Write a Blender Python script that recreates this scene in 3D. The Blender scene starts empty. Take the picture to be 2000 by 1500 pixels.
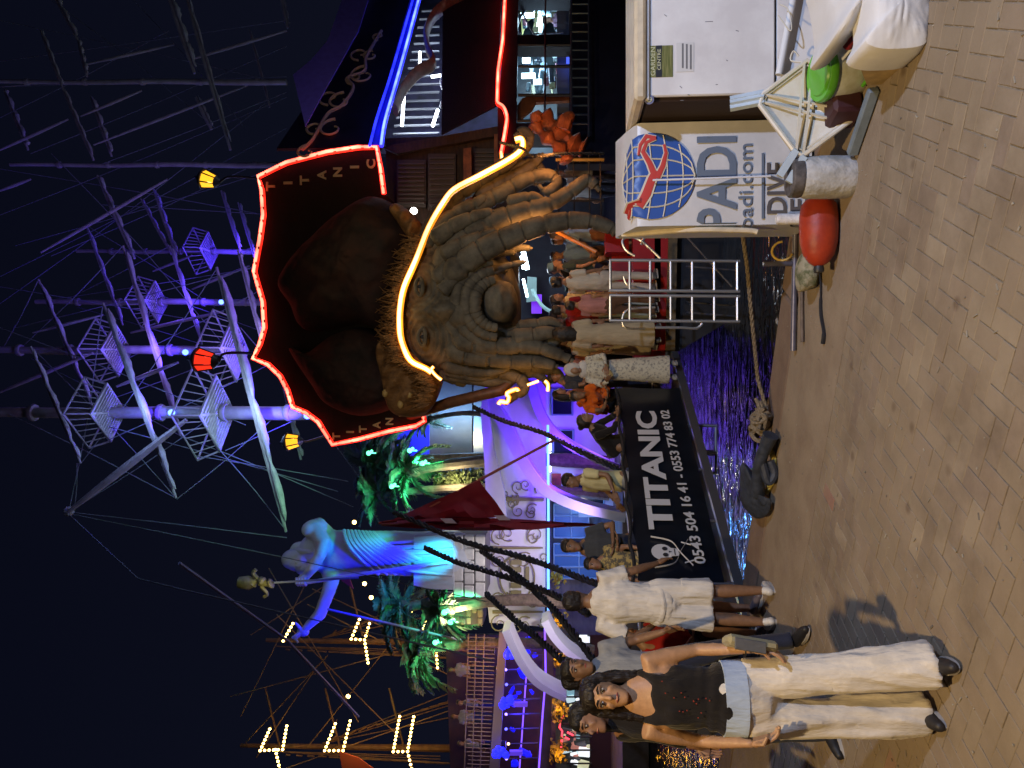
import bpy, bmesh, math, random
import numpy as np
from mathutils import Vector, Matrix, noise, Euler
random.seed(7)
SC = bpy.context.scene
COL = SC.collection
PI = math.pi
# ---------------------------------------------------------------- camera
EYE = Vector((0, 0, 1.74)); FPX = 1500.0; PIT = math.atan(105 / 1500)
FWD = Vector((0, math.cos(PIT), math.sin(PIT))); UPV = Vector((0, -math.sin(PIT), math.cos(PIT)))
cam = bpy.data.objects.new('camera', bpy.data.cameras.new('camera'))
COL.objects.link(cam)
cam.data.sensor_width = 36; cam.data.lens = 27.0; cam.data.clip_start = .05; cam.data.clip_end = 2000
_m = Matrix((( -UPV.x, 1, -FWD.x, EYE.x), (-UPV.y, 0, -FWD.y, EYE.y), (-UPV.z, 0, -FWD.z, EYE.z), (0, 0, 0, 1)))
cam.matrix_world = _m                       # the phone was held on its side: the frame is turned a quarter
SC.camera = cam
# ---------------------------------------------------------------- night sky, lamps, exposure
W = bpy.data.worlds.new("World"); SC.world = W; W.use_nodes = True
nt = W.node_tree; bg = nt.nodes['Background']
tc = nt.nodes.new('ShaderNodeTexCoord'); sp = nt.nodes.new('ShaderNodeSeparateXYZ'); cr = nt.nodes.new('ShaderNodeValToRGB')
nt.links.new(tc.outputs['Generated'], sp.inputs[0]); nt.links.new(sp.outputs['Z'], cr.inputs[0]); nt.links.new(cr.outputs[0], bg.inputs[0])
cr.color_ramp.elements[0].position = 0.0; cr.color_ramp.elements[0].color = (.0050, .0060, .0135, 1)
cr.color_ramp.elements[1].position = .7; cr.color_ramp.elements[1].color = (.0022, .0028, .0080, 1)
bg.inputs[1].default_value = 1.0
SC.view_settings.view_transform = 'Standard'; SC.view_settings.look = 'None'
SC.view_settings.exposure = 0; SC.view_settings.gamma = 1; SC.view_settings.use_curve_mapping = False
SC.render.engine = 'CYCLES'
SC.cycles.use_denoising = True
SC.cycles.max_bounces = 5; SC.cycles.diffuse_bounces = 2; SC.cycles.glossy_bounces = 3; SC.cycles.transmission_bounces = 3
SC.cycles.sample_clamp_indirect = 3.0; SC.cycles.caustics_reflective = False; SC.cycles.caustics_refractive = False

def lamp(kind, loc, color, power, size=.15, aim=None, spot=60, blend=.6):
    l = bpy.data.lights.new('lamp_light', kind); l.color = color; l.energy = power
    if kind == 'AREA': l.size = size
    else: l.shadow_soft_size = size
    if kind == 'SPOT': l.spot_size = math.radians(spot); l.spot_blend = blend
    o = bpy.data.objects.new('lamp_light', l); COL.objects.link(o); o.location = loc
    if aim is not None: o.rotation_euler = (Vector(aim) - Vector(loc)).to_track_quat('-Z', 'Y').to_euler()
    return o
# street lamps of the promenade behind the camera: one warm, one cool
lamp('SPOT', (-1.3, -.5, 6.8), (1, .69, .31), 1880, .12, (-.9, 5.0, 0), 112, .9)
lamp('SPOT', (4.2, -1.2, 5.2), (.52, .66, 1.0), 1900, .12, (2.0, 5.0, .4), 84, .9)

# ---------------------------------------------------------------- helpers
def ray(x, y):
    return FWD + Vector((1, 0, 0)) * ((750 - y) / FPX) + UPV * ((1000 - x) / FPX)
def P(x, y, Y):
    d = ray(x, y); return EYE + d * (Y / d.y)
def G(x, y, z=0.0):
    d = ray(x, y); return EYE + d * ((z - EYE.z) / d.z)
def px(n, Y): return n * Y / FPX

MATS = {}
def mat(name, color, rough=.6, metal=0.0, emit=None, es=1.0, var=.0, vscale=8.0, bump=0.0, bscale=20.0, color2=None, spec=.5, thr=(.35, .65), alpha=1.0, randobj=0.0, stretch=None, trans=0.0):
    if name in MATS: return MATS[name]
    m = bpy.data.materials.new(name); m.use_nodes = True
    t = m.node_tree; b = t.nodes['Principled BSDF']; L = t.links
    b.inputs['Base Color'].default_value = (*color, 1); b.inputs['Roughness'].default_value = rough
    b.inputs['Metallic'].default_value = metal; b.inputs['Specular IOR Level'].default_value = spec
    if alpha < 1: b.inputs['Alpha'].default_value = alpha
    if trans: b.inputs['Transmission Weight'].default_value = trans
    if emit is not None:
        b.inputs['Emission Color'].default_value = (*emit, 1); b.inputs['Emission Strength'].default_value = es
    tcn = t.nodes.new('ShaderNodeTexCoord'); vec = tcn.outputs['Object']
    if stretch:
        mp = t.nodes.new('ShaderNodeMapping'); mp.inputs['Scale'].default_value = stretch; L.new(vec, mp.inputs[0]); vec = mp.outputs[0]
    if var > 0 or color2:
        n = t.nodes.new('ShaderNodeTexNoise'); n.inputs['Scale'].default_value = vscale; n.inputs['Detail'].default_value = 6; n.inputs['Roughness'].default_value = .62
        L.new(vec, n.inputs['Vector'])
        r = t.nodes.new('ShaderNodeValToRGB'); L.new(n.outputs[0], r.inputs[0])
        c2 = color2 if color2 else tuple(min(1, c * (1 + var)) for c in color)
        c1 = color if color2 else tuple(c * (1 - var) for c in color)
        r.color_ramp.elements[0].position = thr[0]; r.color_ramp.elements[0].color = (*c1, 1)
        r.color_ramp.elements[1].position = thr[1]; r.color_ramp.elements[1].color = (*c2, 1)
        out = r.outputs[0]
        if randobj:
            oi = t.nodes.new('ShaderNodeObjectInfo'); mr = t.nodes.new('ShaderNodeMapRange')
            L.new(oi.outputs['Random'], mr.inputs[0]); mr.inputs[3].default_value = 1 - randobj; mr.inputs[4].default_value = 1 + randobj
            mx = t.nodes.new('ShaderNodeVectorMath'); mx.operation = 'SCALE'; L.new(out, mx.inputs[0]); L.new(mr.outputs[0], mx.inputs['Scale']); out = mx.outputs[0]
        L.new(out, b.inputs['Base Color'])
    if bump > 0:
        n2 = t.nodes.new('ShaderNodeTexNoise'); n2.inputs['Scale'].default_value = bscale; n2.inputs['Detail'].default_value = 5
        L.new(vec, n2.inputs['Vector'])
        bp = t.nodes.new('ShaderNodeBump'); bp.inputs['Strength'].default_value = bump; bp.inputs['Distance'].default_value = .02
        L.new(n2.outputs[0], bp.inputs['Height']); L.new(bp.outputs[0], b.inputs['Normal'])
    MATS[name] = m; return m
def glow(name, c, s):
    fresh = name not in MATS
    m = mat(name, tuple(min(.8, k) for k in c), .5, emit=c, es=s)
    if fresh and name.startswith('neon'):      # tubes age unevenly along their length
        t = m.node_tree; n = t.nodes.new('ShaderNodeTexNoise'); n.inputs['Scale'].default_value = 2.6; g = t.nodes.new('ShaderNodeNewGeometry'); t.links.new(g.outputs['Position'], n.inputs['Vector'])
        r = t.nodes.new('ShaderNodeMapRange'); r.inputs[1].default_value = .35; r.inputs[2].default_value = .65; r.inputs[3].default_value = s * .5; r.inputs[4].default_value = s * 1.15
        t.links.new(n.outputs[0], r.inputs[0]); t.links.new(r.outputs[0], t.nodes['Principled BSDF'].inputs['Emission Strength'])
    return m

class MB:
    def __init__(s): s.v = []; s.f = []
    def add(s, vs, fs):
        o = len(s.v); s.v += [tuple(q) for q in vs]; s.f += [tuple(i + o for i in f) for f in fs]; return s
    def quad(s, a, b, c, d): return s.add([a, b, c, d], [(0, 1, 2, 3)])
    def box(s, c, size, rot=None, ch=0.0):
        x, y, z = (k / 2 for k in size); M = Matrix.Translation(Vector(c))
        if rot is not None: M = M @ (rot if isinstance(rot, Matrix) else Euler(rot).to_matrix().to_4x4())
        if ch:
            c_ = min(ch, x * .9, y * .9, z * .9); vs = []; idx = {}
            for sx in (-1, 1):
                for sy in (-1, 1):
                    for sz in (-1, 1):
                        for k, q in enumerate(((sx * x, sy * (y - c_), sz * (z - c_)), (sx * (x - c_), sy * y, sz * (z - c_)), (sx * (x - c_), sy * (y - c_), sz * z))):
                            idx[(sx, sy, sz, k)] = len(vs); vs.append(M @ Vector(q))
            fs = []; S = (-1, 1)
            for a in S:
                fs.append(tuple(idx[(a, p, q, 0)] for p, q in ((-1, -1), (1, -1), (1, 1), (-1, 1))))
                fs.append(tuple(idx[(p, a, q, 1)] for p, q in ((-1, -1), (1, -1), (1, 1), (-1, 1))))
                fs.append(tuple(idx[(p, q, a, 2)] for p, q in ((-1, -1), (1, -1), (1, 1), (-1, 1))))
                for b in S:
                    fs.append((idx[(a, b, -1, 0)], idx[(a, b, 1, 0)], idx[(a, b, 1, 1)], idx[(a, b, -1, 1)]))
                    fs.append((idx[(a, -1, b, 0)], idx[(a, 1, b, 0)], idx[(a, 1, b, 2)], idx[(a, -1, b, 2)]))
                    fs.append((idx[(-1, a, b, 1)], idx[(1, a, b, 1)], idx[(1, a, b, 2)], idx[(-1, a, b, 2)]))
                    for d in S: fs.append((idx[(a, b, d, 0)], idx[(a, b, d, 1)], idx[(a, b, d, 2)]))
            return s.add(vs, fs)
        vs = [M @ Vector((i * x, j * y, k * z)) for i in (-1, 1) for j in (-1, 1) for k in (-1, 1)]
        return s.add(vs, [(0, 1, 3, 2), (4, 6, 7, 5), (0, 4, 5, 1), (2, 3, 7, 6), (0, 2, 6, 4), (1, 5, 7, 3)])
    def beam(s, a, b, w, h=None):
        a = Vector(a); b = Vector(b); d = b - a; h = h or w
        return s.box((a + b) / 2, (w, h, d.length), d.to_track_quat('Z', 'Y').to_matrix().to_4x4())
    def tube(s, pts, r, n=8, cap=True, closed=False, flat=None):
        pts = [Vector(q) for q in pts]; N = len(pts)
        rr = r if isinstance(r, list) else [r] * N
        T = []
        for i in range(N):
            if closed: d = pts[(i + 1) % N] - pts[i - 1]
            else: d = pts[min(i + 1, N - 1)] - pts[max(i - 1, 0)]
            T.append(d.normalized() if d.length > 1e-9 else Vector((0, 0, 1)))
        up = Vector((0, 0, 1)) if abs(T[0].z) < .9 else Vector((1, 0, 0))
        u = T[0].cross(up).normalized(); vs = []
        for i in range(N):
            u = (u - T[i] * u.dot(T[i])); u = u.normalized() if u.length > 1e-6 else T[i].orthogonal().normalized()
            w = T[i].cross(u); q = rr[i]; qa, qb = (q if isinstance(q, (tuple, list)) else (q, q))
            for k in range(n):
                a = 2 * PI * k / n; vs.append(pts[i] + u * math.cos(a) * qa + w * math.sin(a) * qb)
        fs = []
        for i in range(N if closed else N - 1):
            j = (i + 1) % N
            for k in range(n): fs.append((i * n + k, i * n + (k + 1) % n, j * n + (k + 1) % n, j * n + k))
        if cap and not closed: fs.append(tuple(range(n))[::-1]); fs.append(tuple((N - 1) * n + k for k in range(n)))
        return s.add(vs, fs)
    def lathe(s, c, prof, n=20, M=None):
        vs = []; M = M or Matrix.Identity(4); c = Vector(c)
        for r, z in prof:
            for k in range(n):
                a = 2 * PI * k / n; vs.append(c + M @ Vector((r * math.cos(a), r * math.sin(a), z)))
        fs = [(i * n + k, i * n + (k + 1) % n, (i + 1) * n + (k + 1) % n, (i + 1) * n + k) for i in range(len(prof) - 1) for k in range(n)]
        fs.append(tuple(range(n))[::-1]); fs.append(tuple((len(prof) - 1) * n + k for k in range(n)))
        return s.add(vs, fs)
    def ball(s, c, r, n=10, m=6):
        rx, ry, rz = r if isinstance(r, (tuple, list)) else (r, r, r)
        prof = [(max(1e-4, math.sin(PI * i / m)), -math.cos(PI * i / m)) for i in range(m + 1)]
        return s.lathe(c, prof, n, Matrix.Diagonal((rx, ry, rz, 1)))
    def prism(s, pts, d):
        pts = [Vector(q) for q in pts]; d = Vector(d); n = len(pts)
        return s.add(pts + [q + d for q in pts], [tuple(range(n)), tuple(range(2 * n - 1, n - 1, -1))] + [(i, (i + 1) % n, n + (i + 1) % n, n + i) for i in range(n)])
    def grid(s, rows):
        n = len(rows[0]); vs = [q for r in rows for q in r]
        return s.add(vs, [(i * n + j, i * n + j + 1, (i + 1) * n + j + 1, (i + 1) * n + j) for i in range(len(rows) - 1) for j in range(n - 1)])
    def build(s, name, m, parent=None, smooth=True, kind=None):
        me = bpy.data.meshes.new(name); me.from_pydata(s.v, [], s.f)
        me.update()
        return link(name, me, m, parent, smooth, kind)
def link(name, me, m, parent=None, smooth=True, kind=None):
    for k in (m if isinstance(m, (list, tuple)) else [m]): me.materials.append(k)
    if smooth:
        me.polygons.foreach_set('use_smooth', [True] * len(me.polygons))
        try: me.set_sharp_from_angle(angle=math.radians(38))
        except Exception: pass
    o = bpy.data.objects.new(name, me); COL.objects.link(o)
    if parent is not None: attach(o, parent)
    if kind: o['kind'] = kind
    return o
INV = {}
def world_of(o):
    M = Matrix.LocRotScale(o.location, o.rotation_euler, o.scale) if not o.parent else None
    return M
def attach(o, parent):
    o.parent = parent
    o.matrix_parent_inverse = INV.get(parent.name, Matrix.Identity(4))
def thing(name, label, cat, loc=(0, 0, 0), group=None):
    o = bpy.data.objects.new(name, None); COL.objects.link(o); o.location = Vector(loc); o.empty_display_size = .2
    INV[o.name] = Matrix.Translation(-Vector(loc))
    return tag(o, label, cat, group)
def tag(o, label, cat, group=None):
    o['label'] = label; o['category'] = cat
    if group: o['group'] = group
    return o
def struct(o): o['kind'] = 'structure'; return o
def copy_tree(r, delta, label=None, rotz=0, scale=1):
    c = r.copy(); COL.objects.link(c); c.location = r.location + Vector(delta); c.rotation_euler = (0, 0, rotz); c.scale = (scale,) * 3
    if label: c['label'] = label
    for ch in list(r.children):
        k = ch.copy(); COL.objects.link(k); k.parent = c
        for g in list(ch.children):
            q = g.copy(); COL.objects.link(q); q.parent = k
    return c
def bez(pts, n=8):
    pts = [Vector(q) for q in pts]; out = []
    for i in range(len(pts) - 1):
        p0 = pts[max(i - 1, 0)]; p1 = pts[i]; p2 = pts[i + 1]; p3 = pts[min(i + 2, len(pts) - 1)]
        for k in range(n):
            t = k / n
            out.append(.5 * ((2 * p1) + (p2 - p0) * t + (2 * p0 - 5 * p1 + 4 * p2 - p3) * t * t + (3 * p1 - p0 - 3 * p2 + p3) * t ** 3))
    out.append(pts[-1]); return out
def PP(lst, Y): return [P(q[0], q[1], q[2] if len(q) > 2 else Y) for q in lst]
def lerp(a, b, t): return a + (b - a) * t
def nz(p, s=1.0, seed=0): return noise.noise(Vector(p) * s + Vector((seed * 7.3, seed * 3.1, seed)))

_tx = {}
def text_data(s, size=1.0, off=0.0, ext=.004, res=3):
    key = (s, size, off, ext)
    if key in _tx: return _tx[key]
    cu = bpy.data.curves.new('t', 'FONT'); cu.body = s; cu.size = size; cu.offset = off; cu.extrude = ext; cu.resolution_u = res
    o = bpy.data.objects.new('t', cu); COL.objects.link(o)
    me = bpy.data.meshes.new_from_object(o.evaluated_get(bpy.context.evaluated_depsgraph_get()))
    v = [q.co.copy() for q in me.vertices]; f = [tuple(p.vertices) for p in me.polygons]
    bpy.data.objects.remove(o); bpy.data.curves.remove(cu); bpy.data.meshes.remove(me)
    _tx[key] = (v, f); return v, f
def text_fit(mb, s, o, ux, uy, w, h, off=0.0, ext=.004, fn=None):
    """lay text s into the rectangle with lower left o, unit axes ux, uy, width w, height h"""
    v, f = text_data(s, 1.0, off, ext)
    x0 = min(q.x for q in v); x1 = max(q.x for q in v); y0 = min(q.y for q in v); y1 = max(q.y for q in v)
    ux = Vector(ux).normalized(); uy = Vector(uy).normalized(); n = ux.cross(uy)
    out = []
    for q in v:
        a = (q.x - x0) / (x1 - x0) * w; b = (q.y - y0) / (y1 - y0) * h; c = q.z
        out.append(fn(a, b, c) if fn else Vector(o) + ux * a + uy * b + n * c)
    mb.add(out, f)

def relief(mb, outline, c, D, rings=14, nf=None, back=.02, seg=96, power=.5):
    """closed lump: outline (list of world points, star shaped about c), bulging D towards -Y"""
    c = Vector(c); pts = [Vector(q) for q in outline]; n0 = len(pts); pts = bez([pts[-1]] + pts + pts[:2], 6)[6:-7]; L = [0]
    for i in range(len(pts)): L.append(L[-1] + (pts[(i + 1) % len(pts)] - pts[i]).length)
    ring = []
    for k in range(seg):
        d = L[-1] * k / seg
        i = max(j for j in range(len(pts)) if L[j] <= d + 1e-9); t = (d - L[i]) / max(1e-9, L[i + 1] - L[i])
        ring.append(pts[i].lerp(pts[(i + 1) % len(pts)], t))
    vs = []; 
    for j in range(rings + 1):
        r = 1 - j / rings
        for k in range(seg):
            p = c.lerp(ring[k], r); h = D * (max(0, 1 - r * r) ** power)
            if nf: h += nf(p, r) * min(1, (1 - r) * 5)
            vs.append(Vector((p.x, p.y - h, p.z)))
    fs = [(j * seg + k, j * seg + (k + 1) % seg, (j + 1) * seg + (k + 1) % seg, (j + 1) * seg + k) for j in range(rings) for k in range(seg)]
    b = len(vs); vs += [q + Vector((0, back, 0)) for q in ring]
    fs += [(b + k, b + (k + 1) % seg, (k + 1) % seg, k) for k in range(seg)]; fs.append(tuple(b + k for k in range(seg))[::-1])
    mb.add(vs, fs)
# ---------------------------------------------------------------- people
def remesh(mb, name, mats, voxel, smooth=3, dispf=None, parent=None):
    me = bpy.data.meshes.new(name); me.from_pydata(mb.v, [], mb.f); me.update()
    o = bpy.data.objects.new(name, me); COL.objects.link(o)
    md = o.modifiers.new('r', 'REMESH'); md.mode = 'VOXEL'; md.voxel_size = voxel; md.use_smooth_shade = True
    if smooth:
        s = o.modifiers.new('s', 'SMOOTH'); s.factor = .5; s.iterations = smooth
    m2 = bpy.data.meshes.new_from_object(o.evaluated_get(bpy.context.evaluated_depsgraph_get()))
    bpy.data.objects.remove(o); bpy.data.meshes.remove(me)
    if dispf:
        for v in m2.vertices: v.co += v.normal * dispf(v.co)
    return m2
def limb(mb, pts, radii, n=12, cut=''):
    """rounded tapering limb; radii are numbers or (side, depth) pairs"""
    pts = [Vector(p) for p in pts]; R = [(r, r) if not isinstance(r, (tuple, list)) else r for r in radii]
    a = (pts[0] - pts[1]).normalized(); b = (pts[-1] - pts[-2]).normalized()
    P0 = [pts[0] + a * R[0][0] * k for k in (.92, .6)]; R0 = [(R[0][0] * k, R[0][1] * k) for k in (.38, .8)]
    P1 = [pts[-1] + b * R[-1][0] * k for k in (.6, .92)]; R1 = [(R[-1][0] * k, R[-1][1] * k) for k in (.8, .38)]
    if 'a' in cut: P0 = [pts[0] + a * .012, pts[0] + a * .006]; R0 = [R[0], R[0]]      # cut straight: an open hem
    if 'b' in cut: P1 = [pts[-1] + b * .006, pts[-1] + b * .012]; R1 = [R[-1], R[-1]]
    P_ = P0 + pts + P1; R_ = R0 + R + R1; N = len(P_); vs = []; u = None
    for i in range(N):
        d = (P_[min(i + 1, N - 1)] - P_[max(i - 1, 0)]).normalized()
        if u is None: u = Vector((1, 0, 0)) if abs(d.x) < .92 else Vector((0, 1, 0))
        u = u - d * u.dot(d); u = u.normalized() if u.length > 1e-4 else d.orthogonal().normalized(); w = d.cross(u)
        for k in range(n):
            t = 2 * PI * k / n; vs.append(P_[i] + u * math.cos(t) * R_[i][0] + w * math.sin(t) * R_[i][1])
    fs = [(i * n + k, i * n + (k + 1) % n, (i + 1) * n + (k + 1) % n, (i + 1) * n + k) for i in range(N - 1) for k in range(n)]
    fs += [tuple(range(n))[::-1], tuple((N - 1) * n + k for k in range(n))]
    mb.add(vs, fs)

def skinm(c, nm): return mat('skin_' + nm, c, .5, var=.12, vscale=25, bump=.08, bscale=90)
def cloth(nm, c, rough=.85, var=.12, vs=14, bump=.9):
    fresh = ('cloth_' + nm) not in MATS; m = mat('cloth_' + nm, c, rough, var=var, vscale=vs, bump=bump, bscale=11, spec=.2, stretch=(1, 1, .28))
    if fresh:
        m.node_tree.nodes['Bump'].inputs['Distance'].default_value = .035; m.node_tree.nodes['Principled BSDF'].inputs['Sheen Weight'].default_value = .15
    return m

def hand(mb, wrist, d, side, s, curl=.5, palmdir=None):
    """palm and five bent fingers, added as own chains"""
    d = Vector(d).normalized(); sd = Vector(palmdir).normalized() if palmdir else Vector((0, -1, 0))
    sd = (sd - d * sd.dot(d)).normalized(); nrm = d.cross(sd)   # sd: thumb side, nrm: palm normal
    if side < 0: nrm = -nrm
    w = Vector(wrist)
    mb.box(w + d * .05 * s, (.078 * s, .03 * s, .095 * s), Matrix((( sd.x, nrm.x, d.x, 0), (sd.y, nrm.y, d.y, 0), (sd.z, nrm.z, d.z, 0), (0, 0, 0, 1))), ch=.012 * s)
    for k, (o, L) in enumerate(((.030, .072), (.010, .082), (-.010, .076), (-.029, .060))):
        b = w + d * .092 * s + sd * o * s; p = [b - d * .03 * s, b]; a = 0
        for j, q in enumerate((.42, .32, .26)):
            a += curl * (.55 + .15 * j)
            p.append(p[-1] + (d * math.cos(a) + nrm * math.sin(a)) * L * q * s)
        mb.tube(p, [.009 * s, .0095 * s, .0088 * s, .008 * s, .006 * s], 7)
    b = w + d * .035 * s + sd * .035 * s
    mb.tube([w + d * .015 * s + sd * .02 * s, b, b + (sd * .7 + d * .8).normalized() * .034 * s, b + (sd * .35 + d + nrm * .5).normalized() * .062 * s], [.012 * s, .012 * s, .0105 * s, .0075 * s], 7)

def person(label, loc, face=0.0, h=1.72, female=False, skin=(.30, .17, .10), sk='mid', top=None, bottom=None, hair=(.012, .009, .008), hairlen='short', shoes=(.02, .02, .02), vox=.016, pose=None, group=None, extra=None, sleeve=.55, legs='trousers', hat=None, head_turn=0.0, bulk=1.0, flare=0.0, fine=False, hem=None, simple=False, shoe_name='shoe'):
    """face: rotation about z; at 0 the person looks towards -Y (the camera)"""
    s = h / 1.72; J = dict(pelvis=(0, 0, .95), waist=(0, .0, 1.08), chest=(0, .01, 1.30), neck=(0, .015, 1.475), head=(0, -.005, 1.61),
        shL=(.175, .01, 1.405), elL=(.225, .02, 1.13), wrL=(.235, -.07, .89), shR=(-.175, .01, 1.405), elR=(-.225, .02, 1.13), wrR=(-.235, -.07, .89),
        hiL=(.09, 0, .92), knL=(.105, -.015, .51), anL=(.11, .03, .085), hiR=(-.09, 0, .92), knR=(-.105, -.015, .51), anR=(-.11, .03, .085), hdL=None, hdR=None, toL=(.02, -1, 0), toR=(-.02, -1, 0), curl=.35)
    if female:
        J.update(shL=(.155, .01, 1.40), shR=(-.155, .01, 1.40), elL=(.20, .02, 1.13), elR=(-.20, .02, 1.13), wrL=(.215, -.05, .89), wrR=(-.215, -.05, .89))
    if pose: J.update(pose)
    V = {k: (Vector(v) * s if isinstance(v, tuple) and k not in ('toL', 'toR', 'hdL', 'hdR') else v) for k, v in J.items()}
    t = thing('person', label, 'person', loc, group); t.rotation_euler = (0, 0, face)
    INV[t.name] = Matrix.Identity(4)
    b_ = bulk; sm = skinm(skin, sk); hp = V['pelvis']; sf = .9 if female else 1.0
    # --- one continuous body
    B = MB()
    limb(B, [hp + Vector((0, 0, -.03)) * s, V['waist'], V['chest'], V['chest'].lerp(V['neck'], .62)], [(.15 * s * b_, .105 * s * b_), (.125 * s * b_ * sf, .09 * s * b_), (.16 * s * b_ * sf, .105 * s * b_), (.12 * s * b_ * sf, .075 * s)], 16)
    limb(B, [V['chest'].lerp(V['neck'], .55), V['neck'], V['neck'].lerp(V['head'], .5)], [.075 * s * sf, .052 * s * sf, .05 * s * sf])
    for S in 'LR':
        limb(B, [V['chest'].lerp(V['sh' + S], .6), V['sh' + S], V['sh' + S].lerp(V['el' + S], .45), V['el' + S]], [.055 * s, .052 * s * sf * b_, .045 * s * sf * b_, .035 * s * sf])
        limb(B, [V['el' + S], V['el' + S].lerp(V['wr' + S], .3), V['wr' + S]], [.036 * s * sf, .037 * s * sf, .024 * s * sf])
        limb(B, [V['hi' + S] + Vector((0, 0, .02)), V['hi' + S].lerp(V['kn' + S], .5), V['kn' + S]], [.085 * s * b_, .07 * s * b_, .05 * s], 12)
        limb(B, [V['kn' + S], V['kn' + S].lerp(V['an' + S], .35), V['an' + S]], [.05 * s, .055 * s, .034 * s], 12)
    # head: skull, jaw, ears, nose
    hd = V['head']; Rh = Matrix.Rotation(head_turn, 3, 'Z')
    def H(x, y, z): return hd + Rh @ Vector((x * s, y * s, z * s))
    hs = .94 if female else 1.0
    hv = MB(); n = 20
    prof = [(-.118, .018, .018, -.062), (-.112, .034, .036, -.055), (-.09, .047, .06, -.034), (-.06, .058, .078, -.016), (-.03, .064, .086, -.006), (0, .069, .09, 0), (.03, .073, .093, .004), (.06, .073, .093, .008), (.09, .062, .08, .01), (.108, .042, .055, .01), (.118, .018, .022, .01)]
    vs = []
    for z, rx, ry, oy in prof:
        for k in range(n):
            a = 2 * PI * k / n; vs.append(H(rx * math.cos(a) * hs, oy + ry * math.sin(a) * hs, z))
    hv.add(vs, [(i * n + k, i * n + (k + 1) % n, (i + 1) * n + (k + 1) % n, (i + 1) * n + k) for i in range(len(prof) - 1) for k in range(n)] + [tuple(range(n))[::-1], tuple((len(prof) - 1) * n + k for k in range(n))])
    B0 = B; B = MB(); B.add(hv.v, hv.f); limb(B, [V['neck'] + Vector((0, 0, .0)), V['neck'].lerp(V['head'], .5)], [.050 * s * sf, .05 * s * sf])
    limb(B, [H(0, -.084, .012), H(0, -.098, -.012), H(0, -.104, -.026)], [.009 * s, .011 * s, .014 * s], 8)
    for sx in (-1, 1): limb(B, [H(sx * .070 * hs, .0, .018), H(sx * .074 * hs, .006, -.006), H(sx * .068 * hs, .0, -.028)], [.011 * s, .012 * s, .008 * s], 7)
    for zz in (-.056, -.068): limb(B, [H(-.018, -.078, zz), H(0, -.086, zz), H(.018, -.078, zz)], [.006 * s, .0075 * s, .006 * s], 7)
    for sx in (-1, 1):   # brow ridge and cheeks
        limb(B, [H(sx * .014, -.083, .026), H(sx * .036, -.080, .030), H(sx * .052, -.066, .024)], [.007 * s, .008 * s, .006 * s], 7)
        limb(B, [H(sx * .036, -.066, -.026), H(sx * .045, -.055, -.04)], [.016 * s, .015 * s], 8)
    me = remesh(B0, 'body', sm, vox * 1.45, 2); mh = remesh(B, 'headpart', sm, vox * .78, 1)
    bm = bmesh.new(); bm.from_mesh(me); bm.from_mesh(mh); bpy.data.meshes.remove(mh); hb = MB()
    for S, sg in (('L', 1), ('R', -1)):
        w = V['wr' + S]; d = Vector(V['hd' + S]) if V['hd' + S] else (w - V['el' + S])
        hand(hb, w, d, sg, s, J['curl'], palmdir=(0, -1, .1) if abs(d.normalized().y) < .8 else (0, 0, 1))
    vv = [bm.verts.new(q) for q in hb.v]
    for f in hb.f:
        try: bm.faces.new([vv[i] for i in f])
        except ValueError: pass
    bm.to_mesh(me); bm.free()
    link('body', me, sm, t)
    # face details
    E = MB(); 
    for sx in (-1, 1): E.ball(H(sx * .031, -.079, .010), (.014 * s, .007 * s, .0075 * s), 10, 6)
    E.build('eyes', mat('eye_white', (.5, .47, .43), .3), t)
    E = MB()
    for sx in (-1, 1): E.ball(H(sx * .031, -.0855, .010), (.0068 * s, .003 * s, .0068 * s), 8, 6)
    E.build('irises', mat('iris', (.02, .012, .008), .15), t)
    E = MB()
    for sx in (-1, 1):
        E.tube([H(sx * .012, -.0915, .034), H(sx * .032, -.090, .040), H(sx * .052, -.072, .033)], [.003 * s, .0042 * s, .002 * s], 6)
        E.tube([H(sx * .016, -.086, .0165), H(sx * .032, -.0885, .0195), H(sx * .047, -.076, .0135)], [.0015 * s, .0024 * s, .0015 * s], 5)
    E.build('eyebrows', mat('brow', (.01, .007, .006), .8), t)
    E = MB(); E.tube([H(-.024, -.081, -.062), H(-.008, -.0925, -.0605), H(0, -.0925, -.0615), H(.008, -.0925, -.0605), H(.024, -.081, -.062)], [.002 * s, .0055 * s, .005 * s, .0055 * s, .002 * s], 7)
    E.build('lips', mat('lips', (.30, .07, .06) if female else (.22, .09, .07), .4), t)
    # hair
    hm = mat('hair_%.3f_%.3f' % (hair[0], hair[1]), hair, .45, var=.5, vscale=60, bump=.6, bscale=120, stretch=(1, 1, .15), spec=.5)
    HB = MB()
    if hairlen != 'none':
        pr2 = [(-.03, .072, .07, .034), (.0, .077, .078, .026), (.03, .081, .092, .016), (.055, .083, .10, .009), (.085, .075, .094, .008), (.108, .056, .072, .008), (.124, .022, .03, .01)]
        if hairlen == 'short': pr2 = pr2[:]
        vs = []
        for z, rx, ry, oy in pr2:
            for k in range(n):
                a = 2 * PI * k / n; yy = oy + ry * math.sin(a) * hs
                if z < .05: yy = max(yy, -.02 - (z + .03) * .3 if z < .03 else -.05)
                vs.append(H(rx * math.cos(a) * hs, yy, z))
        HB.add(vs, [(i * n + k, i * n + (k + 1) % n, (i + 1) * n + (k + 1) % n, (i + 1) * n + k) for i in range(len(pr2) - 1) for k in range(n)] + [tuple(range(n))[::-1], tuple((len(pr2) - 1) * n + k for k in range(n))])
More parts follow.
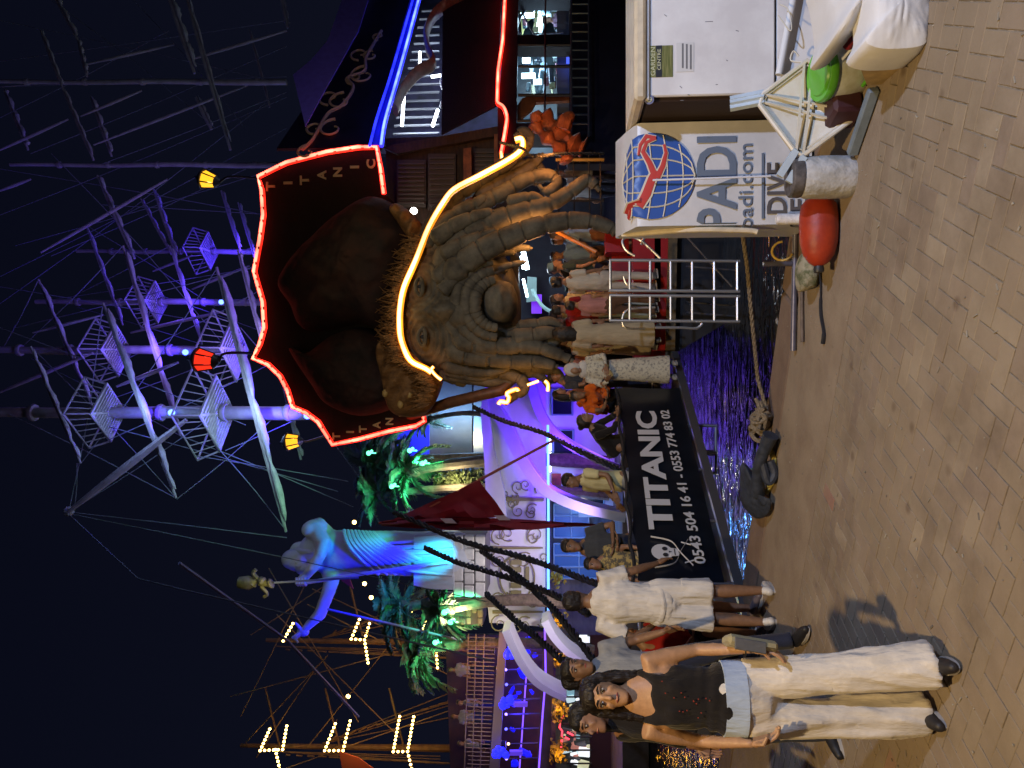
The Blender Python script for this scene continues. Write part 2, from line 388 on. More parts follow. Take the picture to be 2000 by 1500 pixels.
        if hairlen in ('long', 'bun'):
            for k in range(11):
                a = PI * (k / 10.0); x0 = math.cos(a) * .080; y0 = .012 + math.sin(a) * .085
                L = .30 if hairlen == 'long' else .04
                L *= 1 + .15 * math.sin(k * 2.3)
                limb(HB, [H(x0 * .7, y0 * .6, .09), H(x0, y0, .02), H(x0 * 1.12, y0 * 1.15, -.1), H(x0 * 1.2 + .01 * math.sin(k), y0 * 1.1, -.1 - L * .5), H(x0 * 1.05, y0 * .9, -.1 - L)] if hairlen == 'long' else [H(x0 * .7, y0 * .6, .09), H(x0, y0, .02), H(x0 * .8, y0 * 1.1, -.05)],
                     [.026 * s, .030 * s, .032 * s, .028 * s, .014 * s] if hairlen == 'long' else [.02 * s, .022 * s, .016 * s], 8)
            if hairlen == 'bun': HB.ball(H(0, .115, .06), .045 * s)
        hme = remesh(HB, 'hair', hm, max(.0095, vox * .8), 2, lambda c: .006 * s * nz(c, 45))
        link('hair', hme, hm, t)
    if hairlen == 'long' and fine:      # loose strands over the mass of hair
        Q = MB(); rs = random.Random(3)
        for k in range(150):
            a = PI * rs.uniform(-.04, 1.04); x0 = math.cos(a) * .086; y0 = .012 + math.sin(a) * .09; L = rs.uniform(.22, .34); j = rs.uniform(-.02, .02)
            Q.tube(bez([H(x0 * .5, y0 * .4 + .01, .122), H(x0 * 1.0, y0, .05), H(x0 * 1.2 + j, y0 * 1.2, -.06), H(x0 * 1.35 - j, y0 * 1.2 + j, -.1 - L * .5), H(x0 * 1.25 + 2 * j, y0 * 1.05, -.1 - L)], 4), [.0026 * s] * 16 + [.001], 4)
        Q.build('loose_strands', hm, t)['kind'] = 'stuff'
    if hat:
        Q = MB(); Q.lathe(H(0, .012, .03), [(.088 * s, 0), (.092 * s, .03 * s), (.085 * s, .07 * s), (.055 * s, .1 * s), (.01 * s, .108 * s)], 20)
        Q.ball(H(0, -.10, .045), (.06 * s, .06 * s, .012 * s), 14, 6)
        Q.build('cap', cloth('cap_%s' % sk, hat), t)
    # top
    seedv = abs(hash(label)) % 97 if False else sum(ord(c) for c in label) % 97
    def wr(amp, sc=9.0, band=None):
        def f(c):
            a = amp * (nz((c.x * 1.0, c.y * 1.0, c.z * .55), sc, seedv) + .5 * nz((c.x, c.y, c.z * .7), sc * 2.3, seedv + 3))
            if band: 
                for (z0, w_, k_) in band: a += amp * k_ * math.exp(-((c.z / s - z0) / w_) ** 2) * math.sin(c.z / s * 95 + 14 * c.x / s + 3 * nz(c, 4, seedv))
            return a
        return f
    if top:
        Tm, tname = top[1], top[0]; T = MB(); z0 = (hem if hem is not None else .93)
        lo = Vector((hp.x, hp.y, 0)) + Vector((0, 0, z0 * s)) if z0 < 1.2 else V['waist']
        e = .016 * s
        if tname == 'tank_top':
            limb(T, [lo, lo.lerp(V['chest'], .35), V['chest'] + Vector((0, 0, -.04 * s))], [(.166 * s * b_, .128 * s * b_), (.148 * s * b_ * sf, .112 * s * b_), (.168 * s * sf * b_, .122 * s * b_)], 18, 'a')
            limb(T, [V['chest'] + Vector((0, -.02, -.07)) * s, V['chest'] + Vector((0, -.0, .015)) * s], [(.15 * s * sf, .12 * s), (.135 * s * sf, .10 * s)], 16)
            for sx in (-1, 1):
                limb(T, [V['chest'] + Vector((sx * .085, -.095, -.02)) * s, V['chest'] + Vector((sx * .10, -.075, .06)) * s, V['chest'] + Vector((sx * .108, -.01, .125)) * s, V['chest'] + Vector((sx * .09, .06, .08)) * s], [.026 * s, .022 * s, .016 * s, .02 * s], 8)
                limb(T, [V['chest'] + Vector((sx * .055, -.085, -.03)) * s, V['chest'] + Vector((sx * .06, -.06, -.10)) * s], [.062 * s, .06 * s], 10)
        else:
            lo = V['waist'] - (V['chest'] - V['waist']).normalized() * max(.06, 1.08 - z0) * s
            limb(T, [lo, V['waist'], V['chest'], V['chest'].lerp(V['neck'], .55)], [(.172 * s * b_, .13 * s * b_), (.155 * s * b_, .122 * s * b_), (.178 * s * b_ * sf, .125 * s * b_), (.125 * s * b_ * sf, .088 * s)], 18, 'a')
            limb(T, [V['chest'].lerp(V['neck'], .5), V['chest'].lerp(V['neck'], .80)], [(.10 * s, .08 * s), (.066 * s, .062 * s)], 12)
            for S in 'LR':
                a, b2, c2 = V['sh' + S], V['el' + S], V['wr' + S]
                pts = [V['chest'].lerp(a, .6), a, a.lerp(b2, min(1, sleeve))]; rr = [.07 * s, .068 * s * b_ * sf, .062 * s * b_ * sf]
                if sleeve > 1: pts.append(b2.lerp(c2, sleeve - 1)); rr = [.07 * s, .066 * s * b_ * sf, .052 * s, .04 * s]
                limb(T, pts, rr, 12, 'b')
        tme = remesh(T, tname, Tm, vox * 1.35, 2, wr(.011 * s, 10, [(z0 + .07, .07, .5)] if fine else None))
        link(tname, tme, Tm, t)
    def folds(c):
        return wr(.010 * s, 7)(c) + (.020 * s * (.35 - abs(nz((c.x * 1.0, c.y * 1.0, c.z * .12), 19, seedv))) + .014 * s * nz((c.x, c.y, c.z * .35), 9, seedv + 5)) * (1.2 if c.z < .75 * s else .5)
    if bottom:
        Bm, bname = bottom[1], bottom[0]; T = MB()
        limb(T, [hp + Vector((0, 0, .085)) * s, hp + Vector((0, 0, -.03)) * s], [(.152 * s * b_ * (.93 if female else 1), .115 * s * b_), (.168 * s * b_, .128 * s * b_)], 18)
        if legs == 'skirt':
            zb = .12 if bname != 'skirt' else .45
            limb(T, [hp, hp.lerp(Vector((hp.x, hp.y, zb * s)), .5), Vector((hp.x, hp.y, zb * s))], [(.17 * s, .13 * s), (.20 * s, .16 * s), (.23 * s, .19 * s)], 20, 'b')
        else:
            for S in 'LR':
                a, k, c2 = V['hi' + S], V['kn' + S], V['an' + S]
                if legs == 'shorts': limb(T, [a + Vector((0, 0, .02)), a.lerp(k, .5), a.lerp(k, .98)], [.100 * s * b_, .100 * s * b_, .104 * s * b_], 14, 'b')
                else:
                    f_ = flare
                    limb(T, [a + Vector((0, 0, -.03)), a.lerp(k, .5), k, k.lerp(c2, .55), c2 + Vector((0, 0, (-.035 if fine else .0) * s))], [.098 * s * b_, .086 * s * b_, (.066 + f_ * .4) * s, (.062 + f_ * .8) * s, ((.056 + f_ * .9) * s, (.075 + f_ * 1.1) * s)], 16, 'ab')
        tme = remesh(T, bname, Bm, vox * 1.35, 2, folds if fine else wr(.010 * s, 7))
        link(bname, tme, Bm, t)
    # shoes
    shm = mat('shoe_%.2f_%.2f' % (shoes[0], shoes[2]), shoes, .55, var=.2, vscale=30)
    som = mat('shoe_sole', (.45, .43, .40), .7)
    for S in 'LR':
        a = V['an' + S]; d = Vector((V['to' + S][0], V['to' + S][1], 0)).normalized()
        up_ = Vector((0, 0, 1)); base = Vector((a.x, a.y, a.z - .085 * s))
        T = MB(); limb(T, [base + d * -.035 * s + up_ * .045 * s, base + d * .05 * s + up_ * .045 * s, base + d * .135 * s + up_ * .033 * s, base + d * .18 * s + up_ * .028 * s], [.037 * s, .042 * s, .038 * s, .028 * s], 12)
        limb(T, [base + up_ * .04 * s - d * .012 * s, base + up_ * .088 * s - d * .008 * s], [.036 * s, .034 * s], 10)
        q = link(shoe_name, remesh(T, 'shoe', shm, max(.010, vox * .8), 1), shm, t)
        T = MB(); w_ = d.cross(up_); pr = []
        for k in range(16):
            an = 2 * PI * k / 16; pr.append(base + d * (.07 + .125 * math.cos(an)) * s + w_ * .043 * math.sin(an) * s * (1.0 if math.cos(an) > -.2 else .85))
        T.prism(pr, (0, 0, .022 * s)); T.build('sole', som, q)
    if extra: extra(t, V, s, H)
    return t
# ================================================================ SETTING
QA = math.atan(-.505); E0 = Vector((1.2, 6.1, 0)); QE = Vector((math.cos(QA), math.sin(QA), 0)); QN = Vector((-math.sin(QA), math.cos(QA), 0))
def Q(a, b, z=0.0): return E0 + QE * a + QN * b + Vector((0, 0, z))     # a along the quay edge, b towards the water
conc = mat('concrete_old', (.30, .24, .175), .85, var=.0, color2=(.235, .18, .13), vscale=3.2, bump=.35, bscale=40, thr=(.38, .68), spec=.15)
conc_w = mat('quay_wall_concrete', (.10, .085, .07), .8, var=.5, vscale=4, bump=.5)
m = MB(); m.add([Q(-40, -1.45, -.006), Q(40, -1.45, -.006), Q(40, -45, -.006), Q(-40, -45, -.006)], [(0, 1, 2, 3)])
pav = struct(m.build('pavement', mat('bedding_sand', (.20, .165, .12), .95, var=.4, vscale=30, bump=.5), smooth=False))
m = MB(); m.box(Q(0, -.95, -.6), (80, 1.0, 1.2), (0, 0, QA)); apron = struct(m.build('concrete_apron', conc, smooth=False))
# dark stains and a brownish wear on the apron come from its own material
t_ = conc.node_tree; 
m = MB(); m.box(Q(0, -.2, -.75), (80, .37, 1.47), (0, 0, QA)); qw = struct(m.build('quay_wall', conc_w, smooth=False))
cop = mat('coping_concrete', (.26, .19, .14), .8, color2=(.20, .14, .105), vscale=5, bump=.3, bscale=50, randobj=.12, thr=(.3, .7), spec=.15)
cbase = None
for k in range(-9, 6):
    if cbase is None:
        m = MB(); m.box((0, 0, -.07), (1.585, .44, .15), ch=.018); cbase = m.build('coping_block', cop, qw); o = cbase
    else:
        o = cbase.copy(); COL.objects.link(o)
    o.location = Q(k * 1.6 + .3, -.215, random.uniform(-.003, .003)); o.rotation_euler = (0, 0, QA)
# herringbone pavers: each one real, the 290 nearest as parts
def paver_mat(nm, objrand):
    mm = bpy.data.materials.new(nm); mm.use_nodes = True; t = mm.node_tree; L = t.links; b = t.nodes['Principled BSDF']
    b.inputs['Roughness'].default_value = .72; b.inputs['Specular IOR Level'].default_value = .35
    cr = t.nodes.new('ShaderNodeValToRGB'); cr.color_ramp.interpolation = 'CONSTANT'
    cols = [(0, (.26, .215, .165)), (.22, (.245, .20, .155)), (.45, (.275, .23, .175)), (.66, (.25, .20, .155)), (.84, (.315, .265, .20)), (.925, (.235, .19, .155)), (.988, (.32, .19, .15))]
    cr.color_ramp.elements[0].position = 0; cr.color_ramp.elements[0].color = (*cols[0][1], 1); cr.color_ramp.elements[1].position = cols[1][0]; cr.color_ramp.elements[1].color = (*cols[1][1], 1)
    for p, c in cols[2:]: e = cr.color_ramp.elements.new(p); e.color = (*c, 1)
    if objrand: s = t.nodes.new('ShaderNodeObjectInfo').outputs['Random']
    else: at = t.nodes.new('ShaderNodeAttribute'); at.attribute_name = 'tone'; s = at.outputs['Fac']
    L.new(s, cr.inputs[0])
    tc = t.nodes.new('ShaderNodeNewGeometry'); n = t.nodes.new('ShaderNodeTexNoise'); n.inputs['Scale'].default_value = 2.4; n.inputs['Detail'].default_value = 9; n.inputs['Roughness'].default_value = .68
    L.new(tc.outputs['Position'], n.inputs['Vector'])
    r2 = t.nodes.new('ShaderNodeValToRGB'); r2.color_ramp.elements[0].position = .34; r2.color_ramp.elements[0].color = (.64, .59, .53, 1); r2.color_ramp.elements[1].position = .60; r2.color_ramp.elements[1].color = (1.08, 1.05, 1, 1)
    L.new(n.outputs[0], r2.inputs[0]); mx = t.nodes.new('ShaderNodeMix'); mx.data_type = 'RGBA'; mx.blend_type = 'MULTIPLY'; mx.inputs[0].default_value = 1
    L.new(cr.outputs[0], mx.inputs[6]); L.new(r2.outputs[0], mx.inputs[7])
    # small dark spots of old chewing gum and oil
    v = t.nodes.new('ShaderNodeTexVoronoi'); v.inputs['Scale'].default_value = 3.1; L.new(tc.outputs['Position'], v.inputs['Vector'])
    r3 = t.nodes.new('ShaderNodeValToRGB'); r3.color_ramp.elements[0].position = .05; r3.color_ramp.elements[0].color = (.55, .49, .44, 1); r3.color_ramp.elements[1].position = .13; r3.color_ramp.elements[1].color = (1, 1, 1, 1)
    L.new(v.outputs['Distance'], r3.inputs[0]); m3 = t.nodes.new('ShaderNodeMix'); m3.data_type = 'RGBA'; m3.blend_type = 'MULTIPLY'; m3.inputs[0].default_value = .8
    dn = t.nodes.new('ShaderNodeTexNoise'); dn.inputs['Scale'].default_value = .9; dn.inputs['Detail'].default_value = 7; L.new(tc.outputs['Position'], dn.inputs['Vector'])
    dr = t.nodes.new('ShaderNodeMapRange'); dr.inputs[1].default_value = .40; dr.inputs[2].default_value = .62; dr.inputs[3].default_value = .10; dr.inputs[4].default_value = .72; L.new(dn.outputs[0], dr.inputs[0])
    dm_ = t.nodes.new('ShaderNodeMix'); dm_.data_type = 'RGBA'; dm_.inputs[7].default_value = (.27, .212, .142, 1); L.new(dr.outputs[0], dm_.inputs[0]); L.new(mx.outputs[2], dm_.inputs[6]); L.new(dm_.outputs[2], m3.inputs[6]); L.new(r3.outputs[0], m3.inputs[7]); L.new(m3.outputs[2], b.inputs['Base Color'])
    n2 = t.nodes.new('ShaderNodeTexNoise'); n2.inputs['Scale'].default_value = 55; n2.inputs['Detail'].default_value = 5; L.new(tc.outputs['Position'], n2.inputs['Vector'])
    bp = t.nodes.new('ShaderNodeBump'); bp.inputs['Strength'].default_value = .35; bp.inputs['Distance'].default_value = .006; L.new(n2.outputs[0], bp.inputs['Height']); L.new(bp.outputs[0], b.inputs['Normal'])
    MATS[nm] = mm; return mm
pmA = paver_mat('paver_stone', True); pmB = paver_mat('paver_stone_field', False)
cells = []
PW = .100
cover = set()
for i in range(-56, 57):
    for j in range(0, 86):
        r = (i - j) % 4
        if r == 0: a, b, w, h = i, j, 2, 1
        elif r == 3: a, b, w, h = i, j, 1, 2
        else: continue
        cover.update(((i, j), (i + w - 1, j + h - 1)))
        c = Q((a + w / 2) * PW - 1.0, -1.45 - (b + h / 2) * PW)
        if -1.45 - (b + h) * PW > -1.44: continue
        d = (c.xy - Vector((0, 0))).length
        vis = abs(c.x) < c.y * .53 + .35 and 2.3 < c.y < 8.5
        cells.append((0 if vis else 1, d, c, w > h))
for i in range(-56, 57):
    if (i, 0) not in cover: cells.append((1, 50, Q((i + .5) * PW - 1.0, -1.45 - .5 * PW), None))
cells.sort(key=lambda q: q[:2])
proto = {}
def paver_mb(cx, cy, rot, zz=0.0, tilt=(0, 0)):
    q = MB(); q.box((cx, cy, -.03 + zz), (PW * 2 - .005, PW - .005, .06), Matrix.Rotation(rot, 4, 'Z') @ Euler((tilt[0], tilt[1], 0)).to_matrix().to_4x4(), ch=.003); return q
for k, (o_, d, c, horiz) in enumerate(cells[:290]):
    if not proto:
        proto['p'] = paver_mb(0, 0, 0).build('paver', pmA, pav, smooth=False); o = proto['p']
    else:
        o = proto['p'].copy(); COL.objects.link(o)
    o.location = (c.x, c.y, random.uniform(-.0025, .0015)); o.rotation_euler = (random.gauss(0, .006), random.gauss(0, .005), QA + (0 if horiz else PI / 2) + random.gauss(0, .006))
m = MB(); tone = []
for (o_, d, c, horiz) in cells[290:]:
    if o_ and (abs(c.x) > 7 or c.y < -3): continue
    q = paver_mb(c.x, c.y, QA + (0 if horiz else PI / 2), random.uniform(-.0025, .0015), (random.gauss(0, .006), random.gauss(0, .005)))
    if horiz is None: q = MB(); q.box((c.x, c.y, -.03), (PW - .006, PW - .006, .06), (0, 0, QA), ch=.003)
    m.add(q.v, q.f); tone += [random.random()] * len(q.f)
o = m.build('paver_field', pmB, pav, smooth=False); o['kind'] = 'stuff'
at = o.data.attributes.new('tone', 'FLOAT', 'FACE'); at.data.foreach_set('value', tone)
# litter: chips, butts and grit trodden on the paving
m = MB(); lr = random.Random(8)
for k in range(260):
    y_ = lr.uniform(2.7, 6.6); x_ = lr.uniform(-.5, .5) * y_ * 1.02; p = Vector((x_, y_, .002))
    if (p - E0).dot(QN) > -.25: continue
    L_ = lr.choice((.006, .01, .016, .03)); m.box(p, (L_, lr.uniform(.004, .009), .004), (0, 0, lr.uniform(0, 3)))
m.build('litter', mat('litter_pale', (.42, .38, .30), .8, color2=(.12, .10, .08), vscale=3), pav, smooth=False)['kind'] = 'stuff'
# water
wm = bpy.data.materials.new('harbour_water'); wm.use_nodes = True; t = wm.node_tree; b = t.nodes['Principled BSDF']
b.inputs['Base Color'].default_value = (.004, .006, .010, 1); b.inputs['Roughness'].default_value = .045; b.inputs['Specular IOR Level'].default_value = .9; b.inputs['IOR'].default_value = 1.45
g_ = t.nodes.new('ShaderNodeNewGeometry'); mp = t.nodes.new('ShaderNodeMapping'); mp.inputs['Scale'].default_value = (1.0, 2.2, 1); t.links.new(g_.outputs['Position'], mp.inputs[0])
n1 = t.nodes.new('ShaderNodeTexNoise'); n1.inputs['Scale'].default_value = 1.5; n1.inputs['Detail'].default_value = 3; n1.inputs['Distortion'].default_value = .8; t.links.new(mp.outputs[0], n1.inputs['Vector'])
bp = t.nodes.new('ShaderNodeBump'); bp.inputs['Strength'].default_value = .45; bp.inputs['Distance'].default_value = .16; t.links.new(n1.outputs[0], bp.inputs['Height']); t.links.new(bp.outputs[0], b.inputs['Normal'])
m = MB(); m.add([(-150, 3, -.85), (150, 3, -.85), (150, 300, -.85), (-150, 300, -.85)], [(0, 1, 2, 3)]); struct(m.build('water', wm, smooth=False))
# far quay that carries the restaurant
m = MB(); m.box((-20, 45, -.42), (110, 42, .80)); struct(m.build('far_quay', mat('far_paving', (.12, .10, .09), .8, var=.3, vscale=2, bump=.2), smooth=False))

# ================================================================ THINGS ON THE QUAY
white = mat('white_board', (.74, .74, .75), .42, color2=(.63, .62, .63), vscale=2.2, bump=.05, bscale=8, thr=(.4, .6))
cream = mat('cream_edge', (.62, .54, .40), .5, var=.15, vscale=10)
dark = mat('dark_gap', (.03, .015, .01), .8)
blk = mat('black_print', (.02, .022, .03), .5)
cab = thing('cabinet', 'large white panelled cabinet with a green flyer stuck on it', 'cabinet', (2.6, 5.2, 0))
CX0, CX1, CY = 1.875, 3.6, 5.12
ztop = P(1262, 150, CY).z
m = MB(); m.box(((CX0 + CX1) / 2, CY + .34, ztop / 2 + .04), (CX1 - CX0, .62, ztop - .08), ch=.012); m.build('body', dark, cab)
m = MB(); m.box(((CX0 + CX1) / 2 + .01, CY + .008, (ztop + .36) / 2), (CX1 - CX0 - .02, .03, ztop - .40), ch=.008); m.build('front_panel', white, cab)
m = MB(); m.box(((CX0 + CX1) / 2, CY + .30, ztop + .045), (CX1 - CX0 + .04, .74, .075), ch=.02); m.build('lid', cream, cab)
m = MB(); m.box(((CX0 + CX1) / 2, CY - .012, ztop - .004), (CX1 - CX0 + .02, .035, .03), ch=.006); m.build('edge_strip', white, cab)
m = MB(); m.tube([P(1521, 146, CY - .05), P(1556, -40, CY - .05)], .022, 10); m.build('rail', mat('white_pipe', (.7, .72, .75), .35), cab)
m = MB(); m.box(((CX0 + CX1) / 2 + .05, CY + .03, .20), (CX1 - CX0 - .1, .03, .33), ch=.01); m.build('kick_board', white, cab)
FY = CY - .009
def onp(x, y, Y): return P(x, y, Y)
m = MB(); a = P(1314, 150, FY); b_ = P(1264, 90, FY); m.box(((a.x + b_.x) / 2, FY, (a.z + b_.z) / 2), (abs(a.x - b_.x), .004, abs(a.z - b_.z)))
fl = m.build('flyer', mat('olive_flyer', (.10, .12, .035), .35, color2=(.22, .22, .09), vscale=40, stretch=(.2, 1, 3)), cab, smooth=False)
pale = mat('pale_print', (.5, .52, .35), .5); W_ = b_.x - a.x
m = MB(); text_fit(m, 'GARDEN', (a.x + .01, FY - .003, b_.z - .052), (1, 0, 0), (0, 0, 1), W_ - .02, .03, .005, .001); text_fit(m, 'CENTRE', (a.x + .045, FY - .006, b_.z - .088), (1, 0, 0), (0, 0, 1), W_ - .07, .022, .01, .001); m.build('flyer_lettering', pale, fl)
m = MB(); m.box((a.x + .025, FY - .003, b_.z - .076), (.05, .002, .04)); m.box((b_.x - .02, FY - .003, b_.z - .076), (.04, .002, .04)); m.box(((a.x + b_.x) / 2, FY - .003, b_.z - .078), (W_ - .02, .0015, .03)); m.build('flyer_block', blk, fl, smooth=False)
a2 = P(1355, 140, FY); b2 = P(1321, 84, FY)
m = MB(); m.box(((a2.x + b2.x) / 2, FY, (a2.z + b2.z) / 2), (b2.x - a2.x, .004, b2.z - a2.z)); lb = m.build('paper_label', mat('paper', (.6, .6, .6), .5), cab, smooth=False)
m = MB()
for k in range(3): m.box(((a2.x + b2.x) / 2 + .005 * k, FY - .003, a2.z + .02 + k * .026), (b2.x - a2.x - .03, .0015, .011))
m.build('print_lines', mat('grey_print', (.16, .16, .17), .6), lb, smooth=False)
m = MB(); c = P(1268, 195, FY); m.lathe((c.x, c.y, c.z), [(.031, 0), (.031, .003)], 20, Matrix.Rotation(PI / 2, 4, 'X')); rs = m.build('round_sticker', mat('blue_sticker', (.16, .17, .30), .4), cab)
m = MB(); m.tube([Vector(c) + Vector((.016 * math.cos(t_), -.005, .016 * math.sin(t_))) for t_ in [k * PI / 6 for k in range(12)]], .003, 4, closed=True); m.tube([c + Vector((-.004, -.006, -.018)), c + Vector((.004, -.006, .018))], .003, 4); m.build('sticker_ring', pale, rs)
m = MB()
for (x, y, L_) in ((1330, 170, .02), (1385, 42, .05), (1420, 118, .012), (1300, 30, .02), (1345, 185, .014), (1400, 165, .015), (1440, 60, .02), (1332, 196, .02)): p = P(x, y, FY); m.box((p.x, FY + .001, p.z), (.004, .002, L_), (0, random.uniform(-.8, .8), 0))
m.build('scuffs', mat('scuff', (.2, .2, .22), .8), cab, smooth=False)

# diving banner box
SBX0, SBX1, SBY = 1.115, 1.845, 5.48
sb = thing('banner_box', 'box wrapped in a white diving centre banner with a blue globe', 'sign box', (1.48, 5.65, 0))
zt = P(1246, 340, SBY).z
vin = mat('banner_vinyl', (.60, .60, .61), .38, var=.10, vscale=3, bump=.45, bscale=3.5)
m = MB(); rows = []
prof = [(SBY + .46, 0.02), (SBY + .46, zt * .5), (SBY + .46, zt + .115), (SBY + .42, zt + .13), (SBY + .2, zt + .07), (SBY + .01, zt + .004), (SBY, zt - .02)] + [(SBY, zt * (1 - k / 10.0)) for k in range(1, 10)] + [(SBY, 0.03)]
m = MB(); nn = 22
for (yy, zz) in prof: rows.append([Vector((lerp(SBX0, SBX1, k / nn), yy + (.010 * nz((k * .3, zz * 3, 0), 1.6) if yy == SBY and zz < zt * .9 else 0), zz)) for k in range(nn + 1)])
m.grid(rows)
for X_ in (SBX0, SBX1):
    pts = [Vector((X_, yy, zz)) for yy, zz in prof]; m.add(pts, [tuple(range(len(pts)))])
m.build('banner_sheet', vin, sb)
m = MB(); m.tube(bez([(SBX0 - .005, SBY + .3, zt + .09), (SBX0 - .02, SBY + .05, zt - .35), (SBX0 - .035, SBY + .02, zt - .75), (SBX0 - .05, SBY + .01, .40)]), [.012, .016, .018] + [.02] * 22, 8); m.build('rolled_hem', cream, sb)
navy = mat('globe_blue', (.03, .09, .36), .4); navyd = mat('padi_grey', (.13, .165, .23), .45); red_ = mat('diver_red', (.50, .05, .04), .45); wl = mat('globe_white', (.62, .58, .48), .5)
def bmap(o, off):   # wraps print round the left edge and over the slanted top of the box
    def f(a, b, c):
        x = o.x + a; z = o.z + b; yy = SBY - off - abs(c)
        if x < SBX0: yy = SBY + (SBX0 - x); x = SBX0 - off - abs(c)
        if z > zt: d = z - zt; yy = yy + d * .95; z = zt + .012 + d * .32 + off
        return Vector((x, yy, z))
    return f
gc = P(1272, 345, SBY); GR = px(83, SBY)
fm = bmap(Vector((gc.x, 0, gc.z)), .013)
m = MB(); vs = []; nr, ns = 10, 40
for r in range(nr + 1):
    for k in range(ns): a = 2 * PI * k / ns; vs.append(fm(GR * r / nr * math.cos(a), GR * 1.0 * r / nr * math.sin(a) * (1 if math.sin(a) < 0 else .98), 0))
m.add(vs, [(r * ns + k, r * ns + (k + 1) % ns, (r + 1) * ns + (k + 1) % ns, (r + 1) * ns + k) for r in range(nr) for k in range(ns)])
gl = m.build('globe_print', navy, sb)
m = MB(); fm2 = bmap(Vector((gc.x, 0, gc.z)), .017)
for u in (-.72, -.40, 0, .40, .72):
    m.tube([fm2(GR * u * math.sqrt(max(0, 1 - v * v)), GR * v, 0) for v in [k / 12 for k in range(-12, 13)]], .0055, 4)
for v in (-.68, -.32, .04, .40, .74):
    h_ = math.sqrt(1 - v * v); m.tube([fm2(GR * u * h_, GR * (v + .10 * (u * u - .5)), 0) for u in [k / 12 for k in range(-12, 13)]], .0055, 4)
m.build('globe_lines', wl, gl)
def gp(x, y): q = P(x, y, SBY); return (q.x - gc.x, q.z - gc.z)
def dtube(m, pts, r, f): m.tube([f(*gp(x, y), 0) for x, y in pts], [(.003, k) for k in r] if isinstance(r, list) else [(.003, r)] * len(pts), 6)
body_ = [([(1222, 415), (1238, 403), (1252, 398)], [.035, .042, .036]), ([(1248, 405), (1262, 380), (1272, 352), (1280, 335)], [.030, .036, .032, .026]), ([(1278, 345), (1268, 320), (1255, 298), (1262, 280), (1280, 272)], [.026, .022, .018, .014, .012]),
         ([(1282, 350), (1294, 325), (1300, 300), (1296, 284)], [.024, .02, .014, .010]), ([(1235, 410), (1222, 425), (1212, 400)], [.014, .012, .012]), ([(1280, 272), (1262, 268), (1250, 285), (1246, 305)], [.016, .018, .014, .008])]
m = MB(); fm3 = bmap(Vector((gc.x, 0, gc.z)), .020)
for pts, r in body_: dtube(m, pts, [k * 1.45 for k in r], fm3)
m.build('diver_outline', wl, gl)
m = MB(); fm4 = bmap(Vector((gc.x, 0, gc.z)), .024)
for pts, r in body_: dtube(m, pts, [k * .98 for k in r], fm4)
m.build('diver_figure', red_, gl)
def btext(nm, s, x0, x1, y0, y1, mt, off, parent=sb):
    a = P(x1, y0, SBY); b = P(x0, y1, SBY); q = MB(); f = bmap(a, .012)
    text_fit(q, s, a, (1, 0, 0), (0, 0, 1), b.x - a.x, b.z - a.z, off, 0.0, f); return q.build(nm, mt, parent, smooth=False)
btext('club_lettering', 'PADI', 1360, 1438, 448, 268, navyd, .022)
btext('web_lettering', 'padi.com', 1441, 1478, 446, 282, navyd, .006)
btext('dive_lettering', 'DIVE', 1497, 1536, 418, 318, mat('bold_grey', (.10, .09, .09), .5), .02)
btext('center_lettering', 'CENTER', 1542, 1578, 452, 250, mat('bold_grey', (0, 0, 0)), .02)
m = MB(); a = P(1489, 428, SBY); b = P(1489, 300, SBY); m.box(((a.x + b.x) / 2, SBY - .013, a.z), (b.x - a.x, .004, .016)); m.build('printed_rule', navyd, sb, smooth=False)
m = MB(); m.tube([P(1275, 352, SBY - .06), P(1505, 344, SBY - .09)], .0075, 8); tag(m.build('stick', mat('white_stick', (.7, .72, .8), .4)), 'thin white stick leaning upright against the diving banner', 'stick')
m = MB(); m.tube([P(1518, 428, 5.36), P(1587, 428, 5.34)], .038, 14); m.tube([P(1520, 428, 5.36), P(1516, 428, 5.36)], .03, 14); tag(m.build('paper_roll', mat('white_roll', (.72, .70, .70), .7, var=.15, vscale=30, bump=.4)), 'short white roll standing at the corner of the banner box', 'roll')

# white ribbed diamond frame
wf = mat('white_paint_worn', (.68, .66, .60), .42, color2=(.55, .48, .34), vscale=7, bump=.08, thr=(.45, .75))
AY = 4.72
fr = thing('ribbed_frame', 'white diamond shaped ribbed plate with two short arms leaning by the banner box', 'anchor plate', (1.65, 4.7, 0))
dia = [(1577, 118), (1490, 184), (1484, 205), (1552, 296), (1568, 304), (1666, 232), (1660, 207), (1635, 160)]
def AP(x, y, o=0.0): return P(x, y, AY + (1668 - x) / 1500 * .9 - o)
m = MB(); c = AP(1575, 212, .0); pts = [AP(*q) for q in dia]
vs = pts + [q + Vector((0, .03, 0)) for q in pts]; n = len(pts); cc = [c + Vector((0, .05, 0)), c + Vector((0, .08, 0))]
m.add(vs + cc, [(i, (i + 1) % n, 2 * n) for i in range(n)] + [(n + (i + 1) % n, n + i, 2 * n + 1) for i in range(n)] + [(i, n + i, n + (i + 1) % n, (i + 1) % n) for i in range(n)]); m.build('plate', wf, fr, smooth=False)
m = MB(); m.tube([AP(x, y, .015) for x, y in dia], .016, 8, closed=True); m.tube([AP(1575 + (x - 1575) * .92, 212 + (y - 212) * .9, .005) for x, y in dia], .007, 6, closed=True); m.build('rim', wf, fr)
m = MB()
for dx in (-9, 9): m.beam(AP(1580 + dx, 122, .02), AP(1562 + dx * .8, 300, .02), .013, .013)
m.build('rib', wf, fr, smooth=False)
m = MB()
for dy in (-13, 13): m.beam(AP(1492, 192 + dy * .6, .012), AP(1660, 228 + dy, .012), .012, .012)
m.build('rib', wf, fr, smooth=False)
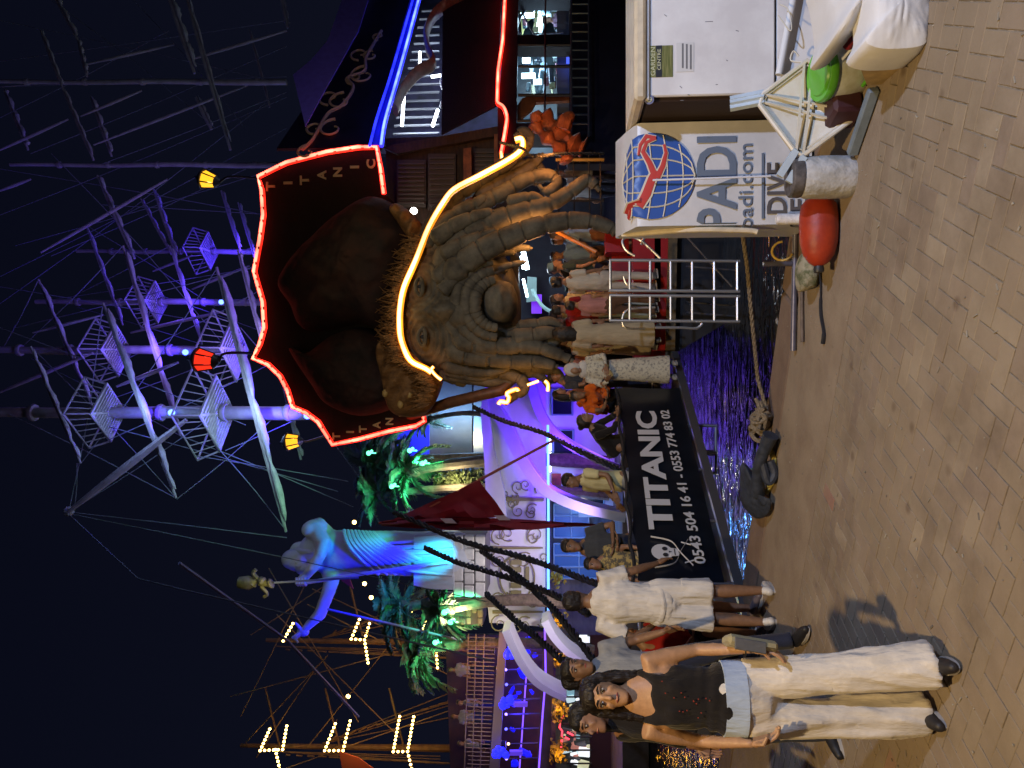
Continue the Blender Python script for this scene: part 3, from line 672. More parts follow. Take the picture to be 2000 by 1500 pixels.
wfb = mat('arm_blue_light_tint', (.50, .60, .70), .38, var=.08)  # cool blue light on the white arms put into their colour
m = MB()
for dy in (-1, 0, 1): m.beam(AP(1492, 190 + dy * 9, .01), AP(1426, 203 + dy * 8.5, .01), .03, .028 if dy else .045)
m.build('arm', wfb, fr, smooth=False)
m = MB()
for dx in (-1, 1): m.beam(AP(1562 + dx * 8, 300 + dx * 6, .02), AP(1531 + dx * 9, 350 + dx * 6, .02), .035, .04)
m.build('arm', wfb, fr, smooth=False)
m = MB(); m.tube(bez([P(1560, 110, 5.0), P(1550, 100, 5.0), P(1545, 118, 5.0), P(1570, 122, 4.9)]), .006, 5); m.tube(bez([P(1520, 30, 5.03), P(1545, 60, 4.98), P(1540, 20, 5.0), P(1522, 8, 5.03)]), .004, 5); tag(m.build('string_loop', mat('white_string', (.6, .58, .5), .9)), 'loose white string hanging off the cabinet rail', 'string')

# concrete pot, buoy, stone
c = G(1676, 335); z2 = .30
m = MB(); R0 = .128
prof = [(R0 * .96, 0), (R0 * 1.0, .02), (R0 * 1.02, .15), (R0 * .99, .27), (R0 * .9, .30), (R0 * .82, .30), (R0 * .8, .27)]
pm = mat('whitewashed_pot', (.50, .50, .50), .75, color2=(.30, .29, .26), vscale=9, bump=.6, bscale=25, thr=(.4, .7)); pt = thing('pot', 'whitewashed concrete pot beside the orange buoy', 'pot', (c.x, c.y + .1, 0))
m.lathe((c.x, c.y + .12, 0), prof, 28); m.build('pot_wall', pm, pt)
m = MB(); m.lathe((c.x, c.y + .12, .30), [(R0 * .93, 0), (R0 * .95, .012), (R0 * .93, .06), (R0 * .85, .07)], 28); m.build('dark_collar', mat('collar', (.10, .09, .09), .7, var=.4, vscale=20, bump=.4), pt)
c = G(1648, 445); m = MB(); L_ = .21
om = mat('buoy_plastic', (.40, .04, .010), .5, color2=(.27, .024, .010), vscale=9, bump=.25, bscale=14, thr=(.4, .7))
by = thing('buoy', 'orange red pear shaped buoy lying on the paving', 'buoy', (c.x, c.y + .1, 0))
prof = [(.012, -.225), (.03, -.22), (.06, -.20), (.095, -.15), (.115, -.07), (.120, .02), (.118, .10), (.108, .17), (.085, .20), (.02, .21)]
m.lathe((c.x, c.y + .11, .118), prof, 28, Matrix.Rotation(PI / 2, 4, 'Y')); m.build('float_body', om, by)
m = MB(); m.lathe((c.x, c.y + .11, .118), [(.030, -.262), (.034, -.245), (.03, -.222)], 14, Matrix.Rotation(PI / 2, 4, 'Y')); m.build('eye_end', mat('buoy_black', (.02, .02, .02), .5), by)
c = G(1606, 530); m = MB()
pts = [Vector((c.x + .13 * math.cos(a) * (1 + .12 * math.sin(3 * a + 1)), c.y + .06, .075 + .075 * math.sin(a) * (1 + .1 * math.cos(2 * a)))) for a in [k * PI / 12 for k in range(24)]]
relief(m, pts, (c.x, c.y + .06, .075), .09, 10, lambda p, r: .02 * nz(p, 14), back=.08, seg=48)
tag(m.build('stone', mat('mossy_stone', (.33, .30, .21), .9, color2=(.10, .11, .05), vscale=14, bump=.7, bscale=30, thr=(.42, .6))), 'rough mossy stone lying next to the orange buoy', 'stone')
pipe = mat('galvanised', (.16, .16, .22), .4, metal=.6, var=.2)
pp = thing('scaffold_pipe', 'grey pipe with an upright stub lying along the quay edge', 'pipe', G(1550, 560)[:])
m = MB(); m.tube([G(1554, 425, .03) + Vector((0, 0, 0)), G(1549, 685, .03)], .021, 12); m.build('pipe', pipe, pp)
m = MB(); a = G(1552, 515, .03); m.tube([a, a + Vector((0, 0, .23))], .019, 12); m.build('stub', pipe, pp)
m = MB(); m.tube([G(1568, 505, .02), G(1566, 590, .02), G(1567, 668, .02)], .012, 10); tag(m.build('rod', mat('rusty_rod', (.12, .09, .07), .7, var=.4, vscale=20)), 'thin rusty rod lying between the pipe and the stone', 'rod')
m = MB(); m.tube(bez([G(1601, 512, .012), G(1603, 560, .012), G(1603, 610, .012), G(1609, 650, .012), G(1607, 672, .012)]), [.007] * 12 + [.012] * 13 + [.016] * 7 + [.004], 7); tag(m.build('cable', mat('black_cable', (.015, .015, .02), .5)), 'black cable end lying on the concrete beside the stone', 'cable')
m = MB(); a = G(1547, 490, .05); m.tube([a + Vector((.07 * math.cos(k * PI / 8), .03 * math.sin(k * PI / 8), .07 + .07 * math.sin(k * PI / 8))) for k in range(12)], .009, 7); tag(m.build('mooring_ring', mat('yellow_ring', (.5, .33, .06), .5, var=.3)), 'yellowish mooring ring at the quay edge by the pipe stub', 'ring')

# jar with green lid
c = G(1700, 122); jx, jy = c.x, c.y + .14
jr = thing('plastic_jar', 'frosted plastic jar with a bright green lid in front of the cabinet', 'jar', (jx, jy, 0))
Mj = Matrix.Rotation(.16, 4, 'X') @ Matrix.Rotation(-.10, 4, 'Y')
m = MB(); m.lathe((jx, jy, .0), [(.115, .0), (.132, .02), (.14, .10), (.138, .19), (.125, .225)], 28, Mj); m.build('jar_wall', mat('frosted_plastic', (.60, .63, .60), .35, color2=(.45, .46, .34), vscale=10, bump=.2, thr=(.4, .7)), jr)
m = MB(); m.lathe((jx, jy, .0), [(.150, .215), (.154, .225), (.154, .25), (.145, .262), (.12, .258), (.112, .268), (.06, .272), (.01, .272)], 32, Mj)
gm = mat('green_lid', (.11, .42, .035), .28, var=.12, vscale=5); m.build('lid', gm, jr)
m = MB(); m.tube(bez([(jx + .05, jy - .13, .02), (jx - .0, jy - .17, .012), (jx - .08, jy - .15, .012), (jx - .12, jy - .10, .03)]), .011, 7); m.build('handle', mat('green_lid', (0, 0, 0)), jr)
c = P(1660, 78, 4.25); m = MB(); m.tube([P(1655, 90, 4.27), P(1668, 70, 4.2)], .028, 12); tag(m.build('red_cap', mat('dark_red_cap', (.25, .015, .02), .4)), 'small dark red cap tucked between the jar and the white cloth', 'cap')
# white cloths and cushion at the right edge
cl = mat('white_cloth', (.70, .70, .70), .8, var=.05, vscale=4, bump=.3, bscale=6)
m = MB(); Yc = 4.22; pts = PP([(1606, 105), (1614, 60), (1606, 0), (1600, -60), (1690, -60), (1700, 20), (1690, 62), (1672, 88), (1664, 72), (1636, 100)], Yc)
relief(m, pts, P(1650, 20, Yc), .30, 16, lambda p, r: .09 * nz((p.x * 3, p.z * 7, 0), 1.6, 5) + .05 * nz(p, 11) + .02 * abs(nz(p, 26)), back=.2)
tag(m.build('white_cloth', cl), 'rumpled white cloth heaped behind the white cushion', 'cloth')
m = MB(); Yc = 3.90; pts = PP([(1676, 96), (1690, 60), (1686, 0), (1684, -80), (1812, -80), (1812, 0), (1806, 70), (1796, 104), (1740, 112), (1700, 110)], Yc)
relief(m, pts, P(1745, 20, Yc), .12, 14, lambda p, r: .03 * nz(p, 5, 2) + .012 * abs(nz((p.x, p.z * 2.5, 0), 12)), back=.16, power=.3)
cu = tag(m.build('cushion', cl), 'plain white cushion lying at the right edge of the picture', 'cushion')
m = MB(); m.tube([q + Vector((0, .0, -.006)) for q in PP([(1806, 72), (1814, 20), (1816, -80)], Yc - .02)], .014, 8); m.build('dark_piping', mat('navy_piping', (.02, .03, .07), .6), cu)
m = MB(); a = [G(1770, 128), G(1790, 60), G(1722, 150), G(1745, 90)]
bx = thing('cardboard_box', 'torn yellowish cardboard box under the white cushion', 'box', G(1775, 100)[:])
q0 = G(1772, 120); q1 = G(1800, 20); q2 = G(1722, 165)
kb = mat('cardboard', (.42, .29, .12), .8, var=.25, vscale=8)
m.add([q0, q1, q1 + Vector((0, 0, .26)), q0 + Vector((-.01, 0, .24))], [(0, 1, 2, 3)]); m.add([q0 + Vector((0, .005, 0)), q2, q2 + Vector((0, 0, .08)), q0 + Vector((0, .005, .24))], [(0, 1, 2, 3)])
m.build('box_walls', kb, bx, smooth=False)
m = MB(); mid = q0.lerp(q2, .35); m.prism([mid + Vector((0, -.012, .015)), mid.lerp(q2, .5) + Vector((0, -.012, .01)), mid.lerp(q2, .2) + Vector((0, -.012, .13))], (0, .01, 0)); m.build('torn_opening', mat('dark_gap', (0, 0, 0)), bx, smooth=False)
m = MB(); mo = G(1668, 172, .06)
m.box(mo + Vector((.0, .12, .03)), (.34, .2, .17), (0, 0, .3), ch=.02); tag(m.build('crate', mat('maroon_crate', (.05, .012, .015), .6)), 'dark maroon crate half hidden behind the green lidded jar', 'crate')
m = MB(); p = [G(1672, 250, .004), G(1660, 200, .004), G(1700, 262, .004), G(1706, 272, .004)]
m.box(G(1690, 235, .035) + Vector((0, .04, 0)), (.42, .05, .06), (0, 0, -.9), ch=.008); tag(m.build('grey_plank', mat('bluish_plank', (.16, .20, .24), .7, var=.2)), 'short grey blue plank lying under the ribbed plate', 'plank')

# mooring rope, its knot, and the old iron anchor at the edge
def rope(name, label, pts, r, mt, parent=None, twist=36, strands=3):
    pts = bez(pts, 14); L = [0]
    for i in range(1, len(pts)): L.append(L[-1] + (pts[i] - pts[i - 1]).length)
    m = MB()
    for k in range(strands):
        out = []
        for i, p in enumerate(pts):
            d = (pts[min(i + 1, len(pts) - 1)] - pts[max(i - 1, 0)]).normalized(); u = d.orthogonal().normalized() if i == 0 else (u - d * u.dot(d)).normalized(); w = d.cross(u)
            a = L[i] * twist + 2 * PI * k / strands; out.append(p + (u * math.cos(a) + w * math.sin(a)) * r * .55)
        m.tube(out, r * .62, 6)
    o = m.build(name, mt, parent)
    if parent is None: tag(o, label, 'rope')
    return o
def dense(pts, n): 
    out = []; 
    for i in range(len(pts) - 1):
        for k in range(n): out.append(Vector(pts[i]).lerp(Vector(pts[i + 1]), k / n))
    return out + [Vector(pts[-1])]
rm = mat('old_rope', (.34, .27, .17), .9, var=.35, vscale=60, bump=.5)
kn = G(1497, 800, .06)
rm = mat('weathered_rope', (.19, .15, .10), .9, var=.4, vscale=60, bump=.5)
rope('mooring_rope', 'thick twisted mooring rope from the banner box to the knot at the quay edge', dense([P(1450, 458, 5.98), P(1459, 520, 6.1), P(1470, 640, 6.35), P(1480, 740, 6.6), kn], 4), .0145, rm)
an = thing('iron_anchor', 'old blue grey iron anchor lying at the quay edge with rope on it', 'anchor', kn)
im = mat('painted_iron', (.040, .05, .075), .6, color2=(.02, .024, .032), vscale=12, bump=.5)
m = MB(); a = G(1505, 850, .09); b = G(1480, 965, .12); m.tube(bez([a, a.lerp(b, .5) + Vector((0, 0, .04)), b]), [.065, .06, .06, .055, .05, .05, .05, .05, .05, .05, .05, .05, .05, .055, .06, .06, .06], 12); m.build('shank', im, an)
m = MB(); p = [P(1452, 905, 6.65), P(1448, 950, 6.75), P(1452, 985, 6.8), P(1475, 1012, 6.75), P(1500, 1005, 6.6), P(1506, 975, 6.5), P(1488, 990, 6.6), P(1472, 965, 6.7), P(1474, 930, 6.7)]
relief(m, p, P(1470, 960, 6.7), .12, 8, lambda q, r: .02 * nz(q, 9), back=.06, seg=60); m.tube(bez(PP([(1488, 900), (1500, 940), (1512, 925), (1504, 900)], 6.45)), .035, 8)
m.build('fluke', im, an)
m = MB(); 
for k in range(7):
    c = kn + QE * (-.06 - .035 * k) + Vector((0, 0, .03)); R = .068 + .015 * math.sin(k * 2.1); ph = random.uniform(0, 6)
    m.tube([c + Vector((.03 * math.sin(a * 2 + ph), R * math.cos(a), R * math.sin(a))) for a in [j * PI / 9 for j in range(18)]], .019, 6, closed=True)
for k in range(5): m.tube(bez([kn + Vector((random.uniform(-.2, .1), random.uniform(-.1, .1), random.uniform(.0, .1))) for _ in range(4)], 5), .016, 6)
m.build('rope_knot', rm, an)
rope('yellow_rope', 'yellow rope tail beneath the anchor', dense([G(1500, 860, .03), G(1512, 900, .025), G(1508, 940, .025), G(1496, 962, .03)], 3), .022, mat('yellow_rope', (.42, .34, .08), .85, var=.3, vscale=50), parent=an)
# ================================================================ GANGWAY WITH BANNER
def plane(p0, n):
    p0 = Vector(p0); n = Vector(n).normalized()
    def f(x, y, off=0.0):
        d = ray(x, y); t = (p0 + n * off - EYE).dot(n) / d.dot(n); return EYE + d * t
    return f
GA = P(1238, 1133, 8.0); GB = P(1205, 758, 11.4)
gd = Vector((GB.x - GA.x, GB.y - GA.y, 0)).normalized(); gn = Vector((gd.y, -gd.x, 0))    # gn faces the camera
GP_ = plane((GA.x, GA.y, 0), gn)
gw = thing('gangway', 'long gangway from the quay to the boat', 'gangway', (-2.3, 8.2, 0))
bm_ = mat('black_canvas', (.006, .009, .016), .30, var=.3, vscale=3, bump=.25, bscale=2.2, spec=.5)
steel = mat('brushed_steel', (.22, .22, .25), .35, metal=.7)
A0 = Vector((GA.x, GA.y, 0)) - gd * .55; B0 = Vector((GB.x, GB.y, 0)) + gd * 1.0
m = MB(); m.box((A0 + B0) / 2 - gn * .55 + Vector((0, 0, .0)), ((B0 - A0).length, 1.05, .07), (0, 0, math.atan2(gd.y, gd.x))); m.build('deck', mat('gang_deck', (.05, .04, .035), .8), gw, smooth=False)
m = MB(); m.beam(A0 + Vector((0, 0, .0)) + gn * .05, B0 + Vector((0, 0, .03)) + gn * .05, .07, .10); m.build('side_beam', steel, gw, smooth=False)
m = MB(); rows = []
for k in range(41):
    t = k / 40; b0 = Vector((GA.x, GA.y, 0)).lerp(Vector((GB.x, GB.y, 0)), t * 1.0)
    z0, z1 = lerp(.12, .08, t), lerp(1.00, .98, t) - .035 * math.sin(PI * ((t * 5) % 1))
    rows.append([b0 + Vector((0, 0, lerp(z0, z1, j / 6))) + gn * (.012 * math.sin(k * .9 + j * .4) * math.sin(PI * j / 6)) for j in range(7)])
m.grid(rows); r2 = [[q - gn * .008 for q in r] for r in rows]; m.grid(r2[::-1]); ban = m.build('banner', bm_, gw)
wt = mat('banner_white', (.62, .63, .66), .45, emit=(.6, .62, .7), es=.0)
def gtext(nm, s, xa, xb, ya, yb, off, x2a, x2b, mt=wt, o_=.035):
    """text on the gangway banner; (xa top, x2a bottom) photo rows at column ya, (xb, x2b) at yb"""
    bl = GP_(x2a, ya, o_); br = GP_(x2b, yb, o_); tl = GP_(xa, ya, o_)
    ux = br - bl; q = MB(); text_fit(q, s, bl, ux, Vector((0, 0, 1)), ux.length, (tl - bl).length, off, .002); return q.build(nm, mt, ban, smooth=False)
gtext('name_lettering', 'TITANIC', 1267, 1236, 1034, 803, .035, 1318, 1281)
gtext('phone_lettering', '0543 504 16 41 - 0553 774 83 02', 1357, 1292, 1101, 801, .018, 1380, 1306)
def gpt(x, y, o=.037): return GP_(x, y, o)
m = MB(); c = gpt(1297, 1078); u = gd; z = Vector((0, 0, 1))
def disc(m, c, rx, rz, n=20, o=0.0, sk=0): m.add([c + u * rx * math.cos(2 * PI * k / n) + z * rz * math.sin(2 * PI * k / n) + gn * o for k in range(n)], [tuple(range(n))])
disc(m, c + z * .02, .125, .115); m.prism([c + u * a + z * b for a, b in ((-.065, -.06), (.065, -.06), (.055, -.155), (-.055, -.155))], gn * .002); m.build('skull_print', wt, ban, smooth=False)
m = MB(); 
for sx in (-1, 1): disc(m, c + u * .047 * sx - z * .012, .03, .03, 14, .005)
m.prism([c + u * a + z * b + gn * .004 for a, b in ((-.014, -.05), (.014, -.05), (0, -.085))], gn * .002); m.prism([c + u * a + z * b + gn * .004 for a, b in ((-.05, -.118), (.05, -.118), (.05, -.108), (-.05, -.108))], gn * .002); m.build('skull_holes', blk, ban, smooth=False)
m = MB()
for sx in (-1, 1): m.tube(bez([c + u * sx * -.2 + z * -.28 + gn * .003, c + z * -.17 + gn * .003, c + u * sx * .17 + z * -.09 + gn * .003, c + u * sx * .24 + z * .12 + gn * .003], 6), [(.012, .002)] * 19, 5); m.tube([c + u * sx * -.12 + z * -.30, c + u * sx * -.16 + z * -.20], .008, 5)
m.build('crossed_swords', wt, ban)
m = MB(); m.tube(bez([GP_(1240 + (1205 - 1240) * t, 1135 + (758 - 1135) * t, .03) + Vector((0, 0, .02 - .03 * math.sin(PI * ((t * 5) % 1)))) for t in [k / 20 for k in range(21)]], 3), .022, 6); m.build('handrail_rope', mat('dark_rope', (.012, .014, .02), .7, bump=.6, bscale=50), gw)
def rail_post(parent, a, b, r, mt): m = MB(); m.tube([a, b], r, 10); m.build('post', mt, parent)
for t in (0, .25, .5, .75, 1): b0 = Vector((GA.x, GA.y, .03)).lerp(Vector((GB.x, GB.y, .03)), t) - gn * .03; rail_post(gw, b0, b0 + Vector((0, 0, .95)), .02, steel)
# far side rail of the gangway, warm reflections on chrome
chrome = mat('chrome', (.82, .82, .84), .36, metal=.85)
m = MB(); a = A0 - gn * 1.05 + Vector((0, 0, .9)); b = B0 - gn * 1.05 + Vector((0, 0, .9)); m.tube([a, b], .02, 8); m.build('far_handrail', chrome, gw)

# ================================================================ BATHING LADDERS (chromed)
def ladder(name, label, xs, ys, Y0, x0, x1, rungs, depth=.32):
    t = thing(name, label, 'ladder', P(x1, ys[0], Y0))
    for i in range(0, len(ys), 2):
        for k in (0, 1):
            m = MB(); top = P(x0, ys[i + k], Y0); bot = P(x1, ys[i + k] + 2, Y0); m.tube([top, Vector((bot.x, Y0, bot.z))], .022, 10); m.build('stile', chrome, t)
        for x in rungs:
            m = MB(); m.tube([P(x, ys[i], Y0), P(x, ys[i + 1], Y0)], .019, 8); m.build('rung', chrome, t)
    return t
ld = ladder('bathing_ladder', 'chromed double bathing ladder hanging below the red stern', None, (508, 567, 577, 626), 10.4, 1190, 1445, (1192, 1230, 1270, 1310, 1352, 1395, 1440))
m = MB(); m.tube(bez(PP([(1240, 500), (1222, 488), (1216, 470), (1230, 462), (1252, 470)], 10.5) + PP([(1262, 478), (1275, 490), (1290, 505)], 10.45), 6), .018, 8); m.tube(bez(PP([(1252, 478), (1262, 462), (1285, 455), (1302, 464)], 10.6), 6), .018, 8); m.build('hand_hoop', chrome, ld)
m = MB(); m.tube(bez(PP([(1280, 640), (1330, 640), (1360, 641), (1372, 632)], 10.35), 6), .018, 8); m.build('lower_hoop', chrome, ld); m = MB(); m.tube(bez(PP([(1218, 540), (1224, 555), (1240, 560), (1265, 566)], 10.7), 6), .015, 8); m.build('lower_hoop', chrome, ld); m = MB(); m.tube(bez(PP([(1280, 600), (1230, 604), (1216, 620), (1222, 640), (1260, 642)], 10.7), 6), .015, 8); m.build('lower_hoop', chrome, ld)
m = MB()
for y in (520, 590, 610): m.tube([P(1340, y, 10.9), P(1440, y + 8, 10.9)], .013, 7)
m.tube([P(1330, 450, 11.3), P(1430, 560, 10.6)], .013, 7); m.build('brace', steel, ld)
ld2 = ladder('bathing_ladder', 'small chromed ladder under the gangway banner', None, (830, 880, 885, 922), 10.9, 1330, 1400, (1345, 1370, 1398))
def ball_mat(): return 0

# ================================================================ PIRATE BOAT
def S_(): pass
p0 = P(900, 290, 14.0); SD = Vector((4.2, 3.0, 0)).normalized(); SN = Vector((SD.y, -SD.x, 0)); SP = plane(p0, SN)
boat = thing('pirate_boat', 'wooden pirate excursion boat with neon trim', 'boat', (4, 14, -.85))
dwood = mat('dark_hull', (.012, .012, .018), .45, var=.4, vscale=2, bump=.2, bscale=6)
bwood = mat('brown_planks', (.10, .045, .018), .6, color2=(.05, .022, .01), vscale=6, bump=.4, stretch=(1, 1, 6))
def spoly(name, pts, mt, off=0.0, th=.06, parent=boat):
    q = [SP(x, y, off) for x, y in pts]; m = MB(); m.prism(q, -SN * th); return m.build(name, mt, parent, smooth=False)
spoly('bulwark', [(540, 290), (745, 288), (752, 240), (822, -10), (826, -80), (730, -80), (716, 0), (640, 120), (590, 215)], dwood)
gold = mat('gold_paint', (.62, .50, .16), .5)
def scroll(m, c, u, v, s, r, turns=1.3, flip=1, n=22, off=Vector((0, 0, 0))):
    pts = []
    for k in range(n + 1):
        t = k / n; a = t * turns * 2 * PI; R = s * (1 - .8 * t); pts.append(c + u * (R * math.cos(a) - s) * flip + v * R * math.sin(a) + off)
    m.tube(pts, [r * (1 - .4 * k / n) for k in range(n + 1)], 5)
def smap(x, y): return SP(x, y, .03)
m = MB(); v = Vector((0, 0, 1))
for (x, y, s_, f) in ((655, 232, .30, 1), (640, 205, .26, -1), (672, 180, .30, 1), (690, 165, .22, -1), (716, 128, .34, 1), (700, 118, .24, -1), (728, 98, .2, 1), (604, 282, .22, 1), (612, 262, .20, -1), (738, 78, .15, -1)): 
    scroll(m, smap(x, y), SD, v, s_, .03, .95, f)
m.tube(bez([smap(590, 292), smap(612, 270), smap(640, 222), smap(668, 205), smap(690, 172), smap(680, 152), smap(712, 138), smap(716, 110), smap(745, 60)], 6), .035, 5)
m.build('gold_scrollwork', gold, boat)
# violet lit cloth above the bulwark
vc = mat('violet_cloth', (.34, .30, .60), .8, var=.1)
m = MB(); q = [SP(572, 146, .2), SP(596, 246, .2), SP(632, 180, .2), SP(700, 60, .2), SP(722, -10, .2), SP(730, -60, .2), SP(690, -60, .2), SP(664, 10, .2), SP(640, 78, .2), SP(608, 116, .2)]
m.prism(q, -SN * .03); tag(m.build('awning_cloth', vc, None, smooth=False), 'violet lit cloth stretched above the dark bulwark of the pirate boat', 'awning')
lamp('SPOT', SP(760, 40, 3.0), (.16, .12, 1), 60, .2, SP(640, 140, .2), 80, .8); lamp('POINT', P(640, 330, 10.5), (1, .75, .35), 20, .2)  # blue spot added so the cloth shows; no fixture belongs to it
NR = glow('neon_red', (1, .02, .01), 3.0); NRc = glow('neon_red_core', (1, .26, .16), 3.6)
NO = glow('neon_orange', (1, .30, .015), 2.2); NOc = glow('neon_orange_core', (1, .74, .32), 3.6)
NB = glow('neon_blue', (.02, .03, 1), 2.2); NBc = glow('neon_blue_core', (.10, .16, 1), 4.5)
def neon(nm, pts, core, edge, r, parent, dirv=Vector((0, -1, 0)), closed=False):
    m = MB(); m.tube(pts, r * 1.75, 6, closed=closed); o = m.build(nm, edge, parent)  # wider coloured tube stands in for the glare fringe beside the core
    m = MB(); m.tube([q + dirv * r * 1.5 for q in pts], r, 6, closed=closed); m.build('neon_core', core, o); return o
neon('blue_neon_strip', bez([SP(x, y, .10) for x, y in ((745, 285), (752, 240), (772, 170), (793, 95), (824, -20), (845, -90))], 4), NBc, NB, .024, boat, SN)
neon('blue_neon_strip', bez([SP(x, y, .16) for x, y in ((722, 285), (736, 230), (762, 150), (790, 55), (806, 0), (830, -80))], 4), NB, NB, .014, boat, SN)
spoly('blue_lit_strake', [(724, 286), (744, 284), (754, 238), (822, -10), (845, -90), (828, -90), (803, -10), (735, 236)], mat('strake_glow_blue', (.06, .08, .6), .4), .05, .05)  # deep blue glow of the neon put into the band's colour
neon('red_neon_strip', [SP(x, y, .14) for x, y in ((988, -90), (986, 0), (982, 80), (973, 140), (971, 200), (973, 204))] + bez([SP(x, y, .14) for x, y in ((975, 205), (984, 212), (990, 230), (988, 250), (982, 285), (979, 300))], 4), NRc, NR, .024, boat, SN)
neon('orange_neon_strip', [SP(979, 300, .14), SP(982, 325, .14)], NOc, NO, .022, boat, SN)
# upper deck opening with lit interior, arch and netting
inner = mat('cabin_inside', (.10, .10, .13), .8, var=.4, vscale=3)
spoly('upper_back_wall', [(742, 300), (985, 300), (1010, -90), (800, -90)], mat('net_backdrop', (.020, .016, .05), .8, var=.6, vscale=2.5), -2.2, .1)
spoly('net_panel', [(862, 262), (972, 205), (982, -90), (866, -90)], mat('dark_net', (.028, .022, .055), .75, color2=(.012, .010, .028), vscale=40, bump=.4, bscale=60), -.02, .03)
slat = mat('pale_slats', (.26, .27, .30), .5)
for k in range(16):
    y = 262 - k * 16; m = MB(); x0 = 766 + (262 - y) * .24
    m.beam(SP(max(x0, 768), y, -1.6), SP(858, y - 2, -1.6), .03, .05); m.build('slat', slat, boat, smooth=False)
LW = glow('tube_white', (.80, .88, 1), 9)
for (xa, ya, xb, yb) in ((785, 245, 789, 188), (820, 140, 820, 102), (845, 246, 855, 215), (842, 150, 870, 146), (800, 40, 806, 8)):
    m = MB(); m.tube([SP(xa, ya, -1.3), SP(xb, yb, -1.3)], .035, 6); q = tag(m.build('fluorescent_tube', LW), 'white tube lamp on the upper deck at %s' % {785: 'its left corner', 820: 'its middle', 845: 'the lit gap over the net', 842: 'the centre post', 800: 'the far right'}[xa], 'lamp')
lamp('POINT', SP(815, 215, -1.0), (.75, .85, 1), 60, .15); lamp('POINT', SP(830, 60, -1.0), (.7, .82, 1), 45, .15)
m = MB(); arc = bez([SP(x, y, .02) for x, y in ((772, 215), (790, 172), (818, 140), (846, 124), (836, 96), (833, 62), (850, 28), (880, 6), (905, -6), (930, -20))], 5); m.tube(arc, [(.16, .06)] * len(arc), 6); m.build('arched_beam', mat('brown_beam', (.16, .11, .08), .6, var=.3), boat)
m = MB(); 
for k in range(7): m.box(SP(870 + 6 * math.sin(k), 205 - k * 9, -.8), (.16, .1, .24), (.3 * k, .2, .5 * k), ch=.03)
m.build('white_fender_row', mat('pale_fender', (.55, .55, .55), .6), boat)
for (x, y, s_) in ((938, 100, .13), (935, 58, .1), (880, 50, .09), (900, 30, .07)):
    m = MB(); m.ball(SP(x, y, -.3), s_); m.build('blue_bulb', glow('bulb_blue', (.03, .05, 1), 2.5), boat)
# deck edge, lower cabin with three arched openings
spoly('deck_edge', [(972, 300), (972, 205), (978, 150), (985, 40), (988, -90), (1015, -90), (1012, 20), (1008, 300)], dwood, .04, .1)
spoly('hull_side', [(1112, 320), (1112, -90), (1330, -90), (1330, 320)], mat('hull_navy', (.012, .013, .028), .5, var=.3, vscale=1.5), -.25, .15)
for (y0, y1) in ((262, 240), (85, 68), (-5, -30)): spoly('cabin_pillar', [(1008, y0), (1114, y0), (1114, y1), (1008, y1)], dwood, .02, .3)
spoly('inside_wall', [(1005, 300), (1125, 300), (1125, -90), (1005, -90)], mat('interior_teal', (.06, .09, .11), .5, color2=(.02, .03, .045), vscale=1.3, thr=(.4, .6)), -2.6, .1)
spoly('inside_floor_strip', [(1088, 280), (1112, 280), (1112, -90), (1088, -90)], mat('pale_bench', (.35, .4, .45), .5), -.8, .3)
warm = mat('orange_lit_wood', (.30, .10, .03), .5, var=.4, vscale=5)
spoly('window_frame', [(1010, 236), (1040, 212), (1046, 200), (1112, 196), (1112, 186), (1040, 184), (1020, 192), (1010, 206)], warm, -.1, .06)
for k, (x, y, r) in enumerate(((1030, 30, .11), (1028, 118, .06), (1032, 148, .10), (1050, 160, .06), (1034, 198, .08), (1105, 30, .06))):
    m = MB(); p = SP(x, y, -1.0); m.box(p, (.09, .09, r * 3)); m.build('cabin_lamp', glow('cool_lamp', (.55, .85, 1), 7), boat, smooth=False)
lamp('POINT', SP(1050, 40, -1.4), (.6, .85, 1), 110, .2); lamp('POINT', SP(1050, 140, -1.4), (.5, .75, 1), 100, .2)
m = MB(); ar = bez([SP(x, y, -.3) for x, y in ((1016, 66), (1012, 50), (1018, 30), (1040, 8), (1060, -5))], 5); m.tube(ar, .03, 6); ar = bez([SP(x, y, -.3) for x, y in ((1018, 20), (1040, 62), (1050, 66), (1100, 64))], 5); m.tube(ar, .02, 6); m.build('arched_window_trim', slat, boat)
rw = random.Random(31); tealm = [mat('cabin_thing_%d' % i, c, .4) for i, c in enumerate(((.5, .62, .66), (.12, .2, .25), (.3, .12, .16), (.35, .35, .2), (.05, .06, .08)))]
for k in range(60):
    x = rw.uniform(1022, 1104); y = rw.choice((rw.uniform(0, 62), rw.uniform(90, 180))); m = MB(); m.box(SP(x, y, -1.2 - rw.uniform(0, 1)), (rw.uniform(.05, .5), .1, rw.uniform(.03, .22)), (0, rw.uniform(-.2, .2), 0), ch=.02); m.build('cabin_fitting', rw.choice(tealm), boat, smooth=False)
for y0_ in (88, 130, 186, 236): m = MB(); m.tube([SP(1012, y0_, .03), SP(1114, y0_, .03)], .03, 6); m.build('window_mullion', dwood, boat)
m = MB(); m.tube([SP(1064, 262, .05), SP(1066, -60, .05)], .022, 6); m.build('window_rail', dwood, boat)
for k in range(14):
    y = 8 + k * 18; m = MB(); m.tube([SP(1116, y, .06), SP(1150, y, .06)], .02, 5); m.build('rail_baluster', mat('teal_metal', (.10, .14, .17), .35, metal=.5), boat)
for x in (1116, 1150): m = MB(); m.tube([SP(x, 265, .06), SP(x, -60, .06)], .025, 6); m.build('side_rail', MATS['teal_metal'], boat)
spoly('blue_door', [(1106, 122), (1118, 122), (1118, 90), (1106, 90)], glow('blue_panel', (.08, .14, 1), 1.2), -.5, .03)  # door front glows by its material, no lamp in it
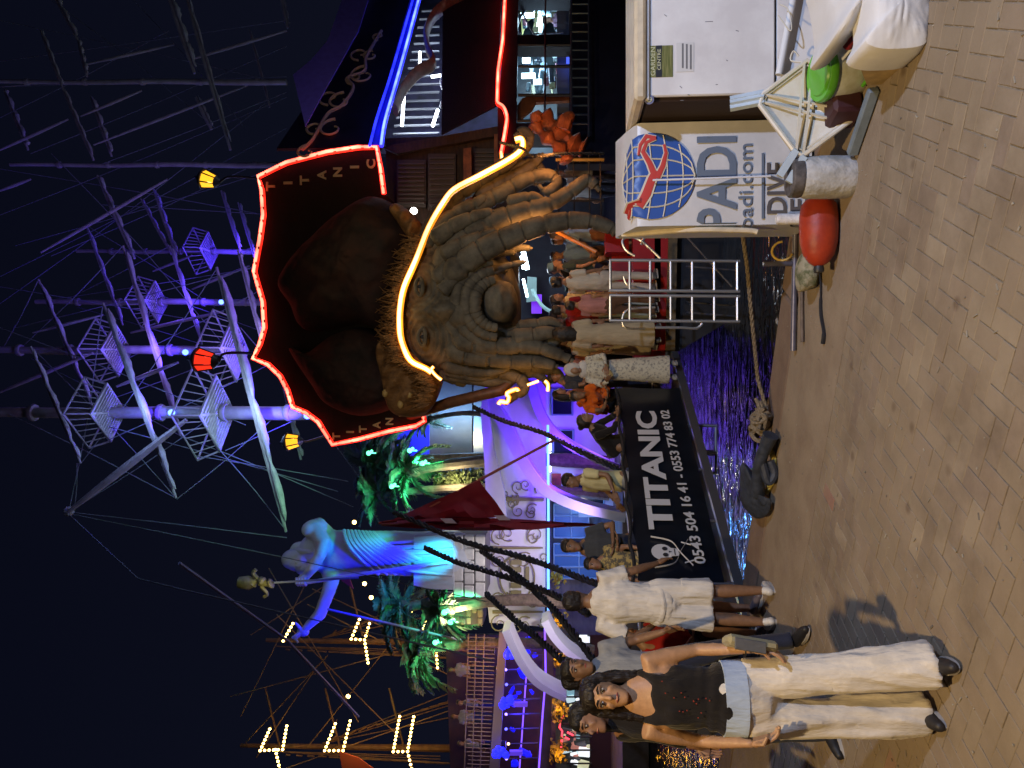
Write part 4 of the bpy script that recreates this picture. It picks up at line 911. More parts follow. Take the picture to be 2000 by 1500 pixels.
spoly('olive_awning', [(1014, 8), (1020, 70), (1030, 40), (1060, 20), (1060, -80), (1014, -80)], mat('olive_board', (.25, .25, .10), .6), -1.8, .03)
# wooden deck cabin behind the hat
cb_ = mat('cabin_planks', (.09, .042, .018), .6, color2=(.045, .02, .01), vscale=4, bump=.4, stretch=(1, 1, 5), thr=(.4, .65))
def ffront(name, pts, Y, mt, th=.06, parent=boat): m = MB(); m.prism(PP(pts, Y), (0, th, 0)); return m.build(name, mt, parent, smooth=False)
ffront('cabin_front', [(752, 270), (1000, 262), (1000, 480), (760, 480)], 15.2, cb_, .1)
ffront('cabin_beam', [(748, 288), (770, 282), (975, 246), (985, 262), (775, 300)], 14.9, cb_, .15)
for (xa, xb, ya, yb) in ((775, 832, 312, 405), (836, 890, 300, 410), (925, 975, 290, 380)):
    sh = ffront('shutter', [(xa, ya), (xb, ya), (xb, yb), (xa, yb)], 15.1, mat('shutter_grey', (.10, .08, .07), .6), .05)
    for k in range(10):
        y = lerp(ya + 4, yb - 4, (k + .5) / 10); m = MB(); m.beam(P(xa + 3, y, 15.06), P(xb - 3, y, 15.06), .05, .03); m.build('slat', mat('slat_grey', (.13, .105, .09), .6), sh, smooth=False)
ffront('corner_post', [(905, 290), (920, 288), (922, 420), (905, 420)], 14.8, warm, .12)
ffront('corner_post', [(965, 262), (985, 260), (985, 330), (965, 330)], 14.6, warm, .12)
m = MB(); m.ball(P(808, 412, 14.6), .07); m.build('bright_lamp', glow('bulb_white', (1, .97, .85), 12), boat)
m = MB(); m.ball(P(800, 420, 14.6), .035); m.build('bright_lamp', glow('bulb_white', (0, 0, 0), 12), boat)
# lower deck room seen under the carved head
ffront('room_back', [(1000, 700), (1180, 700), (1180, 330), (1000, 330)], 18.5, mat('room_wall', (.05, .06, .09), .7, color2=(.02, .02, .04), vscale=1.2), .1)
ffront('lintel', [(995, 660), (1012, 660), (1014, 420), (997, 420)], 13.9, dwood, .2); ffront('door_post', [(1000, 668), (1100, 668), (1100, 650), (1000, 650)], 14.4, mat('bluish_post', (.08, .09, .14), .5), .2)
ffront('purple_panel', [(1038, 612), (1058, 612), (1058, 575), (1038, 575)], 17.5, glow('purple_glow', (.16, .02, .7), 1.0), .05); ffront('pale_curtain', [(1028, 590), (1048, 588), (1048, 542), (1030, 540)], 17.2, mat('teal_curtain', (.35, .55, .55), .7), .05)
for (xa, ya, xb, yb, r) in ((1021, 487, 1030, 526, .055), (1018, 500, 1022, 525, .03), (996, 532, 996, 552, .045), (1022, 545, 1030, 580, .03)):
    m = MB(); m.tube([P(xa, ya, 16.0 if xa > 1000 else 13.6), P(xb, yb, 16.0 if xa > 1000 else 13.6)], r, 6); m.build('tube_lamp', glow('tube_cool', (.65, .88, 1), 10), boat)
m = MB(); m.tube(bez(PP([(1040, 565), (1050, 585), (1062, 600), (1082, 612)], 16.5), 6), .045, 6); m.build('curved_tube', mat('teal_curtain', (0, 0, 0)), boat)
lamp('POINT', P(1020, 540, 15.6), (.7, .85, 1), 70, .2); lamp('POINT', P(1040, 470, 12.6), (1, .42, .12), 28, .15)
# red stern and seat
redp = mat('red_paint', (.42, .012, .015), .35, color2=(.30, .01, .012), vscale=3, bump=.05)
ffront('red_stern', [(1238, 700), (1300, 698), (1312, 440), (1236, 440)], 12.7, redp, .25); ffront('red_seat', [(1183, 492), (1228, 492), (1228, 440), (1183, 440)], 12.9, redp, .5); ffront('red_seat', [(1195, 640), (1240, 640), (1240, 500), (1195, 500)], 13.3, redp, .3)
ffront('rubbing_strake', [(1300, 700), (1318, 700), (1326, 330), (1310, 330)], 12.6, mat('dirty_strake', (.12, .09, .05), .7, var=.4), .35)
ffront('waterline_hull', [(1318, 690), (1470, 600), (1470, 330), (1322, 330)], 12.9, dwood, .5)
m = MB(); m.box((3.2, 14.8, .24), (9, 4.2, .1)); m.build('main_deck', mat('gang_deck', (0, 0, 0)), boat, smooth=False)
m = MB(); m.tube([P(1087, 452, 12.8), P(1165, 492, 12.7)], .035, 8); m.build('orange_pole', mat('orange_pole', (.6, .22, .04), .4), boat)
# rail with stanchions at the right of the stern
for y in (312, 345, 392): 
    m = MB(); m.tube([P(1085, y, 13.2), P(1180, y, 13.2)], .03 if y == 312 else .018, 8); m.build('stanchion', mat('brass_post', (.45, .26, .05), .4, metal=.3) if y == 312 else dwood, boat)
for x in (1090, 1120, 1150, 1172): m = MB(); m.tube([P(x, 300, 13.2), P(x + 2, 420, 13.2)], .012, 6); m.build('rail_wire', dwood, boat)

# ---------------------------------------------------------------- carved head (a plain old seafarer, stand-in) with hat
HY = 13.4
head = thing('giant_figurehead', 'giant carved bearded head under a dark hat on the boat', 'figurehead', P(1000, 600, HY))
stone_ = mat('carved_resin', (.165, .148, .108), .8, color2=(.062, .056, .042), vscale=3.4, bump=1.0, bscale=7, thr=(.35, .65))
def face_n(p, r):
    # wrinkles that follow the brow, the eye sockets and the cheeks
    x, z = p.x, p.z; h = 0
    for ex, ez in FE:
        d = math.hypot((x - ex) * .8, z - ez); h += -.16 * math.exp(-(d / .17) ** 2) + .022 * math.sin(d * 62) * math.exp(-((d - .3) / .22) ** 2)
    dn = abs(x - FC.x); h += .34 * math.exp(-(dn / .16) ** 2) * math.exp(-((z - (FC.z - .12)) / .42) ** 2)
    h += .03 * math.sin((z + .3 * dn) * 46) * math.exp(-((z - (FC.z + .62)) / .2) ** 2) * 1.0
    h += .03 * nz(p, 3) + .012 * nz(p, 11)
    return h
FE = [(P(838, 572, HY).x, P(838, 572, HY).z), (P(843, 664, HY).x, P(843, 664, HY).z)]; FC = P(868, 618, HY)
ol = [(785, 600), (790, 545), (820, 490), (860, 455), (920, 470), (985, 500), (1012, 560), (1014, 620), (1010, 680), (985, 735), (930, 750), (880, 745), (845, 730), (805, 705), (785, 655)]
m = MB(); relief(m, PP(ol, HY), P(900, 612, HY), 1.0, 60, face_n, back=.5, seg=220); m.build('face', stone_, head)
def hY(x, y): # front of the face at that spot
    return HY - .9
m = MB()
for (ex, ez) in FE: m.ball((ex, HY - .80, ez), (.095, .10, .045), 14, 8)
m.build('eyes', mat('glazed_eye', (.30, .28, .22), .3), head)
m = MB()
for (ex, ez) in FE: m.ball((ex, HY - .885, ez), (.035, .025, .035), 10, 6)
m.build('pupils', blk, head)
m = MB()
for (ex, ez) in FE:
    for s_, a in ((1, .055), (-1, .05)):
        m = MB(); m.tube(bez([Vector((ex - .15, HY - .84, ez)), Vector((ex - .07, HY - .90, ez + s_ * a)), Vector((ex + .07, HY - .90, ez + s_ * a)), Vector((ex + .15, HY - .84, ez))], 6), .034, 7); m.build('eyelid', stone_, head)
def lock(m, pts, r0, Yb, amp=.16, per=17.0, taper=.35, n=10, bulge=0.0):
    raw = bez([P(x, y, Yb) for x, y in pts], 16); L = [0]
    for i in range(1, len(raw)): L.append(L[-1] + (raw[i] - raw[i - 1]).length)
    rr = []
    for i in range(len(raw)):
        t = L[i] / L[-1]; e = (1 - t) ** .6 * (1 - taper) + taper if t < .97 else taper * .6
        rr.append(px(r0, Yb) * e * min(1, .5 + t * 8) * (1 - amp * (abs(math.sin(L[i] * per * .5)) < .22)))
    m.tube(raw, rr, n)
RL = [  # right hand locks: (points, radius px, depth)
 ([(812, 520), (838, 455), (870, 405), (935, 352), (985, 322), (1018, 296), (1034, 272), (1022, 256), (1004, 266)], 21, 13.0),
 ([(838, 500), (880, 450), (930, 405), (985, 375), (1030, 350), (1070, 342), (1088, 358), (1068, 374), (1052, 362)], 21, 12.8),
 ([(850, 520), (905, 470), (965, 432), (1020, 412), (1075, 398), (1120, 370), (1148, 352), (1172, 372)], 24, 12.6),
 ([(870, 545), (925, 500), (985, 468), (1040, 446), (1100, 432), (1150, 432), (1190, 444), (1214, 462)], 27, 12.3),
 ([(826, 480), (862, 440), (900, 412), (938, 392), (950, 380)], 20, 12.7), ([(845, 470), (885, 442), (925, 424), (965, 412)], 19, 12.5),
 ([(862, 500), (900, 478), (940, 462), (972, 452)], 18, 12.35), ([(848, 548), (876, 522), (905, 500), (955, 486), (985, 478)], 18, 12.4), ([(862, 572), (880, 552), (902, 535)], 17, 12.3),
 ([(960, 440), (1010, 430), (1050, 415), (1085, 425)], 16, 12.7), ([(990, 395), (1040, 384), (1060, 400), (1040, 412)], 13, 12.6), ([(930, 382), (990, 352), (1030, 330), (1062, 300)], 18, 13.1), ([(985, 335), (1040, 320), (1062, 345), (1040, 360)], 14, 13.2)]
LL = [([(855, 688), (890, 712), (940, 722), (985, 728), (1018, 742), (1022, 762), (1002, 774), (986, 790)], 19, 12.9), ([(868, 700), (905, 728), (950, 740), (1000, 738), (1040, 728), (1062, 740), (1075, 760)], 17, 13.0),
 ([(872, 676), (910, 694), (960, 700), (1010, 706), (1050, 706), (1090, 716)], 22, 12.6), ([(885, 660), (930, 672), (985, 676), (1040, 676), (1085, 690), (1120, 706)], 22, 12.5), ([(1000, 660), (1040, 655), (1075, 650), (1110, 664)], 19, 12.5), ([(985, 690), (1030, 686), (1075, 672), (1100, 650)], 20, 12.7), ([(1010, 640), (1045, 634), (1075, 628), (1100, 640)], 15, 12.7), ([(880, 722), (930, 742), (970, 752)], 15, 13.1), ([(1000, 712), (1040, 716), (1080, 724), (1100, 745)], 19, 13.0), ([(860, 716), (880, 738), (910, 752)], 14, 13.2)]
rl = random.Random(21)
for k in range(16):
    x0 = rl.uniform(860, 900); y0 = lerp(560, 440, k / 16); x1 = x0 + rl.uniform(70, 150); RL.append(([(x0 - 20, y0 + 24), (lerp(x0, x1, .4), y0 - 8), (lerp(x0, x1, .75), y0 - 26 + rl.uniform(-8, 8)), (x1, y0 - 30 + rl.uniform(-14, 14))], rl.uniform(11, 16), 12.75 + rl.uniform(-.1, .2)))
for k in range(14):
    x0 = rl.uniform(880, 960); y0 = lerp(640, 745, k / 14); x1 = x0 + rl.uniform(70, 140); LL.append(([(x0 - 25, y0 - 8), (lerp(x0, x1, .5), y0 + 6), (x1, y0 + rl.uniform(-12, 12))], rl.uniform(11, 16), 12.8 + rl.uniform(-.1, .2)))
for pts, r, Y in RL + LL:
    m = MB(); lock(m, pts, r, Y); m.build('beard_lock', stone_, head)
# moustache folds and chin
for k, (R_, r) in enumerate(((44, 13), (62, 14), (80, 14), (98, 13))):
    cx, cy = 972, 590; pts = []
    for j in range(13):
        a = lerp(-1.45, 1.55, j / 12); pts.append((cx - R_ * math.cos(a) * (1 - .0), cy + R_ * math.sin(a) * 1.0 + (6 if a > 0 else 0)))
    m = MB(); raw = [P(x, y, 12.15 + k * .085 + .12 * abs(j - 6) / 6) for j, (x, y) in enumerate(pts)]; raw = bez(raw, 5)
    m.tube(raw, [px(r, 12.3) * (1 - .12 * (i % 5 == 0)) * (.65 + .35 * math.sin(PI * min(1, max(0, i / (len(raw) - 1))))) for i in range(len(raw))], 10); m.build('moustache_fold', stone_, head)
m = MB(); relief(m, PP([(938, 590), (945, 562), (970, 548), (1000, 556), (1010, 590), (1000, 622), (972, 634), (948, 620)], 12.6), P(972, 590, 12.6), .42, 20, lambda p, r: .03 * math.sin(p.z * 30) * (1 - r) + .02 * nz(p, 6), back=.3); m.build('chin', stone_, head)
m = MB(); relief(m, PP([(875, 622), (880, 598), (905, 585), (928, 592), (936, 612), (930, 634), (905, 646), (882, 640)], 12.5), P(906, 615, 12.5), .36, 16, lambda p, r: .02 * nz(p, 6), back=.4); m.build('nose', stone_, head)
neon('orange_neon_strip', bez(PP([(843, 728), (832, 720), (802, 704), (786, 670), (781, 640), (782, 600), (790, 560), (812, 510), (838, 445), (865, 398), (888, 370), (935, 345), (985, 318), (1012, 300), (1021, 285), (1018, 272), (1006, 274)], 12.55), 4), NOc, NO, .032, head)
neon('orange_neon_strip', bez(PP([(847, 716), (843, 722), (850, 732), (862, 742)], 12.5), 3), NOc, NO, .018, head)
neon('orange_neon_strip', bez(PP([(974, 790), (978, 784), (990, 786), (994, 776), (990, 768), (1008, 760), (1012, 764)], 12.6), 3), NOc, NO, .024, head)
neon('orange_neon_strip', bez(PP([(1064, 744), (1070, 750), (1070, 764)], 12.6), 3), NOc, NO, .02, head); neon('orange_neon_strip', PP([(1030, 752), (1052, 744)], 12.6), NOc, NO, .016, head)
lamp('POINT', P(1010, 770, 12.3), (1, .42, .08), 9, .1); lamp('POINT', P(985, 292, 12.2), (1, .42, .08), 10, .1); lamp('POINT', P(1030, 560, 9.5), (1, .85, .55), 16, .3)
# hat
felt = mat('black_felt', (.004, .003, .0035), .85, var=.4, vscale=4, bump=.4)
hatm = mat('worn_hat_leather', (.042, .015, .012), .8, color2=(.012, .007, .007), vscale=2.5, bump=1.0, bscale=5)
brimm = mat('frayed_brim', (.30, .16, .055), .7, color2=(.12, .06, .02), vscale=8, bump=.7, bscale=14, stretch=(1, 1, .3), thr=(.35, .65))
hat = thing('pirate_hat', 'huge dark three cornered hat outlined in red neon', 'hat', P(700, 600, HY))
HO = [(505, 345), (512, 372), (515, 420), (508, 470), (497, 530), (503, 552), (514, 590), (517, 640), (508, 672), (495, 700), (524, 712), (548, 735), (562, 762), (572, 795), (598, 806), (622, 824), (650, 868), (700, 858), (760, 842), (812, 832), (829, 822), (826, 806), (850, 760), (850, 700), (830, 600), (830, 450), (750, 378), (744, 330), (736, 288), (700, 288), (640, 297), (560, 318)]
def hatY(x, y): return 13.6 + .8 * (abs(y - 600) / 260) ** 2 * (.4)
m = MB(); pts = [P(x, y, hatY(x, y)) for x, y in HO]; c = P(690, 600, 13.6); n = len(pts)
vs = [c] + [c.lerp(p, .5) for p in pts] + pts + [p + Vector((0, .22, 0)) for p in pts] + [c + Vector((0, .22, 0))]
fs = [(0, 1 + i, 1 + (i + 1) % n) for i in range(n)] + [(1 + i, 1 + n + i, 1 + n + (i + 1) % n, 1 + (i + 1) % n) for i in range(n)] + [(1 + n + i, 1 + 2 * n + i, 1 + 2 * n + (i + 1) % n, 1 + n + (i + 1) % n) for i in range(n)] + [(1 + 2 * n + i, 1 + 3 * n, 1 + 2 * n + (i + 1) % n) for i in range(n)]
m.add(vs, fs); m.build('hat_wing', felt, hat)
NPTS = [(750, 378), (744, 330), (736, 288), (700, 288), (640, 297), (560, 318), (505, 345), (512, 372), (515, 420), (508, 470), (497, 530), (503, 552), (514, 590), (517, 640), (508, 672), (495, 700), (524, 712), (548, 735), (562, 762), (572, 795), (598, 806), (622, 824), (650, 868), (700, 858), (760, 842), (812, 832), (829, 822), (826, 806)]
neon('red_neon_strip', [P(x, y, hatY(x, y) - .06) for x, y in NPTS], NRc, NR, .028, hat)
for i in range(0, len(NPTS) - 1):
    for f_ in (.25, .75):
        x = lerp(NPTS[i][0], NPTS[i + 1][0], f_); y = lerp(NPTS[i][1], NPTS[i + 1][1], f_); m = MB(); m.box(P(x, y, hatY(x, y) - .07), (.05, .10, .05)); m.build('neon_clip', blk, hat, smooth=False)
def hrel(name, ol, c, Y, D, mt, nf, rings=30, seg=120, back=.2): m = MB(); relief(m, PP(ol, Y), P(*c, Y), D, rings, nf, back=back, seg=seg); return m.build(name, mt, hat)
hn = lambda p, r: .10 * nz(p, 1.6, 3) + .05 * nz(p, 5) + .02 * nz(p, 14)
hrel('crown', [(548, 560), (565, 520), (610, 470), (665, 420), (720, 388), (752, 390), (790, 415), (822, 450), (815, 500), (795, 560), (780, 620), (752, 648), (700, 632), (640, 645), (592, 642), (572, 600)], (690, 520), 13.5, .95, hatm, hn)
hrel('crown_fold', [(566, 680), (600, 690), (650, 655), (700, 640), (745, 655), (790, 720), (800, 770), (760, 800), (700, 812), (640, 790), (610, 750)], (700, 725), 13.6, .7, hatm, hn)
hrel('brim', [(748, 655), (775, 600), (795, 540), (812, 480), (826, 455), (832, 470), (818, 520), (800, 560), (788, 600), (785, 655), (800, 700), (850, 730), (862, 745), (838, 800), (800, 815), (760, 800), (745, 740), (735, 690)], (778, 660), 13.0, .35, brimm, lambda p, r: .05 * math.sin(p.x * 9 + p.z * 22 + 4 * nz(p, 2)) + .06 * nz(p, 6), rings=18, seg=200)
hrel('brim_curl', [(760, 408), (775, 398), (800, 412), (826, 440), (834, 462), (818, 486), (800, 470), (780, 440)], (800, 440), 13.1, .4, brimm, lambda p, r: .05 * math.sin(p.x * 12 + p.z * 25), rings=10, seg=80)
goldw = mat('dull_gold_letters', (.70, .56, .28), .6)
for nm, pos in (('R', ((527, 364), (561, 358), (593, 352), (627, 342), (658, 336), (691, 327), (723, 320))), ('L', ((656, 850), (683, 844), (708, 836), (735, 828), (760, 821), (786, 812), (809, 808)))):
    for ch, (x, y) in zip('TITANIC', pos):
        a = P(x + (10 if nm == 'R' else 8), y + 9, hatY(x, y) - .03); w = .20 if ch != 'I' else .055; w *= 1 if nm == 'R' else .75
        if ch == 'I': a = a + Vector((.07, 0, 0))
        m = MB(); tl = .165 if nm == 'R' else .14; text_fit(m, ch, a, (1, 0, 0), (0, 0, 1), w * .85, tl, .03, .012); m.build('letter', goldw, hat, smooth=False)
m = MB(); rb_ = random.Random(4)
for k in range(420):
    t_ = k / 419; base = [(828, 462), (812, 505), (795, 550), (783, 600), (778, 655), (792, 700), (835, 728), (850, 752), (838, 790)]; i_ = min(7, int(t_ * 8)); f_ = t_ * 8 - i_
    x = lerp(base[i_][0], base[i_ + 1][0], f_) + rb_.uniform(-14, 4); y = lerp(base[i_][1], base[i_ + 1][1], f_); L_ = rb_.uniform(14, 42)
    m.tube(bez([P(x, y, 12.62), P(x - L_ * .5, y + rb_.uniform(-7, 7), 12.55), P(x - L_, y + rb_.uniform(-14, 14), 12.72 + rb_.uniform(0, .1))], 2), [.016, .015, .013, .010, .005], 4)
m.build('brim_fringe', brimm, hat)['kind'] = 'stuff'
for (x, y) in ((770, 740), (808, 740), (752, 768), (800, 770), (782, 790)):
    m = MB(); m.ball(P(x, y, 12.75), (.07, .03, .05), 10, 6); m.build('brim_stud', mat('gold_stud', (.5, .35, .12), .5), hat)
# slanting spar under the left of the hat
m = MB(); m.tube([P(800, 812, 13.9), P(880, 786, 13.2), P(980, 762, 12.9), P(1000, 742, 13.0)], [.09, .10, .10, .08], 10); tag(m.build('bowsprit_spar', mat('spar_wood', (.13, .06, .03), .5, var=.3)), 'brown slanting spar lit orange beneath the left side of the hat', 'spar')
# orange lit carved piece right of the beard
t = thing('carved_dragon', 'orange lit carved wooden figure beside the curled lock end', 'carving', P(1090, 260, 13.3)); cm = mat('orange_carving', (.42, .11, .03), .55, color2=(.16, .04, .015), vscale=5, bump=.6, thr=(.35, .7))
m = MB(); m.tube(bez(PP([(1040, 240), (1060, 262), (1082, 280), (1100, 300), (1108, 318)], 13.2), 5), [.10 + .04 * math.sin(k * 1.1) for k in range(21)], 9); m.build('carved_neck', cm, t)
m = MB(); m.tube(bez(PP([(1056, 232), (1085, 255), (1115, 282), (1140, 292)], 13.4), 5), [.19 + .07 * math.sin(k * 1.3) for k in range(16)], 9); m.build('carved_body', cm, t)
m = MB(); m.tube(bez(PP([(1052, 230), (1046, 225), (1050, 240)], 13.1), 4), .10, 8); m.tube(bez(PP([(1120, 222), (1105, 235), (1098, 255)], 13.2), 4), [.05, .08, .1, .12, .14, .14, .14, .14, .15], 8); m.build('carved_wing', cm, t)
lamp('POINT', P(1075, 300, 12.4), (1, .35, .08), 30, .1)
# ================================================================ RESTAURANT ACROSS THE WATER
FY_ = 26.0
def back(name, pts, Y, mt, th, parent, smooth=False): m = MB(); m.prism(PP(pts, Y), (0, th, 0)); return m.build(name, mt, parent, smooth=smooth)
plaster = mat('white_plaster', (.62, .60, .62), .7, var=.05, vscale=2, bump=.1)
rest = thing('restaurant', 'white curved restaurant front washed in violet light', 'restaurant', (-2, 28, 0))
back('upper_wall', [(948, 700), (958, 900), (950, 1035), (1066, 1035), (1066, 700)], 26.6, plaster, .4, rest)
back('side_wall', [(1066, 640), (1066, 960), (1225, 960), (1225, 640)], 28.0, plaster, .3, rest)
back('sign_fascia', [(946, 1028), (945, 1120), (956, 1216), (1062, 1224), (1068, 1130), (1066, 1028)], 24.6, plaster, .5, rest)
blue_led = glow('led_blue', (.10, .30, 1), 3.0)
m = MB(); m.tube(PP([(1070, 830), (1071, 1000), (1071, 1225)], 24.4), .045, 6); m.build('blue_light_strip', blue_led, rest)
back('shop_back', [(1074, 1240), (1222, 1240), (1222, 800), (1074, 800)], 29.5, mat('shop_interior', (.03, .05, .11), .6, color2=(.10, .13, .2), vscale=.9, stretch=(1, 1, 3)), .1, rest)
for (xa, xb, ya, yb) in ((1082, 1150, 985, 1050), (1082, 1180, 1062, 1130), (1078, 1100, 880, 960), (1100, 1130, 925, 975)):
    w = back('window', [(xa, ya), (xb, ya), (xb, yb), (xa, yb)], 29.0, mat('lit_blue_pane', (.05, .10, .22), .2, emit=(.02, .08, .28), es=.35), .05, rest)
    m = MB()
    for k in range(4): y = lerp(ya, yb, k / 3); m.tube([P(xa, y, 28.95), P(xb, y, 28.95)], .04, 5)
    for k in range(3): x = lerp(xa, xb, k / 2); m.tube([P(x, ya, 28.95), P(x, yb, 28.95)], .03, 5)
    m.build('frame', mat('steel_blue_frame', (.2, .3, .42), .4), w)
m = MB(); m.box(P(1073, 910, 25.5), (2.6, .12, .16)); m.build('illuminated_sign', glow('cold_sign', (.75, .92, 1), 4), rest, smooth=False) if False else None
m = MB()
for k, (w_, y) in enumerate(((.22, 902), (.16, 888), (.3, 872), (.2, 916), (.26, 858))): m.box(P(1073, y, 27.3), (w_, .06, .12))
m.build('sign_lettering', glow('cold_sign', (.75, .92, 1), 6), rest, smooth=False)
for (xa, xb, ya, yb) in ((1080, 1120, 840, 905), (1078, 1118, 760, 810), (1125, 1180, 930, 990)):
    w = back('window', [(xa, ya), (xb, ya), (xb, yb), (xa, yb)], 27.9, mat('dark_glass', (.01, .015, .025), .08), .05, rest); m = MB(); q = PP([(xa, ya), (xb, ya), (xb, yb), (xa, yb)], 27.85); m.tube(q, .05, 5, closed=True); m.build('frame', mat('steel_blue_frame', (0, 0, 0)), w)
back('shutter_door', [(1130, 960), (1215, 970), (1215, 1010), (1130, 1010)], 28.7, mat('corrugated', (.35, .38, .42), .5), .1, rest)
back('red_wall_panel', [(1078, 925), (1096, 925), (1096, 965), (1078, 965)], 27.8, mat('red_relief', (.3, .04, .04), .7, var=.5, vscale=4), .05, rest)
def fin(pts, Y0, Y1, w, name='curved_fin', parent=rest):
    raw = bez([P(x, y, lerp(Y0, Y1, i / (len(pts) - 1))) for i, (x, y) in enumerate(pts)], 6); rows = []
    N = len(raw); m = MB()
    for i, p in enumerate(raw):
        d = (raw[min(i + 1, N - 1)] - raw[max(i - 1, 0)]).normalized(); nrm = Vector((d.z, 0, -d.x)).normalized(); t = i / (N - 1); W = w * (1 - .35 * t)
        rows.append([p + nrm * W * .5, p + nrm * W * .5 + Vector((0, 1.0, 0)), p - nrm * W * .5 + Vector((0, 1.0, 0)), p - nrm * W * .5, p + nrm * W * .5])
    m.grid(rows); m.add(rows[0][:4], [(0, 1, 2, 3)]); m.add(rows[-1][:4], [(0, 1, 2, 3)]); return m.build(name, plaster, parent)
fin([(944, 770), (985, 830), (1012, 885), (1040, 930), (1075, 965), (1140, 993), (1222, 1012)], 25.4, 23.4, .42)
fin([(1037, 752), (1052, 800), (1075, 838), (1110, 868), (1160, 895), (1222, 925)], 25.8, 24.4, .34)
fin([(988, 1232), (1000, 1262), (1020, 1300), (1045, 1332), (1075, 1352), (1105, 1366)], 22.4, 22.0, .24)
fin([(1064, 1214), (1082, 1246), (1110, 1276), (1150, 1302)], 22.8, 22.6, .24)
back('parapet_sweep', [(948, 752), (938, 800), (946, 900), (950, 1000), (990, 1030), (985, 960), (965, 880), (955, 800)], 25.2, plaster, .3, rest)
# ornaments on the fascia
orn = mat('olive_ornament', (.22, .19, .08), .5)
m = MB(); X = Vector((1, 0, 0)); Z = Vector((0, 0, 1))
def osc(cx, cy, s_, f, Y, tilt=0): 
    u = (X * math.cos(tilt) + Z * math.sin(tilt)); v = (Z * math.cos(tilt) - X * math.sin(tilt)); scroll(m, P(cx, cy, Y), u, v, s_, .024, 1.3, f, 16)
for cy in (1070, 1195):
    for f in (1, -1):
        osc(975, cy + f * 6, .30, f, 24.5); osc(1000, cy + f * 14, .26, f, 24.5, .6); osc(1035, cy + f * 12, .28, f, 24.5, -.7); osc(1050, cy + f * 24, .2, f, 24.5, 2)
    m.tube(PP([(962, cy), (1060, cy)], 24.5), [.06, .03], 6)
ring = [P(1010 + 34 * math.cos(a), 1128 + 42 * math.sin(a), 24.5) for a in [k * PI / 16 for k in range(32)]]; m.tube(ring, .03, 5, closed=True)
for y in (1098, 1113, 1128, 1143, 1158): m.box(P(1008, y, 24.5), (.16, .04, .34))
m.box(P(1030, 1128, 24.5), (.7, .04, .12))
m.build('gold_ornament', orn, rest)['kind'] = 'stuff'
m = MB()
for f in (1, -1): 
    osc(1012, 975 + f * 10, .24, f, 26.5); osc(1032, 975 + f * 18, .2, f, 26.5, .5); osc(994, 975 + f * 5, .14, f, 26.5, .9); osc(1048, 975 + f * 12, .22, f, 26.5, -.8)
m.tube(PP([(966, 975), (1000, 975), (1062, 975)], 26.5), [.02, .08, .05], 6)
for k in range(5): m.ball(P(975 + 9 * k, 975, 26.5), (.05 + .03 * k, .03, .07))
m.build('gold_ornament', orn, rest)['kind'] = 'stuff'
# floodlights washing the wall in violet (fixtures at its foot)
VI = (.09, .015, 1); 
for (x, y, Y, aim, pw, col) in ((1150, 800, 23.5, (990, 800, 26.6), 900, VI), (1120, 900, 23.6, (1000, 930, 26.6), 800, (.15, .03, 1)), (1190, 850, 24.5, (1120, 870, 28), 380, (.26, .08, 1)), (1160, 1000, 22.5, (1000, 1010, 26), 300, (.38, .24, 1)), (1150, 1120, 20.5, (1010, 1130, 24.6), 620, (.85, .78, .82)), (1150, 1290, 20.2, (1050, 1290, 22), 160, (.5, .35, 1))):
    p = P(x, y, Y); lamp('SPOT', p, col, pw, .2, P(*aim), 110, .9)
lamp('POINT', P(1130, 1020, 27.2), (.10, .35, 1), 90, .2); lamp('POINT', P(1120, 1100, 27.2), (.10, .35, 1), 60, .2)
# pale rounded balcony building above with a blue panel
up = thing('balcony_building', 'pale building with rounded balconies behind the palm trees', 'building', P(1100, 850, 33))
round_ = mat('pale_render', (.42, .45, .42), .6, var=.1, vscale=1.5)
def drum(name, x0, x1, y0, y1, Y, mt, parent):
    m = MB(); rows = []
    for k in range(15):
        t = k / 14; y = lerp(y0, y1, t); o = -1.4 * math.sin(PI * t); rows.append([P(x0, y, Y + o), P(x1, y, Y + o)])
    m.grid(rows); rr = [[q + Vector((0, .3, 0)) for q in r] for r in rows]; m.grid(rr[::-1]); m.grid([[r[0] for r in rows], [r[0] for r in rr]]); m.grid([[r[1] for r in rows], [r[1] for r in rr]]); return m.build(name, mt, parent)
drum('balcony_front', 832, 922, 740, 892, 33, round_, up); drum('balcony_front', 735, 820, 700, 905, 35, round_, up); drum('lower_balcony', 925, 952, 740, 940, 32, round_, up)
back('recess_wall', [(700, 700), (955, 700), (955, 940), (700, 940)], 37, mat('recess', (.05, .05, .09), .7), .2, up)
back('blue_panel', [(776, 836), (838, 830), (838, 905), (810, 932), (776, 935)], 31.5, mat('blue_wall_glow', (.05, .06, .75), .6, emit=(.02, .01, .8), es=.5), .1, up)  # blue wall carries a glow in its material though it is no lamp
back('beige_panel', [(722, 850), (768, 850), (768, 905), (722, 900)], 33.5, mat('beige_wall', (.30, .24, .17), .6), .1, up)
st = back('stair', [(870, 890), (920, 890), (925, 935), (880, 935)], 32, mat('dark_stair', (.03, .035, .04), .6), .1, up)
for k in range(5): m = MB(); m.beam(P(880 + k * 9, 892, 31.9), P(884 + k * 9, 932, 31.9), .05); m.build('tread', mat('steel_blue_frame', (0, 0, 0)), st, smooth=False)
lamp('POINT', P(900, 830, 29.5), (.25, .55, 1), 260, .2); lamp('POINT', P(925, 860, 30.5), (1, .8, .35), 60, .2); lamp('POINT', P(850, 770, 30), (.2, .35, 1), 120, .2)
